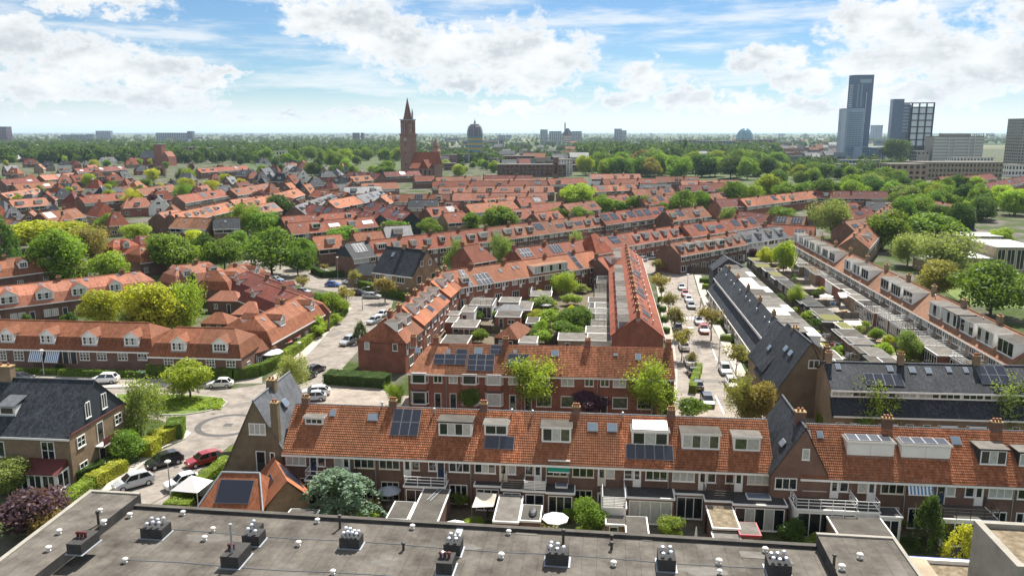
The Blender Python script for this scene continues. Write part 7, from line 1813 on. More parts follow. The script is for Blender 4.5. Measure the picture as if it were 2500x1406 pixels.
EXT = [
 (944, 994, 1264, 1222, 2.5, 'felt_grey', 'brick_dark', 'grey felt-roofed shed left of the one with a ladder', {}),
 (999, 1068, 1270, 1190, 2.8, 'felt_grey', 'brick_dark', 'long grey felt-roofed shed with a ladder lying on it', {}),
 (986, 1087, 1184, 1152, 3.0, 'felt_dark', 'brick_dark', 'extension with white double balcony rail above the ladder shed', dict(rail=('steel_white', 3), front='glass')),
 (1158, 1223, 1183, 1158, 3.0, 'felt_dark', 'brick_dark', 'dark felt-roofed extension beside the sand-coloured sail', dict(front='glass')),
 (1205, 1265, 1270, 1206, 2.6, 'felt_light', 'brick_dark', 'pale grey shed roof right of the sail', dict(trim='white')),
 (1270, 1318, 1268, 1230, 2.6, 'felt_grey', 'brick_dark', 'small shed with a roof box on top', {}),
 (1224, 1276, 1192, 1162, 3.0, 'felt_dark', 'brick_dark', 'extension with weathered brown balcony rail', dict(rail=('wood_grey', 4), front='glass')),
 (1278, 1333, 1196, 1163, 3.0, 'felt_dark', 'brick_dark', 'extension with white slatted balcony rail', dict(rail=('steel_white', 4, 1), front='glass')),
 (1334, 1402, 1200, 1168, 3.0, 'felt_dark', 'brick_dark', 'dark-roofed extension with long skylight below the green blind', dict(sky=True, front='glass')),
 (1470, 1528, 1236, 1176, 2.9, 'felt_light', 'white', 'white extension with louvred balcony rail', dict(rail=('steel_white', 4, 1))),
 (1531, 1645, 1211, 1178, 3.1, 'felt_dark', 'brick_dark', 'wide black-roofed extension with white fascia', dict(front='glass', gm='glass_curtain')),
 (1648, 1720, 1202, 1186, 3.0, 'felt_dark', 'brick_dark', 'extension with wide white-framed garden window', dict(front='glass')),
 (1722, 1787, 1219, 1186, 3.0, 'felt_dark', 'brick_dark', 'extension with black mesh balcony rail', dict(rail=('iron', 4))),
 (1790, 1918, 1228, 1194, 3.0, 'felt_dark', 'brick_dark', 'wide dark extension with roof light below the cross gable', dict(sky=True, front='glass', gm=['glass', 'glass_curtain'])),
 (1480, 1528, 1277, 1255, 2.3, 'felt_grey', 'brick_brown', 'low brown shed with pale door', dict(front='door')),
 (1530, 1583, 1303, 1258, 2.3, 'felt_grey', 'brick_brown', 'brown felt shed touching the flat roof edge', {}),
 (1741, 1805, 1286, 1232, 2.6, 'gravel_roof', 'brick_dark', 'shed with pebble-strewn roof and white trim', {}),
 (1746, 1810, 1322, 1296, 2.2, 'felt_light', 'brick_dark', 'small pale shed roof in front of the pebbled one', {}),
 (1808, 1856, 1303, 1272, 2.5, 'felt_light', 'brick_dark', 'small grey shed with red fascia', dict(trim='red_fascia', front='door')),
 (1943, 2089, 1240, 1200, 3.2, 'felt_dark', 'render_white', 'white extension with wide white terrace rail', dict(rail=('steel_white', 3), front='glass')),
 (2091, 2146, 1247, 1211, 3.0, 'felt_dark', 'render_white', 'narrow extension with white rail beside the wide terrace', dict(rail=('steel_white', 3))),
 (2060, 2192, 1324, 1258, 2.8, 'felt_grey', 'brick_brown', 'broad brown-grey shed roof right of the white terrace', {}),
 (2300, 2432, 1264, 1215, 3.0, 'felt_grey', 'render_white', 'extension with dark wooden terrace rail behind the conifer', dict(rail=('wood_dark', 3), front='glass')),
 (2150, 2200, 1258, 1236, 2.9, 'felt_dark', 'render_white', 'white extension wall with tall window left of the conifer', dict(front='glass')),
 (745, 802, 1170, 1148, 3.0, 'felt_dark', 'brick_dark', 'small balcony with white balusters above the cedar', dict(rail=('steel_white', 2), front='glass')),
 (803, 866, 1172, 1150, 3.0, 'felt_dark', 'brick_dark', 'balcony with dark wooden screen above the cedar', dict(rail=('wood_dark', 5, 1), front='glass')),
 (700, 770, 1256, 1240, 2.3, 'felt_grey', 'brick_dark', 'flat garden shed left of the cedar', {}),
 # inner gardens
 (1075, 1140, 838, 816, 2.6, 'felt_grey', 'brick_red', 'flat shed with slatted trays behind the brown-roofed row', {}),
 (1103, 1163, 797, 779, 2.6, 'felt_light', 'brick_dark', 'grey shed with glazed front in the inner gardens', dict(front='glass')),
 (1088, 1112, 785, 772, 2.8, 'felt_light', 'brick_red', 'small flat extension behind the stepped row', {}),
 (1124, 1157, 760, 744, 2.8, 'felt_light', 'render_white', 'pale flat-roofed outbuilding with white side', dict(front='door')),
 (1090, 1120, 768, 758, 2.8, 'felt_light', 'brick_red', 'low white-edged roof behind the stepped row', {}),
 (1209, 1270, 772, 757, 2.4, 'felt_grey', 'brick_red', 'brown flat shed by the garden path', dict(front='door')),
 (1262, 1296, 756, 734, 2.6, 'felt_light', 'brick_red', 'flat brick garage by the garden path', {}),
 (1284, 1314, 788, 773, 2.2, 'felt_grey', 'wood_grey', 'little grey shed right of the garden path', dict(front='door')),
 (1266, 1310, 835, 819, 2.4, 'felt_light', 'render_white', 'pale shed roof at the near end of the garden path', {}),
 (1362, 1480, 829, 811, 2.6, 'felt_light', 'brick_brown', 'wide flat shed behind the brown-roofed row at right', dict(front='door')),
 (1145, 1202, 744, 726, 3.0, 'felt_light', 'render_white', 'white rounded extension with dark glass balcony', dict(rail=('iron', 3), front='glass')),
 (1218, 1268, 736, 724, 2.6, 'felt_light', 'brick_red', 'flat brick outhouse under the diagonal row', dict(front='glass')),
 (1294, 1345, 722, 709, 2.8, 'felt_light', 'brick_red', 'round-edged pale roof under the wide dormer', dict(rail=('steel_white', 3))),
]
for l, r, yf, yb, z, rf, wl, lab, kw in EXT:
 shed(l, r, yf, yb, z, rf, wl, lab, **kw)
annex(1235, 826, 4.6, 8.0, 2.4, 4.3, 'tile_rust', 'white-edged gabled shed with orange tiles by the garden path', ang=R(-20), wall='wood_dark')
annex(1244, 760, 6, 4, 2.3, 3.4, 'slate_grey', 'low grey tiled shed in the inner gardens')
# behind the salmon-red row: terraces with rails, one per house
rr = random.Random(5)
for i in range(1, 13):
 w = E_.w - .3; dp = rr.uniform(3, 5)
 p = E_.world(Vector((i * E_.w + w + .1, E_.d + dp + .05, 0)))
 shed_at((p.x, p.y), w, dp, 2.9 + .004 * i, E_.ang + math.pi, rr.choice(['felt_light', 'felt_grey', 'felt_light']), rr.choice(['brick_dark', 'render_white']), 'flat extension with roof terrace behind the salmon-red row', rail=(rr.choice(['iron', 'steel_white', 'wood_grey']), 3) if rr.random() < .75 else None, trim=rr.choice(['white', 'wood_grey']), name='extension', cat='extension')
# between the slate row and the right-hand row: extensions, sheds, fences in strips
for i in range(FF.n):
 w = FF.w - .25; dp = rr.uniform(2.4, 5.5)
 p = FF.world(Vector((i * FF.w + w + .12, FF.d + dp + .05, 0)))
 shed_at((p.x, p.y), w, dp, 3.0 + .004 * i, FF.ang + math.pi, rr.choice(['felt_light', 'felt_light', 'felt_grey', 'sedum']), rr.choice(['brick_red', 'render_white', 'brick_brown']), 'flat extension behind the slate row in the right-hand gardens', rail=('steel_white', 3) if rr.random() < .3 else None, sky=rr.random() < .4, name='extension', cat='extension')
 if rr.random() < .9:
  dp2 = rr.uniform(2.5, 3.6); q = FF.world(Vector((i * FF.w + w - .4, FF.d + 9.4 + dp2, 0)))
  shed_at((q.x, q.y), w - rr.uniform(0, 1.5), dp2, 2.35 + .004 * i, FF.ang + math.pi, rr.choice(['felt_grey', 'felt_light', 'felt_grey', 'felt_dark']), rr.choice(['wood_grey', 'brick_red', 'wood_dark', 'fence_boards']), 'garden shed along the alley behind the slate row', trim=rr.choice(['white', 'wood_grey', 'grey_paint']))
for i in range(HH.n):
 w = HH.w - .25; dp = rr.uniform(2.6, 5.0)
 p = HH.world(Vector((i * HH.w + .12, -dp - .05, 0)))
 shed_at((p.x, p.y), w, dp, 2.9 + .004 * i, HH.ang, rr.choice(['felt_light', 'felt_grey', 'felt_light', 'felt_dark']), rr.choice(['brick_brown', 'render_white', 'brick_red']), 'flat extension on the garden side of the right-hand row', rail=(rr.choice(['steel_white', 'steel_white', 'wood_tan', 'iron']), 3) if rr.random() < .55 else None, front='glass' if rr.random() < .7 else None, name='extension', cat='extension')
 dp2 = rr.uniform(2.4, 4.2); q = HH.world(Vector((i * HH.w + rr.uniform(0, 1), -12.2 - dp2, 0)))
 if 40 < q.x and i > 1:
  shed_at((q.x, q.y), w - rr.uniform(.3, 1.5), dp2, 2.4 + .004 * i, HH.ang, rr.choice(['felt_grey', 'felt_light', 'felt_dark', 'sedum']), rr.choice(['wood_grey', 'brick_red', 'wood_dark', 'fence_boards']), 'garden shed in the middle of the right-hand gardens', trim=rr.choice(['white', 'wood_grey', 'grey_paint']), front='door')
def fence(p, q, h, label, m='fence_boards', name='fence'):
 p, q = (G(*p) if len(p) == 2 else Vector(p)), (G(*q) if len(q) == 2 else Vector(q))
 d = q - p; L = d.length
 t = thing(name, label, 'fence', (p.x, p.y, 0), math.atan2(d.y, d.x))
 n = max(1, round(L / 1.9))
 for i in range(n):
  a, b2 = L * i / n, L * (i + 1) / n
  me = cached(('fp', round(L / n, 2), h, m), lambda: MB().box(.06, L / n - .06, -.02, .02, .05, h).mesh('fence_panel', m))
  ob('fence_panel', me, t, (a, 0, 0))
  bx('fence_post', t, (-.05, .05, -.05, .05, 0, h + .08), 'wood_dark', (a, 0, 0))
 return t
for i in range(1, HH.n, 2):
 a, b2 = HH.world(Vector((i * HH.w, -12.0, 0))), HH.world(Vector((i * HH.w, -5.1, 0)))
 fence(tuple(a), tuple(b2), 1.5, 'board fence between two plots of the right-hand gardens', 'wood_grey')
for i in range(1, FF.n, 2):
 a, b2 = FF.world(Vector((i * FF.w, FF.d + 5.6, 0))), FF.world(Vector((i * FF.w, FF.d + 9.3, 0)))
 fence(tuple(a), tuple(b2), 1.5, 'board fence between two plots behind the slate row', 'wood_grey')
fence(tuple(HH.world(Vector((20, -17.0, 0)))), tuple(HH.world(Vector((HH.n * HH.w - 14, -17.0, 0)))), 1.9, 'long board fence along the alley in the right-hand gardens')
fence((1635, 663), (1755, 672), 2.0, 'grey board fence across the far end of the straight street')
fence((1150, 812), (1222, 818), 1.8, 'dark board fence in the inner gardens', 'fence_boards')
fence((1160, 765), (1225, 772), 1.7, 'dark fence behind the flower pots in the inner gardens')
fence((1100, 838), (1150, 818), 1.8, 'fence between two sheds behind the brown-roofed row')
fence((1330, 845), (1365, 838), 1.8, 'dark fence beside the pale shed behind the brown-roofed row')
fence((1480, 1300), (1440, 1262), 1.8, 'garden fence behind the pale parasol', 'wood_grey')
fence((1190, 1262), (1200, 1190), 1.8, 'garden fence beside the sail', 'wood_dark')
fence((530, 1140), (585, 1135), 1.9, 'slatted screen behind the bright clipped hedge', 'wood_grey')
fence((1720, 1300), (1735, 1235), 1.9, 'garden fence beside the pebbled shed', 'wood_grey')
# garage with hipped orange roof and its gabled wing, lower left
gq = G(478, 1241, 2.6)
ga = thing('garage', 'low garage with hipped orange pantiles and dark panels beside the flat roof', 'garage', (gq.x, gq.y, 0), R(-3))
ob('wall', MB().box(.3, 6.6, .3, 6.0, 0, 2.6).mesh('wall', 'brick_dark'), ga)
gm_ = MB(); a0, a1, a2, a3 = (0, 0, 2.5), (6.9, 0, 2.5), (6.9, 6.3, 2.5), (0, 6.3, 2.5); t0, t1 = (1.6, 3.1, 5.2), (5.6, 3.1, 5.2)
gm_.poly([a0, a1, t1, t0]).poly([a1, a2, t1]).poly([a2, a3, t0, t1]).poly([a3, a0, t0]).poly([a3, a2, a1, a0])
ob('roof', gm_.mesh('roof', 'tile_orange'), ga)
ob('ridge_tiles', MB().tube(t0, t1, .12, k=6).tube(a1, t1, .1, k=6).tube(a0, t0, .1, k=6).mesh('ridge_tiles', 'lead'), ga)
pt = math.atan2(2.7, 3.1)
ob('solar_panel', panel_mesh(3.6, 2.6), ga, (3.5, .45, 3.02), (pt, 0, 0))
gw = thing('garage_wing', 'gabled garage wing with orange tiles and a large dark roof window', 'garage', (gq.x + 6.9, gq.y + .2, 0), R(28))
ob('wall', MB().box(.2, 4.6, .2, 6.6, 0, 2.5).mesh('wall', 'brick_brown'), gw)
ob('roof_slope', MB().prism([(-.1, 0, 2.4), (2.4, 0, 4.9), (2.4, 0, 5.02), (-.1, 0, 2.52)], (0, 6.9, 0)).mesh('roof_slope', 'tile_orange'), gw)
ob('roof_slope', MB().prism([(2.4, 0, 4.9), (4.9, 0, 2.4), (4.9, 0, 2.52), (2.4, 0, 5.02)], (0, 6.9, 0)).mesh('roof_slope', 'tile_orange'), gw)
ob('gable', MB().prism([(.2, .25, 2.4), (4.6, .25, 2.4), (2.4, .25, 4.75)], (0, .1, 0)).mesh('gable', 'brick_brown'), gw)
ob('roof_window', panel_mesh(3.4, 2.6), gw, (4.45, 3.4, 3.06), (R(45), 0, R(90)))
ob('roof_window', panel_mesh(2.0, 1.6), gw, (.4, 3.4, 3.12), (R(45), 0, R(-90)))
# ------------------------------------------------------------------ garden furniture
def parasol(px, py, r, m, label, closed=False, z=0):
 B = G(px, py, 2.3 + z)
 t = thing('parasol', label, 'parasol', (B.x, B.y, z), rng.uniform(0, 1))
 ob('pole', cached('ppole', lambda: MB().tube((0, 0, 0), (0, 0, 2.6), .03, k=6).mesh('pole', 'wood_grey')), t)
 ob('base', cached('pbase', lambda: MB().lathe([(0, .0), (.28, .0), (.28, .08), (.05, .12)], 10).mesh('base', 'concrete')), t)
 if closed: ob('canopy', MB().lathe([(.16, .9), (.14, 1.6), (.05, 2.5), (0, 2.55)], 8).mesh('canopy', m), t)
 else:
  ob('canopy', cached(('can', r, m), lambda: MB().lathe([(r, 2.12), (r, 2.2), (r * .5, 2.5), (.04, 2.72), (0, 2.74)], 8).lathe([(r, 2.12), (r * .5, 2.42), (0, 2.64)], 8).mesh('canopy', m)), t)
 return t
parasol(1356, 1262, 1.35, 'cloth_white', 'open white parasol beside the round clipped shrub'); parasol(950, 1195, 1.3, 'cloth_grey', 'open grey parasol right of the cedar'); parasol(1700, 1290, .2, 'cloth_white', 'closed white parasol in a shady garden', True)
parasol(1332, 742, 1.5, 'cloth_white', 'pale green-white parasol in the inner gardens'); parasol(660, 858, 2.2, 'cloth_white', 'large white parasol by the curved hedge'); parasol(1110, 1280, 1.2, 'cloth_white', 'white parasol just behind the flat roof edge')
parasol(2018, 722, 1.6, 'cloth_white', 'white parasol on a roofed garden at right')
def sail(pts, z, m, label):
 q = [G(x, y, z + dz) for x, y, dz in pts]; c = sum(q, Vector()) / len(q)
 b = MB(); n = 6
 for i in range(n):
  for j in range(n):
   def f(u, v):
    p = q[0] * (1 - u) * (1 - v) + q[1] * u * (1 - v) + q[2] * u * v + q[3] * (1 - u) * v
    return p - c - Vector((0, 0, .5 * math.sin(math.pi * u) * math.sin(math.pi * v)))
   b.poly([f(i / n, j / n), f((i + 1) / n, j / n), f((i + 1) / n, (j + 1) / n), f(i / n, (j + 1) / n)])
 t = thing('shade_sail', label, 'shade sail', (c.x, c.y, 0))
 ob('sail', b.mesh('sail', m), t, (0, 0, c.z))
 for p in q:
  ob('post', MB().tube((0, 0, 0), (0, 0, p.z + .1), .05, k=6).mesh('post', 'wood_grey'), t, (p.x - c.x, p.y - c.y, 0))
 return t
sail([(1152, 1238, 0), (1205, 1236, .2), (1213, 1205, .5), (1166, 1200, .3)], 2.4, 'cloth_sand', 'sand-coloured shade sail in a near garden')
sail([(2052, 727, 0), (2095, 724, 0), (2085, 712, .3), (2045, 714, .3)], 2.5, 'cloth_white', 'cream shade sail in the right-hand gardens')
sail([(2062, 793, 0), (2105, 793, 0), (2098, 783, .2), (2060, 783, .2)], 2.3, 'cloth_white', 'white sheet stretched over a plot in the right-hand gardens')
tb = G(472, 1226); tn = thing('party_tent', 'white party tent behind the bright clipped hedge', 'tent', (tb.x, tb.y, 0), R(-10))
ob('canopy', MB().poly([(-1.6, -1.6, 2.0), (1.6, -1.6, 2.0), (0, 0, 3.2)]).poly([(1.6, -1.6, 2.0), (1.6, 1.6, 2.0), (0, 0, 3.2)]).poly([(1.6, 1.6, 2), (-1.6, 1.6, 2), (0, 0, 3.2)]).poly([(-1.6, 1.6, 2), (-1.6, -1.6, 2), (0, 0, 3.2)]).mesh('canopy', 'cloth_white'), tn)
ob('side_wall', MB().box(-1.62, 1.62, 1.58, 1.62, 0, 2).mesh('side_wall', 'cloth_white'), tn)
for x in (-1.55, 1.55):
 for y in (-1.55, 1.55): bx('post', tn, (-.03, .03, -.03, .03, 0, 2.02), 'steel_white', (x, y, 0))
pb_ = G(955, 1246); bn = thing('picnic_table', 'grey picnic table below the grey parasol', 'table', (pb_.x, pb_.y, 0), R(80))
bx('table_top', bn, (-.9, .9, -.35, .35, .7, .76), 'wood_grey'); bx('bench', bn, (-.9, .9, -.85, -.6, .42, .47), 'wood_grey'); bx('bench', bn, (-.9, .9, .6, .85, .42, .47), 'wood_grey')
for x in (-.6, .6): bx('leg', bn, (-.05, .05, -.8, .8, 0, .42), 'wood_grey', (x, 0, 0)); bx('trestle', bn, (-.04, .04, -.3, .3, .42, .7), 'wood_grey', (x, 0, 0))
lb = G(1046, 1222, 2.85); ld = thing('ladder', 'aluminium ladder lying on the grey shed roof', 'ladder', (lb.x, lb.y, 2.83), R(70))
for y in (-.2, .2): bx('rail', ld, (0, 3.2, -.03, .03, 0, .07), 'zinc', (0, y, 0))
for k in range(10): bx('rung', ld, (-.02, .02, -.2, .2, .02, .05), 'zinc', (.25 + .3 * k, 0, 0))
rb = G(1300, 1262, 2.62); rbx = thing('roof_box', 'black car roof box stored on the small shed', 'box', (rb.x, rb.y, 2.61), R(85))
ob('shell', MB().lathe([(0, 0), (.42, .0), (.42, .18), (.3, .34), (0, .38)], 12).mesh('shell', 'dark_paint', True), rbx, (.9, 0, 0), None, (2.3, 1, 1))
def awning(T, px0, px1, py0, py1, m, label):
 """fabric awning let down over a window"""
 x0, z1 = T.wallpt(px0, py0); x1, _ = T.wallpt(px1, py0); z0 = T.wallpt(px0, py1)[1]
 p = T.world(Vector((x0, 0, 0))); w = x1 - x0; dz = z1 - z0
 t = thing('awning', label, 'awning', (p.x, p.y, z0), T.ang)
 b = MB(); n = max(1, round(w / .18)) if m == 'stripe' else 1
 for i in range(n):
  a, c = w * i / n, w * (i + 1) / n
  b.prism([(a, -dz * .55, 0), (c, -dz * .55, 0), (c, -.06, dz), (a, -.06, dz)], (0, 0, .03), i % 2)
 ob('fabric', b.mesh('fabric', ['awn_a', 'awn_b'] if m == 'stripe' else ['awning_green', 'awning_green']), t)
 bx('front_bar', t, (0, w, -dz * .55 - .05, -dz * .55, -.03, .05), 'white'); bx('cassette', t, (0, w, -.12, 0, dz, dz + .12), 'white')
mat('awn_a', (.70, .72, .74), .8); mat('awn_b', (.10, .20, .36), .8)
awning(K, 75, 107, 853, 878, 'stripe', 'blue and white striped awning, left of the pair by the cottage doors'); awning(K, 115, 148, 854, 880, 'stripe', 'blue and white striped awning, right of the pair by the cottage doors')
awning(A2, 2215, 2277, 1172, 1200, 'stripe', 'striped awning over a window right of the white terrace'); awning(A, 1338, 1392, 1124, 1146, 'green', 'closed green window blind under the orange roof')
bb = G(28, 884); bt = thing('garden_bench', 'white garden bench in front of the left cottages', 'bench', (bb.x, bb.y, 0), R(-5))
bx('seat', bt, (-.7, .7, -.25, .2, .4, .45), 'white'); bx('backrest', bt, (-.7, .7, .18, .22, .5, .9), 'white')
for x in (-.62, .62): bx('leg', bt, (-.03, .03, -.22, -.16, 0, .6), 'white', (x, 0, 0)); bx('leg', bt, (-.03, .03, .16, .22, 0, .9), 'white', (x, 0, 0))
for k, (x, y) in enumerate([(345, 921), (352, 923)]):
 bp = G(x, y); t = thing('wheelie_bin', ['dark bin with blue lid at the hedge gap', 'dark bin with blue lid beside its twin'][k], 'bin', bp, R(10))
 ob('body', cached('bin', lambda: MB().box(-.28, .28, -.3, .3, .05, .98).mesh('body', 'dark_paint')), t); ob('lid', cached('binl', lambda: MB().box(-.3, .3, -.33, .33, .98, 1.06).mesh('lid', 'blue_lid') if mat('blue_lid', (.03, .16, .42), .5) else None), t)
# clutter of the gardens: tables with chairs, planters, clothes airers
def garden_set(p, rz, k):
 if k == 0:
  t = thing('garden_table', 'garden table with two benches on a patio in the right-hand gardens', 'table', p, rz)
  bx('table_top', t, (-.8, .8, -.4, .4, .7, .75), 'wood_tan'); bx('bench', t, (-.8, .8, -.95, -.65, .4, .45), 'wood_tan'); bx('bench', t, (-.8, .8, .65, .95, .4, .45), 'wood_tan')
  for x in (-.6, .6): bx('leg', t, (-.04, .04, -.9, .9, 0, .4), 'wood_tan', (x, 0, 0)); bx('trestle', t, (-.04, .04, -.3, .3, .4, .7), 'wood_tan', (x, 0, 0))
 elif k == 1:
  t = thing('planter', 'wooden planter with green plants in the right-hand gardens', 'planter', p, rz)
  ob('box', cached('plb', lambda: MB().box(-.7, .7, -.3, .3, 0, .5).mesh('box', 'wood_dark')), t); ob('plants', crown_mesh('shrub', rr.randrange(5)), t, (0, 0, .4), None, (1.6, .9, .7), color=LEAF[rr.choice('lgyt')])
 else:
  t = thing('clothes_airer', 'rotary clothes airer with washing in the right-hand gardens', 'clothes airer', p, rz)
  ob('pole', cached('airp', lambda: MB().tube((0, 0, 0), (0, 0, 1.9), .03, k=6).mesh('pole', 'zinc')), t)
  for a in range(4): bx('arm', t, (0, 1.2, -.015, .015, 1.85, 1.88), 'zinc', (0, 0, 0), R(90 * a))
  for a in range(3): bx('washing', t, (.3, 1.0, -.01, .01, 1.1, 1.8), rr.choice(['cloth_white', 'cloth_grey', 'red_fascia', 'blue_lid']), (0, 0, 0), R(90 * a + 30))
for i in range(1, HH.n):
 garden_set(tuple(HH.world(Vector((i * HH.w + rr.uniform(1, 4), -rr.uniform(6.5, 10.5), 0)))), rr.uniform(0, 3), rr.choice([0, 0, 1, 1, 2]))
for i in range(FF.n):
 garden_set(tuple(FF.world(Vector((i * FF.w + rr.uniform(1, 4), FF.d + rr.uniform(6, 8.6), 0)))), rr.uniform(0, 3), rr.choice([0, 1, 1, 2]))
# scaffold on the right-hand row, washing line, banner, red awnings
q = G(2345, 872); sc = thing('scaffold', 'white scaffold tower against the right-hand row', 'scaffold', q, HH.ang)
for x in (0, 1.6, 3.2):
 for y in (0, 1.2): bx('standard', sc, (-.04, .04, -.04, .04, 0, 7.2), 'steel_white', (x, y, 0))
for j in range(4):
 bx('deck', sc, (0, 3.2, 0, 1.2, 0, .06), 'wood_grey', (0, 0, 1.7 + j * 1.7))
 for y in (0, 1.2): bx('ledger', sc, (0, 3.2, -.03, .03, 0, .06), 'steel_white', (0, y, 2.6 + j * 1.5))
q = G(2330, 868); wl_ = thing('washing_line', 'line of red and white washing on a terrace at right', 'washing', (q.x, q.y, 0), R(-5))
for x in (0, 4.2): bx('post', wl_, (-.04, .04, -.04, .04, 0, 4.4), 'wood_grey', (x, 0, 0))
bx('line', wl_, (0, 4.2, -.01, .01, 4.3, 4.32), 'zinc')
for i, m_ in enumerate(['blue_lid', 'red_fascia', 'cloth_white', 'red_fascia', 'cloth_grey']): bx('garment', wl_, (0, .6, -.015, .015, 3.5, 4.3), m_, (.3 + i * .75, 0, 0))
q = G(2127, 625); fl_ = thing('banner_flag', 'tall white and red banner by the school entrance', 'flag', q)
ob('pole', MB().tube((0, 0, 0), (0, 0, 6), .05, k=6).mesh('pole', 'pole_grey'), fl_); bx('cloth', fl_, (.06, 1.3, -.02, .02, 1.8, 5.8), 'cloth_white'); bx('red_print', fl_, (.25, 1.1, -.03, -.02, 2.4, 3.8), 'red_fascia')
mat('awning_red', (.45, .05, .025), .8)
for k, (x, y) in enumerate([(682, 838), (702, 826)]):
 q = G(x, y, 2.2); t = thing('awning', ['red awning, nearer of two on the corner cottage', 'red awning, farther of two on the corner cottage'][k], 'awning', (q.x, q.y, 2.2), R(62))
 ob('fabric', cached('redawn', lambda: MB().prism([(0, -1.1, 0), (2.2, -1.1, 0), (2.2, 0, .7), (0, 0, .7)], (0, 0, .04)).mesh('fabric', 'awning_red')), t); bx('front_bar', t, (0, 2.2, -1.15, -1.1, -.04, .05), 'white')
# ------------------------------------------------------------------ cars, lamps
def car_meshes(kind):
 """hatch, suv, estate: body loft, glazed cabin, wheels in arches"""
 Lc, Wd, Hh, belt, hood = {'hatch': (4.05, 1.74, 1.47, .92, .88), 'suv': (4.4, 1.84, 1.64, 1.03, 1.0), 'estate': (4.6, 1.80, 1.46, .92, .86), 'mpv': (4.3, 1.82, 1.66, 1.0, .98), 'van': (4.8, 1.9, 1.9, 1.1, 1.08)}[kind]
 hw = Wd / 2
 xf, xr = -Lc / 2, Lc / 2     # nose at -x
 st = [(xf, .32, .62, .74), (xf + .12, .24, .72, .90), (xf + .75, .2, hood - .02, .98), (xf + 1.25, .2, belt - .01, 1.0), (0.2, .2, belt, 1.0), (xr - .9, .2, belt + .02, 1.0), (xr - .15, .26, belt, .94), (xr, .36, belt - .14, .82)]
 b = MB(); secs = []
 for x, zb, zt, k in st:
  w = hw * k
  secs.append([(x, -w * .92, zb), (x, -w, zb + (zt - zb) * .35), (x, -w * .985, zb + (zt - zb) * .72), (x, -w * .90, zt), (x, w * .90, zt), (x, w * .985, zb + (zt - zb) * .72), (x, w, zb + (zt - zb) * .35), (x, w * .92, zb)])
 for A_, B_ in zip(secs, secs[1:]):
  for i in range(7):
   b.poly([A_[i], A_[i + 1], B_[i + 1], B_[i]][::-1])
  b.poly([A_[7], A_[0], B_[0], B_[7]][::-1])
 b.poly(secs[0]); b.poly(secs[-1][::-1])
 # cabin: base ring at the belt, roof ring above
 c0, c1 = xf + 1.05, xr - (.25 if kind != 'hatch' else .3)
 r0, r1 = c0 + .75, c1 - {'hatch': .55, 'suv': .45, 'estate': .6, 'mpv': .35, 'van': .15}[kind]
 bw, rw = hw * .90, hw * .70
 zb, zt = belt - .03, Hh
 base = [(c0, -bw * .92, zb), (c1, -bw * .95, zb), (c1, bw * .95, zb), (c0, bw * .92, zb)]
 roof = [(r0, -rw, zt - .03), (r1, -rw, zt - .05), (r1, rw, zt - .05), (r0, rw, zt - .03)]
 mid = [((r0 + r1) / 2, -rw * 1.02, zt + .02), ((r0 + r1) / 2, rw * 1.02, zt + .02)]
 b.poly([roof[0], mid[0], mid[1], roof[3]]); b.poly([mid[0], roof[1], roof[2], mid[1]])
 def lerp(p, q, t): return tuple(p[i] + (q[i] - p[i]) * t for i in range(3))
 out = {}
 def inset(name, a, bb, c, d, t=.06, push=.008):
  """paint border with a glass centre"""
  va = [Vector(p) for p in (a, bb, c, d)]; cen = sum(va, Vector()) / 4
  inn = [p + (cen - p) * t * 2 for p in va]
  for i in range(4):
   j = (i + 1) % 4
   b.poly([va[i], va[j], inn[j], inn[i]])
  n = (va[1] - va[0]).cross(va[2] - va[0]).normalized() * push
  out.setdefault(name, []).append(MB().poly([p + n for p in inn]).poly([p + n for p in inn][::-1]) if False else MB().poly([p + n * .2 for p in inn]))
 inset('windscreen', base[0], roof[0], roof[3], base[3])
 inset('rear_window', base[2], roof[2], roof[1], base[1], .1)
 for sgn in (0, 1):
  B0, B1, R0, R1 = (base[0], base[1], roof[0], roof[1]) if sgn == 0 else (base[3], base[2], roof[3], roof[2])
  for t0, t1 in ((0, .5), (.5, 1)):
   q = [lerp(B0, B1, t0), lerp(B0, B1, t1), lerp(R0, R1, t1), lerp(R0, R1, t0)]
   inset('side_window', *(q if sgn == 0 else q[::-1]), t=.07)
 body = b.mesh('body', 'car_paint')
 wh = MB().lathe([(0, -.1), (.2, -.1), (.32, -.09), (.335, 0), (.32, .09), (.2, .1), (0, .1)], 14).mesh('wheel', 'rubber')
 rm = MB().lathe([(0, -.115), (.2, -.112), (.21, -.09)], 10).mesh('rim', 'rim')
 hl = MB().box(-.03, .05, -.17, .17, -.07, .07).mesh('headlight', 'headlight'); tl = MB().box(-.05, .03, -.14, .14, -.1, .1).mesh('tail_light', 'taillight')
 pl = MB().box(-.02, .02, -.26, .26, -.055, .055).mesh('number_plate', 'plate_yellow')
 sill = MB().box(xf + .7, xr - .7, -hw * .97, hw * .97, .16, .26).mesh('underside', 'rubber')
 return dict(body=body, glass={k: [m.mesh(k, 'glass') for m in v] for k, v in out.items()}, wheel=wh, rim=rm, hl=hl, tl=tl, pl=pl, sill=sill, dims=(xf, xr, hw, belt, hood, Hh))
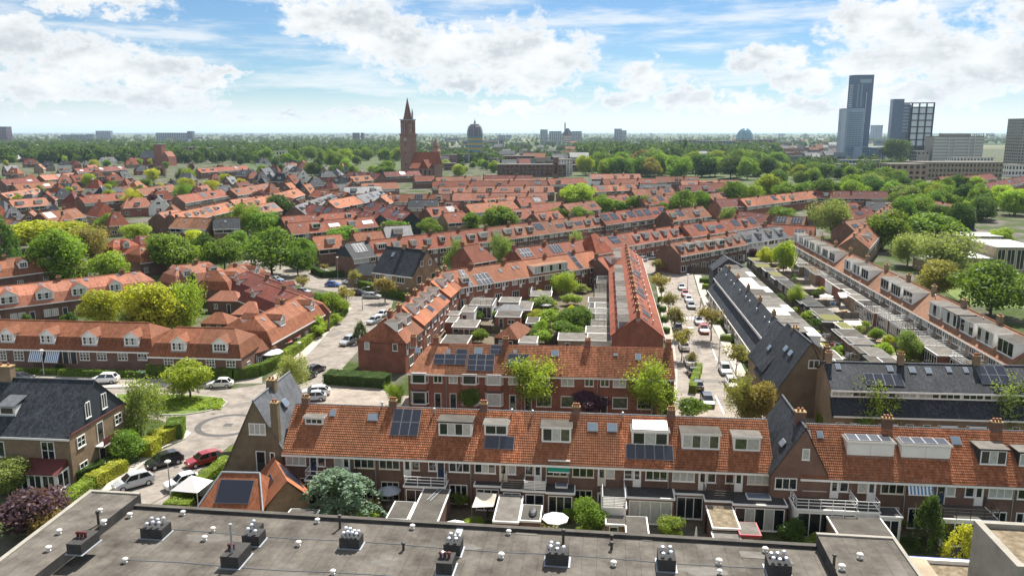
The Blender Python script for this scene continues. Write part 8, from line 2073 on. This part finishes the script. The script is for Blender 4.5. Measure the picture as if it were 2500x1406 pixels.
def car(px, py, heading, kind, col, label):
 M = cached(('car', kind), lambda: car_meshes(kind))
 B = G(px, py, .7) if not isinstance(px, Vector) else px
 t = thing('parked_car', label, 'car', (B.x, B.y, .01), R(heading) + math.pi, 'cars parked in the streets')
 xf, xr, hw, belt, hood, Hh = M['dims']
 ob('body', M['body'], t, color=col)
 ob('underside', M['sill'], t)
 for k, v in M['glass'].items():
  for me in v: ob(k, me, t)
 for x in (xf + .82, xr - .82):
  for sgn in (-1, 1):
   w = ob('wheel', M['wheel'], t, (x, sgn * (hw - .09), .335), (R(90) if sgn < 0 else R(-90), 0, 0))
   ob('rim', M['rim'], w, (0, 0, 0), (math.pi if sgn > 0 else math.pi, 0, 0))
 for sgn in (-1, 1):
  ob('headlight', M['hl'], t, (xf + .1, sgn * hw * .66, .66)); ob('tail_light', M['tl'], t, (xr - .05, sgn * hw * .68, belt - .16))
  ob('wing_mirror', cached('mir', lambda: MB().box(-.06, .06, -.1, .1, -.07, .07).mesh('wing_mirror', 'dark_paint')), t, (xf + 1.35, sgn * (hw + .08), belt + .02))
 ob('number_plate', M['pl'], t, (xf - .005, 0, .42)); ob('number_plate', M['pl'], t, (xr + .005, 0, .58))
 return t
WHT, SIL, BLK, GRY, RED, BLU, DGR, DRD = (.78, .78, .77), (.42, .44, .46), (.012, .012, .014), (.10, .11, .12), (.45, .012, .02), (.04, .13, .42), (.03, .055, .05), (.28, .012, .015)
for c in [
 (325, 1173, 222, 'suv', SIL, 'silver SUV parked by the yellow hedge next to the flat roof'), (400, 1122, 222, 'suv', BLK, 'black SUV parked beside the yellow clipped shrub'),
 (500, 1117, 222, 'estate', DRD, 'red estate car parked along the bright hedge'), (446, 1172, 222, 'hatch', WHT, 'white hatchback parked behind the red car'),
 (255, 924, 186, 'suv', WHT, 'white car parked in front of the long low hedge'), (537, 934, 186, 'hatch', WHT, 'white hatchback parked beside the curved hedge'),
 (45, 920, 6, 'estate', BLK, 'black car parked behind the brick chimney at far left'), (770, 953, 190, 'estate', WHT, 'white estate on the yard beside the slate-roofed wing'),
 (764, 966, 190, 'hatch', SIL, 'silver hatchback tucked beside the white estate'), (770, 899, 64, 'hatch', BLK, 'black hatchback on the main road near the feathery birch'),
 (745, 916, 64, 'estate', DGR, 'dark green car parked behind the black hatchback'), (851, 831, 246, 'mpv', SIL, 'silver MPV parked beside the hip-roofed house'),
 (934, 766, 246, 'hatch', WHT, 'white hatchback highest up by the stepped row'), (913, 781, 246, 'hatch', SIL, 'silver car behind the white one by the stepped row'),
 (908, 721, 350, 'estate', SIL, 'silver estate at the junction below the round bush'), (876, 714, 350, 'estate', BLK, 'black estate at the junction beside a silver one'),
 (812, 693, 350, 'hatch', BLU, 'blue car on the road by the slate-roofed houses'), (854, 687, 175, 'suv', WHT, 'white car parked in front of the lean-to'),
 (686, 690, 340, 'hatch', BLU, 'dark blue car parked behind the red courtyard houses'), (672, 681, 340, 'estate', SIL, 'silver car parked behind the red courtyard houses'), (740, 710, 340, 'hatch', SIL, 'silver car half hidden by a street tree'),
 (778, 640, 10, 'estate', BLK, 'black car under the trees near the solar-roofed house'), (822, 636, 10, 'hatch', BLK, 'black car parked by the solar-roofed house'), (612, 628, 5, 'suv', GRY, 'grey car in the shade of the big trees'), (494, 624, 5, 'hatch', SIL, 'silver car between two big trees'),
 (1664, 700, 264, 'hatch', SIL, 'silver hatchback, farthest parked on the right of the straight street'), (1673, 716, 264, 'hatch', RED, 'red hatchback between silver and white cars in the straight street'),
 (1681, 729, 264, 'hatch', WHT, 'white hatchback behind the red one in the straight street'), (1687, 744, 264, 'estate', GRY, 'dark grey car fourth down the straight street'),
 (1706, 782, 264, 'hatch', SIL, 'silver hatchback in front of a street tree, straight street'), (1718, 803, 264, 'mpv', RED, 'red MPV beside a tree trunk in the straight street'),
 (1770, 900, 264, 'mpv', SIL, 'silver MPV parked by the lamp post in the straight street'), (1786, 934, 264, 'suv', WHT, 'white SUV nearest on the right of the straight street'),
 (1654, 797, 84, 'mpv', GRY, 'dark grey car half behind a tree on the left kerb'), (1663, 818, 84, 'hatch', BLU, 'blue car behind a street tree crown on the left kerb'), (1670, 843, 84, 'suv', WHT, 'white SUV on the left kerb beyond the brown-roofed row'), (1684, 879, 84, 'estate', WHT, 'white estate on the left kerb beside the brown-roofed row'),
 (1692, 904, 84, 'hatch', BLK, 'black hatchback second nearest on the left kerb'), (1703, 937, 84, 'hatch', BLK, 'black hatchback with yellow plate on the left kerb'), (1727, 974, 264, 'estate', BLK, 'black saloon nearest the camera in the straight street'),
 (1565, 633, 200, 'suv', WHT, 'white car at the far bend of the straight street'), (1590, 628, 200, 'hatch', SIL, 'silver car at the far bend of the straight street'), (1627, 657, 300, 'van', GRY, 'dark van under the street tree at the far bend'),
]:
 car(*c)
def street_lamp(px, py, top, label, kind='post'):
 B = G(px, py); d = ray(px, top); h = CAM_H + d.z * (B.y / d.y)
 t = thing('street_lamp', label, 'lamp', B, 0, 'street lamps')
 ob('pole', cached(('lp', round(h, 1)), lambda: MB().tube((0, 0, 0), (0, 0, h), .085, .05, 8).tube((0, 0, 0), (0, 0, 1.1), .12, .11, 8).mesh('pole', 'pole_grey')), t)
 if kind == 'post':
  ob('lamp_head', cached('lhead', lambda: MB().lathe([(.05, -.1), (.12, 0), (.34, .16), (.36, .22), (.2, .34), (0, .38)], 12).mesh('lamp_head', ['vent_white'])), t, (0, 0, h))
 else:
  ob('arm', cached('larm', lambda: MB().tube((0, 0, 0), (1.3, 0, .25), .04, .035, 6).mesh('arm', 'pole_grey')), t, (0, 0, h))
  ob('lamp_head', cached('lhead2', lambda: MB().box(1.2, 1.85, -.14, .14, .2, .32).mesh('lamp_head', 'vent_white')), t, (0, 0, h))
 return t
for a in [(416, 1204, 1130, 'white-capped street lamp between silver SUV and white hatchback'), (108, 916, 858, 'street lamp behind the slate roof at far left', ), (440, 905, 873, 'street lamp behind the lime-green tree'),
          (733, 890, 839, 'street lamp by the curved hedge'), (885, 757, 703, 'street lamp on the kerb of the left junction'), (996, 728, 706, 'street lamp above the stepped row'), (825, 678, 630, 'tall street lamp before the solar-roofed house'),
          (768, 670, 600, 'street lamp on the left junction corner'), (732, 664, 633, 'street lamp near the big shady tree'), (1710, 748, 728, 'short street lamp on the right pavement of the straight street'), (1640, 660, 628, 'street lamp at the far bend of the straight street'),
          (1755, 884, 820, 'slim street lamp leaning over the straight street'), (1678, 712, 672, 'street lamp halfway along the straight street'), (1644, 1000, 985, 'street lamp behind the orange roof ridge')]:
 street_lamp(*a, kind='arm' if a[1] in (884, 670, 757) else 'post')
# ------------------------------------------------------------------ trees and hedges, near to far
NEAR = [
 (465, 862, 972, 112, 'round', 'l', 'on the grass verge'), (348, 918, 1082, 105, 'birch', 'w', 'beside the slate-hung gable'), (305, 1040, 1128, 88, 'round', 'g', 'by the brown brick house porch'), (30, 1105, 1205, 95, 'round', 'w', 'at the left edge before the sun room'),
 (85, 1165, 1300, 170, 'shrub', 'p', 'in the lower left corner'), (90, 1218, 1310, 100, 'round', 't', 'before the purple bush'), (716, 862, 965, 88, 'birch', 'w', 'by the main road'), (1307, 857, 1000, 140, 'birch', 'l', 'before the brown-red roof'), (1590, 868, 1012, 112, 'birch', 'l', 'at the right end of the brown-red roof'),
 (1443, 946, 1008, 78, 'round', 'p', 'before the red brick fronts'), (1685, 958, 1024, 80, 'shrub', 'g', 'round, at the end of the straight street'), (1808, 908, 1042, 75, 'birch', 'o', 'at the near end of the straight street'), (1855, 912, 1042, 92, 'round', 'o', 'at the slate gable corner'), (2122, 926, 1064, 112, 'birch', 'l', 'before the slate row'), (2465, 908, 1072, 125, 'birch', 'w', 'before the slate row at the right edge'),
 (2262, 1208, 1340, 85, 'yew', 'd', 'dark, in the right-hand near garden'), (2345, 1280, 1380, 90, 'yew', 'y', 'beside the concrete stair head'), (2490, 1130, 1275, 115, 'round', 'l', 'at the lower right edge'), (835, 1140, 1264, 195, 'cedar', 'b', 'in the near garden'), (1445, 1205, 1304, 78, 'round', 'g', 'behind the white parasol'), (1641, 1255, 1318, 80, 'round', 'l', 'touching the flat roof edge'),
 (1387, 1233, 1272, 32, 'round', 'l', 'clipped to a ball by the white parasol'), (1930, 1250, 1335, 72, 'shrub', 'd', 'below the white terrace'), (1965, 1300, 1340, 40, 'shrub', 'w', 'low, below the white terrace'), (1990, 1290, 1335, 40, 'shrub', 'l', 'at the raised flat roof'), (963, 930, 1000, 48, 'birch', 'l', 'at the left end of the bay-window row'), (1145, 936, 1004, 48, 'round', 'g', 'between two front doors'), (880, 783, 836, 38, 'yew', 'd', 'beside the hip-roofed end house'),
 (912, 1205, 1250, 34, 'shrub', 't', 'right of the cedar'), (1120, 1185, 1232, 62, 'shrub', 'g', 'flowering, right of the ladder shed'), (1080, 1228, 1275, 30, 'shrub', 'w', 'pale, beside the ladder shed'), (900, 1235, 1266, 60, 'shrub', 'l', 'in front of the cedar'), (1155, 1262, 1285, 60, 'shrub', 'l', 'low, along the flat roof edge'), (1235, 1268, 1290, 60, 'shrub', 'l', 'low, before the pale shed'), (1320, 1270, 1295, 90, 'shrub', 'o', 'low, before the white parasol'), (1425, 1280, 1300, 40, 'shrub', 'l', 'low, right of the white parasol'),
 (2195, 1240, 1290, 36, 'shrub', 'w', 'left of the dark conifer'), (2230, 1385, 1420, 36, 'shrub', 'l', 'beside the low gravel roof'), (2250, 1375, 1420, 60, 'shrub', 'd', 'between the shed and the gravel roof'),
 (1378, 655, 722, 58, 'birch', 'l', 'weeping, in the inner gardens'), (1330, 708, 762, 68, 'shrub', 'w', 'in the inner gardens'), (1402, 738, 812, 84, 'round', 'g', 'in the inner gardens'), (1345, 748, 795, 60, 'shrub', 'l', 'in the inner gardens'), (1300, 752, 785, 46, 'shrub', 'l', 'by the parasol in the inner gardens'), (1385, 775, 832, 70, 'round', 'g', 'by the wide flat shed'), (1325, 795, 840, 60, 'shrub', 'l', 'by the garden path'), (1390, 825, 848, 32, 'shrub', 'l', 'round, behind the brown-red roof'), (1165, 735, 765, 40, 'shrub', 'y', 'in the inner gardens'), (1205, 752, 772, 50, 'shrub', 'g', 'in the inner gardens'), (1395, 710, 745, 50, 'shrub', 'l', 'below the weeping tree'), (1160, 805, 835, 24, 'shrub', 'g', 'between two sheds'),
 (1420, 690, 715, 40, 'shrub', 'w', 'right of the weeping tree'), (1290, 800, 835, 30, 'shrub', 'p', 'flowering, by the garden path'),
 (775, 703, 768, 76, 'round', 'g', 'left of the road junction'), (822, 705, 772, 56, 'round', 'l', 'at the road junction'), (848, 690, 762, 46, 'street', 'o', 'at the road junction'), (766, 762, 822, 70, 'shrub', 'l', 'by the main road pavement'), (742, 667, 722, 46, 'street', 'o', 'before the courtyard cottages'), (866, 652, 705, 34, 'street', 'o', 'before the lean-to'), (940, 672, 738, 62, 'street', 'o', 'before the black-roofed house'), (792, 640, 668, 26, 'street', 'o', 'in the hedge at the junction'), (820, 762, 790, 36, 'shrub', 'l', 'by the pavement hedge'),
 (380, 663, 832, 150, 'round', 'y', 'tallest of the courtyard trees'), (260, 690, 795, 98, 'round', 'y', 'at the left of the courtyard'), (456, 668, 825, 92, 'birch', 'l', 'right of the golden tree'), (475, 665, 765, 42, 'yew', 'd', 'behind the courtyard trees'), (325, 745, 830, 90, 'shrub', 'w', 'under the golden tree'), (68, 757, 800, 30, 'shrub', 'd', 'before the diagonal cottages'), (170, 752, 800, 38, 'shrub', 'd', 'before the cottage doors'), (535, 770, 802, 26, 'shrub', 'y', 'beside the tiled garden shed'),
 (140, 540, 692, 135, 'round', 'g', 'behind the diagonal cottages'), (120, 522, 610, 165, 'round', 'y', 'largest yellow one at left'), (230, 540, 650, 95, 'birch', 'o', 'behind the diagonal cottages'), (12, 525, 642, 75, 'yew', 'd', 'at the left edge'), (12, 625, 692, 60, 'round', 'l', 'at the left edge'), (118, 640, 694, 55, 'round', 'o', 'before the tall green tree'), (268, 598, 694, 92, 'round', 'l', 'behind the diagonal cottages'), (420, 552, 668, 132, 'round', 'g', 'behind the pink hipped roof'), (335, 540, 590, 66, 'round', 'l', 'behind the cottages'), (260, 514, 570, 50, 'round', 'g', 'behind the golden tree'), (505, 556, 645, 62, 'round', 'd', 'by the shady road'), (548, 570, 662, 90, 'round', 'g', 'by the shady road'), (480, 552, 612, 58, 'round', 'y', 'by the shady road'), (582, 552, 622, 56, 'round', 'g', 'by the shady road'), (665, 541, 670, 124, 'round', 'g', 'spreading over the road'), (742, 570, 655, 64, 'round', 'g', 'by the solar-roofed house'), (728, 590, 672, 68, 'round', 'g', 'right of the spreading tree'), (605, 485, 580, 75, 'birch', 'g', 'behind the shady road'), (645, 505, 585, 88, 'round', 'g', 'behind the shady road'), (692, 468, 532, 66, 'round', 'd', 'above the red row'), (846, 543, 608, 92, 'round', 'g', 'left of the diagonal row'), (620, 640, 672, 36, 'shrub', 'd', 'round, beside the courtyard cottages'), (560, 515, 560, 60, 'round', 'd', 'above the shady road'),
 (1115, 578, 668, 64, 'birch', 'w', 'before the diagonal row, left of two'), (1227, 563, 655, 68, 'birch', 'w', 'before the diagonal row, right of two'), (1405, 558, 622, 34, 'birch', 'w', 'narrow, before the diagonal row'),
 (1608, 628, 668, 50, 'street', 'o', 'along the left of the straight street'), (1615, 658, 742, 60, 'street', 'o', 'along the left of the straight street'), (1632, 706, 772, 46, 'street', 'o', 'along the left of the straight street'), (1646, 742, 826, 60, 'street', 'o', 'along the left of the straight street'), (1664, 792, 880, 58, 'street', 'o', 'along the left of the straight street'), (1690, 852, 905, 36, 'street', 'o', 'along the left of the straight street'), (1736, 738, 830, 76, 'street', 'o', 'along the right of the straight street'), (1797, 828, 916, 66, 'street', 'o', 'along the right of the straight street'),
 (1600, 592, 625, 30, 'street', 'w', 'at the far bend'), (1868, 595, 655, 48, 'round', 'y', 'at the far end of the right gardens'), (1912, 572, 668, 58, 'round', 'l', 'at the far end of the right gardens'), (1840, 600, 640, 30, 'round', 'p', 'beside the yellow tree'), (1945, 690, 752, 40, 'birch', 'l', 'in the right-hand gardens'), (2222, 798, 882, 52, 'round', 'w', 'in the right-hand gardens'), (2160, 822, 880, 50, 'shrub', 'l', 'in the right-hand gardens'), (2115, 838, 872, 50, 'shrub', 'l', 'in the right-hand gardens'), (2190, 815, 850, 36, 'shrub', 'g', 'in the right-hand gardens'), (2000, 830, 862, 40, 'shrub', 'y', 'behind the slate row'), (2050, 838, 862, 36, 'shrub', 'l', 'behind the slate row'), (2285, 835, 870, 40, 'shrub', 'w', 'in the right-hand gardens'), (2110, 780, 810, 36, 'shrub', 'l', 'in the right-hand gardens'),
 (2030, 474, 585, 108, 'birch', 'w', 'tall, beyond the right gardens'), (1910, 497, 552, 74, 'round', 'g', 'beyond the right gardens'), (1775, 500, 545, 40, 'birch', 'w', 'beside the steep maroon house'), (2175, 497, 612, 112, 'round', 'g', 'beyond the right-hand row'), (2268, 506, 606, 140, 'round', 'g', 'beyond the right-hand row'), (2300, 556, 672, 165, 'birch', 'w', 'by the school'), (2280, 618, 726, 98, 'round', 'o', 'before the school'), (2418, 622, 770, 150, 'round', 'g', 'on the school lawn'), (2450, 550, 602, 64, 'round', 'l', 'behind the school'), (2380, 640, 700, 60, 'birch', 'w', 'on the school lawn'), (2215, 560, 650, 90, 'birch', 'w', 'beyond the right-hand row'),
 (965, 529, 588, 70, 'round', 'g', 'in the street behind the diagonal row'), (1052, 526, 578, 52, 'round', 'g', 'in the street behind the diagonal row'), (1150, 510, 572, 60, 'round', 'g', 'in the street behind the diagonal row'), (1218, 491, 568, 80, 'round', 'g', 'in the street behind the diagonal row'), (1288, 504, 555, 50, 'round', 'g', 'in the street behind the diagonal row'), (1368, 500, 548, 58, 'round', 'g', 'in the street behind the diagonal row'), (1420, 498, 545, 52, 'round', 'g', 'in the street behind the diagonal row'), (1470, 466, 530, 58, 'round', 'g', 'in the street behind the diagonal row'), (1512, 482, 524, 50, 'round', 'g', 'in the street behind the diagonal row'), (1562, 468, 524, 70, 'round', 'g', 'in the street behind the diagonal row'), (1618, 488, 524, 34, 'round', 'g', 'in the street behind the diagonal row'), (1665, 455, 524, 62, 'round', 'g', 'in the street behind the diagonal row'), (1708, 457, 518, 44, 'round', 'g', 'in the street behind the diagonal row'), (1405, 438, 505, 84, 'shrub', 'l', 'huge and round in the middle distance'),
]
GX = {'round': 'broad-crowned trees', 'shrub': 'garden bushes', 'birch': 'feathery birches', 'yew': 'upright conifers', 'street': 'small street trees', 'cedar': None}
for (x, t, b, w, k, c, where) in NEAR:
 k2 = 'round' if (k == 'shrub' and (b - t) > 60 and where.startswith('huge')) else k
 tree_px(x, t, b, w, k2, c, None, where, group=GX[k], clear=.03 if where.startswith('huge') else None)
def scatter(n, x0, x1, y0, y1, h0, h1, cols, where, grp, wk=(.8, 1.15), kinds=('round',), pw=1.0):
 """trees of a quarter, each its own: heights in metres"""
 for i in range(n):
  x = rng.uniform(x0, x1); y = y0 + (y1 - y0) * rng.random() ** pw
  h = rng.uniform(h0, h1); k = rng.choice(kinds); c = rng.choice(cols)
  tree_at(G(x, y), h * rng.uniform(*wk), h, k, c, f"{LNAME[c]} {KNAME[k]} {where}", group=grp, clear=0.0)
for i in range(17):     # tree line along the right
 x = 1790 + i * 43 + rng.uniform(-8, 8); y = 500 + rng.uniform(-10, 10) + max(0, x - 2150) * .06
 tree_px(x, y - rng.uniform(62, 80), y, rng.uniform(58, 74), 'round', rng.choice('ggdl'), None, 'in the long line at right', group='trees in the long line at right')
scatter(30, 2180, 2510, 470, 560, 11, 15, 'ggdlw', 'in the grove behind the school', 'trees behind the school')
scatter(34, 1820, 2200, 430, 478, 12, 17, 'ggdlw', 'before the towers', 'trees before the towers')
scatter(44, -10, 660, 398, 525, 8, 13, 'gggdllyp', 'among the left villas', 'trees among the left villas', kinds=('round', 'round', 'round', 'birch'), pw=1.2)
scatter(26, 640, 960, 400, 440, 9, 15, 'ggdl', 'left of the church', 'trees left of the church')
scatter(60, 1415, 1900, 396, 440, 17, 25, 'ggdgldo', 'in the town park', 'trees in the town park', (.85, 1.2), pw=.7)
scatter(22, 640, 985, 388, 412, 16, 24, 'ggdl', 'in the wood left of the church', 'trees in the wood left of the church')
scatter(24, 1035, 1240, 384, 432, 9, 15, 'ggdl', 'right of the church', 'trees right of the church')
for (x, t, b, w, c) in [(722, 345, 392, 22, 'd'), (1673, 342, 388, 18, 'd'), (1130, 395, 420, 26, 'd'), (1035, 400, 425, 10, 'd')]:
 tree_px(x, t, b, w, 'yew', c, None, 'poplar-like in the town', group='slim dark trees')
tree_px(2187, 328, 396, 62, 'round', 'd', 'big dark green tree before the black tower', clear=.03)
rr = random.Random(17)
for i in range(30):
 x, y = rr.uniform(1150, 1475), rr.uniform(728, 838)
 if 1195 < x < 1275 and y > 745: x += 90
 h = rr.uniform(1.3, 3.4); c = rr.choice('gllwydg')
 tree_at(G(x, y), h * rr.uniform(1, 1.4), h, 'shrub' if h < 2.8 else 'round', c, f"{LNAME[c]} {KNAME['shrub' if h < 2.8 else 'round']} crowded into the inner gardens", group='garden bushes')
for i in range(34):
 T, v = (HH, -rr.uniform(5.6, 11.5)) if i % 3 else (FF, FF.d + rr.uniform(6, 9))
 p = T.world(Vector((rr.uniform(2, T.n * T.w - 2), v, 0))); h = rr.uniform(1.2, 3.2); c = rr.choice('glwyd')
 tree_at(p, h * rr.uniform(.9, 1.3), h, 'shrub' if h < 2.6 else 'round', c, f"{LNAME[c]} {KNAME['shrub' if h < 2.6 else 'round']} in a plot of the right-hand gardens", group='garden bushes')
# hedges
hedge([(0, 912), (140, 914)], 1.0, 1.0, 'g', 'low hedge in front of the left cottages, left part'); hedge([(150, 916), (380, 922)], 1.1, 1.1, 'g', 'long low hedge in front of the left cottages')
hedge([(232, 905), (272, 886)], .9, 1.0, 'd', 'dark hedge dividing two front gardens'); hedge([(140, 908), (185, 886)], .9, 1.0, 'd', 'dark hedge left of the cottage doors')
hedge([(372, 915), (430, 918)], 3.0, 2.2, 'g', 'tall square hedge at the corner of the left cottages'); hedge([(505, 924), (570, 928), (630, 918), (672, 900), (690, 880)], 1.2, 2.0, 'g', 'tall curved hedge round the corner cottage')
hedge([(690, 880), (728, 858), (762, 828)], 1.5, 1.6, 'l', 'thick hedge along the main road pavement'); hedge([(775, 822), (812, 794)], 1.2, 1.4, 'g', 'clipped hedge further up the main road'); hedge([(815, 790), (845, 762)], 1.2, 1.4, 'g', 'clipped hedge nearest the road junction')
hedge([(408, 1252), (470, 1254)], 1.4, 1.5, 'l', 'bright clipped hedge beside the flat roof'); hedge([(430, 1240), (464, 1216), (544, 1154), (596, 1104)], 1.4, 1.6, 'l', 'long bright clipped hedge along the parked red car')
hedge([(150, 1252), (225, 1190)], 1.5, 1.5, 'l', 'bright hedge left of the silver SUV'); hedge([(225, 1192), (300, 1150)], 1.7, 1.6, 'y', 'yellow-green hedge behind the silver SUV'); hedge([(352, 1118), (378, 1098)], 2.0, 2.0, 'y', 'clipped golden yellow shrub by the black SUV', cat='hedge'); hedge([(375, 1092), (430, 1066)], 2.0, 1.9, 'y', 'yellow flowering hedge at the corner'); hedge([(425, 1075), (435, 1052)], 2.2, 2.2, 'g', 'dark rounded hedge at the corner'); hedge([(185, 1180), (330, 1125)], 1.5, 1.6, 'd', 'dark hedge before the brown brick house')
hedge([(800, 932), (945, 942)], 3.2, 1.8, 'd', 'broad dark hedge beside the hip-roofed house'); hedge([(765, 665), (790, 678), (840, 676)], 1.6, 1.8, 'd', 'dark hedge curving round the junction corner'); hedge([(880, 700), (1000, 735)], 1.6, 1.8, 'g', 'hedge below the black-roofed house')
hedge([(455, 752), (560, 742)], 1.0, 1.5, 'l', 'hedge in the courtyard beside the annex'); hedge([(1705, 905), (1690, 960)], 1.2, 1.4, 'l', 'tangled hedge beside the parked black cars')
for k, (a, b2) in enumerate([((1608, 735), (1618, 737)), ((1612, 760), (1624, 762)), ((1616, 785), (1630, 787)), ((1612, 712), (1620, 713)), ((1620, 812), (1632, 815)), ((1604, 690), (1612, 691))]):
 hedge([a, b2], 1.0, 1.2, 'g', 'small garden hedge before the salmon-red row')
for k, (a, b2) in enumerate([((1738, 790), (1775, 793)), ((1714, 705), (1735, 706)), ((1708, 690), (1730, 690)), ((1760, 830), (1790, 834)), ((1800, 880), (1830, 884)), ((1822, 920), (1850, 925))]):
 hedge([a, b2], 1.1, 1.2, 'gl'[k % 2], 'small garden hedge before the slate row')
hedge([(1995, 1040), (2065, 1045)], 2.0, 1.6, 'l', 'leafy border under the slate gable'); hedge([(2445, 718), (2520, 740)], 3.0, 1.8, 'l', 'clipped hedge on the school path')
# ground cover in the verge
rs = np.random.RandomState(4)
vq = [G(*p) for p in [(300, 968), (545, 975), (540, 1000), (320, 1008)]]
uv = rs.uniform(0, 1, (5200, 2)); a4 = [np.array(p) for p in vq]
Pg = (a4[0][None] * ((1 - uv[:, :1]) * (1 - uv[:, 1:])) + a4[1][None] * (uv[:, :1] * (1 - uv[:, 1:])) + a4[2][None] * (uv[:, :1] * uv[:, 1:]) + a4[3][None] * ((1 - uv[:, :1]) * uv[:, 1:]))
Pg[:, 2] = .14 + np.abs(rs.normal(0, .16, len(Pg))) * (.5 + .5 * np.sin(Pg[:, 0] * 1.7) * np.sin(Pg[:, 1] * 1.3))
gc_ = ob('ground_cover', quads_mesh('ground_cover', cards(Pg, np.tile([[0, 0, 1.0]], (len(Pg), 1)), .28, rs, .6), 'leaf'), color=LEAF['l']); gc_['kind'] = 'stuff'; gc_['label'] = 'leafy green ground cover on the grass verge'
# far woods that read as one mass
def woods(name, label, regions, col, seed):
 rs = np.random.RandomState(seed); V = []
 pts = [crown_pts('far', np.random.RandomState(k)) for k in range(5)]
 for (x0, x1, y0, y1, n, h0, h1) in regions:
  for i in range(n):
   B = G(rs.uniform(x0, x1), y0 + (y1 - y0) * rs.uniform(0, 1)); h = rs.uniform(h0, h1); w = h * rs.uniform(.85, 1.3)
   P, Nn, size = pts[rs.randint(5)]
   a = rs.uniform(0, 6.28); Rm = np.array([[math.cos(a), -math.sin(a), 0], [math.sin(a), math.cos(a), 0], [0, 0, 1]])
   keep = rs.uniform(0, 1, len(P)) < (1.0 if B.y < 2500 else .5)
   V.append(cards((P[keep] @ Rm.T) * np.array([w, w, h]) + np.array([B.x, B.y, 0]), Nn[keep] @ Rm.T, size * h * 1.1, rs, .6))
 o = ob(name, quads_mesh(name, np.concatenate(V), 'leaf'), color=col); o['kind'] = 'stuff'; o['label'] = label
 return o
woods('woods', 'belt of green trees across the left of the town', [(-60, 640, 362, 400, 520, 15, 23), (600, 985, 364, 392, 220, 14, 22), (-60, 1000, 346, 364, 480, 13, 20)], (.075, .125, .03), 1)
woods('woods', 'green trees beyond the right side of the town', [(1000, 1430, 346, 400, 330, 10, 17), (1400, 2060, 342, 362, 300, 11, 17), (1400, 1900, 362, 400, 300, 17, 25), (1840, 2200, 400, 440, 110, 10, 15), (2060, 2520, 338, 352, 260, 12, 18)], (.07, .115, .032), 2)
woods('woods', 'distant tree lines out to the horizon', [(-100, 2600, 331, 348, 1500, 12, 20), (-100, 2600, 326.5, 332, 900, 14, 22)], (.065, .10, .035), 3)
# ------------------------------------------------------------------ the air: pale haze that veils what is far
def haze():
 m = bpy.data.materials.new('haze'); m.use_nodes = True
 N = m.node_tree.nodes; N.clear()
 v = N.new('ShaderNodeVolumePrincipled'); v.inputs['Color'].default_value = (.62, .81, 1.0, 1); v.inputs['Density'].default_value = 4.6e-5; v.inputs['Anisotropy'].default_value = 0.3
 o = N.new('ShaderNodeOutputMaterial'); m.node_tree.links.new(v.outputs[0], o.inputs['Volume'])
 MATS['haze'] = m
 h = ob('haze', MB().box(-26500, 26500, -800, 45500, -1.0, 150).mesh('haze', 'haze')); h['kind'] = 'stuff'; h['label'] = 'pale blue haze in the distance'
haze()
# ------------------------------------------------------------------ labels that single things out
ORD = ['first', 'second', 'third', 'fourth', 'fifth', 'sixth', 'seventh', 'eighth', 'ninth', 'tenth', 'eleventh', 'twelfth']
def ordinal(i):
 if i < 12: return ORD[i]
 return f"{i + 1}{'st' if (i + 1) % 10 == 1 and i != 10 else 'nd' if (i + 1) % 10 == 2 else 'rd' if (i + 1) % 10 == 3 else 'th'}"
by = {}
for o, share in THINGS:
 if not share:
  by.setdefault(o['label'], []).append(o)
for lab, os_ in by.items():
 if len(os_) > 1:
  os_.sort(key=lambda o: scr(o.location)[0])
  for i, o in enumerate(os_):
   o['label'] = lab + (', leftmost' if i == 0 else ', rightmost' if i == len(os_) - 1 else f', {ordinal(i)} from left')
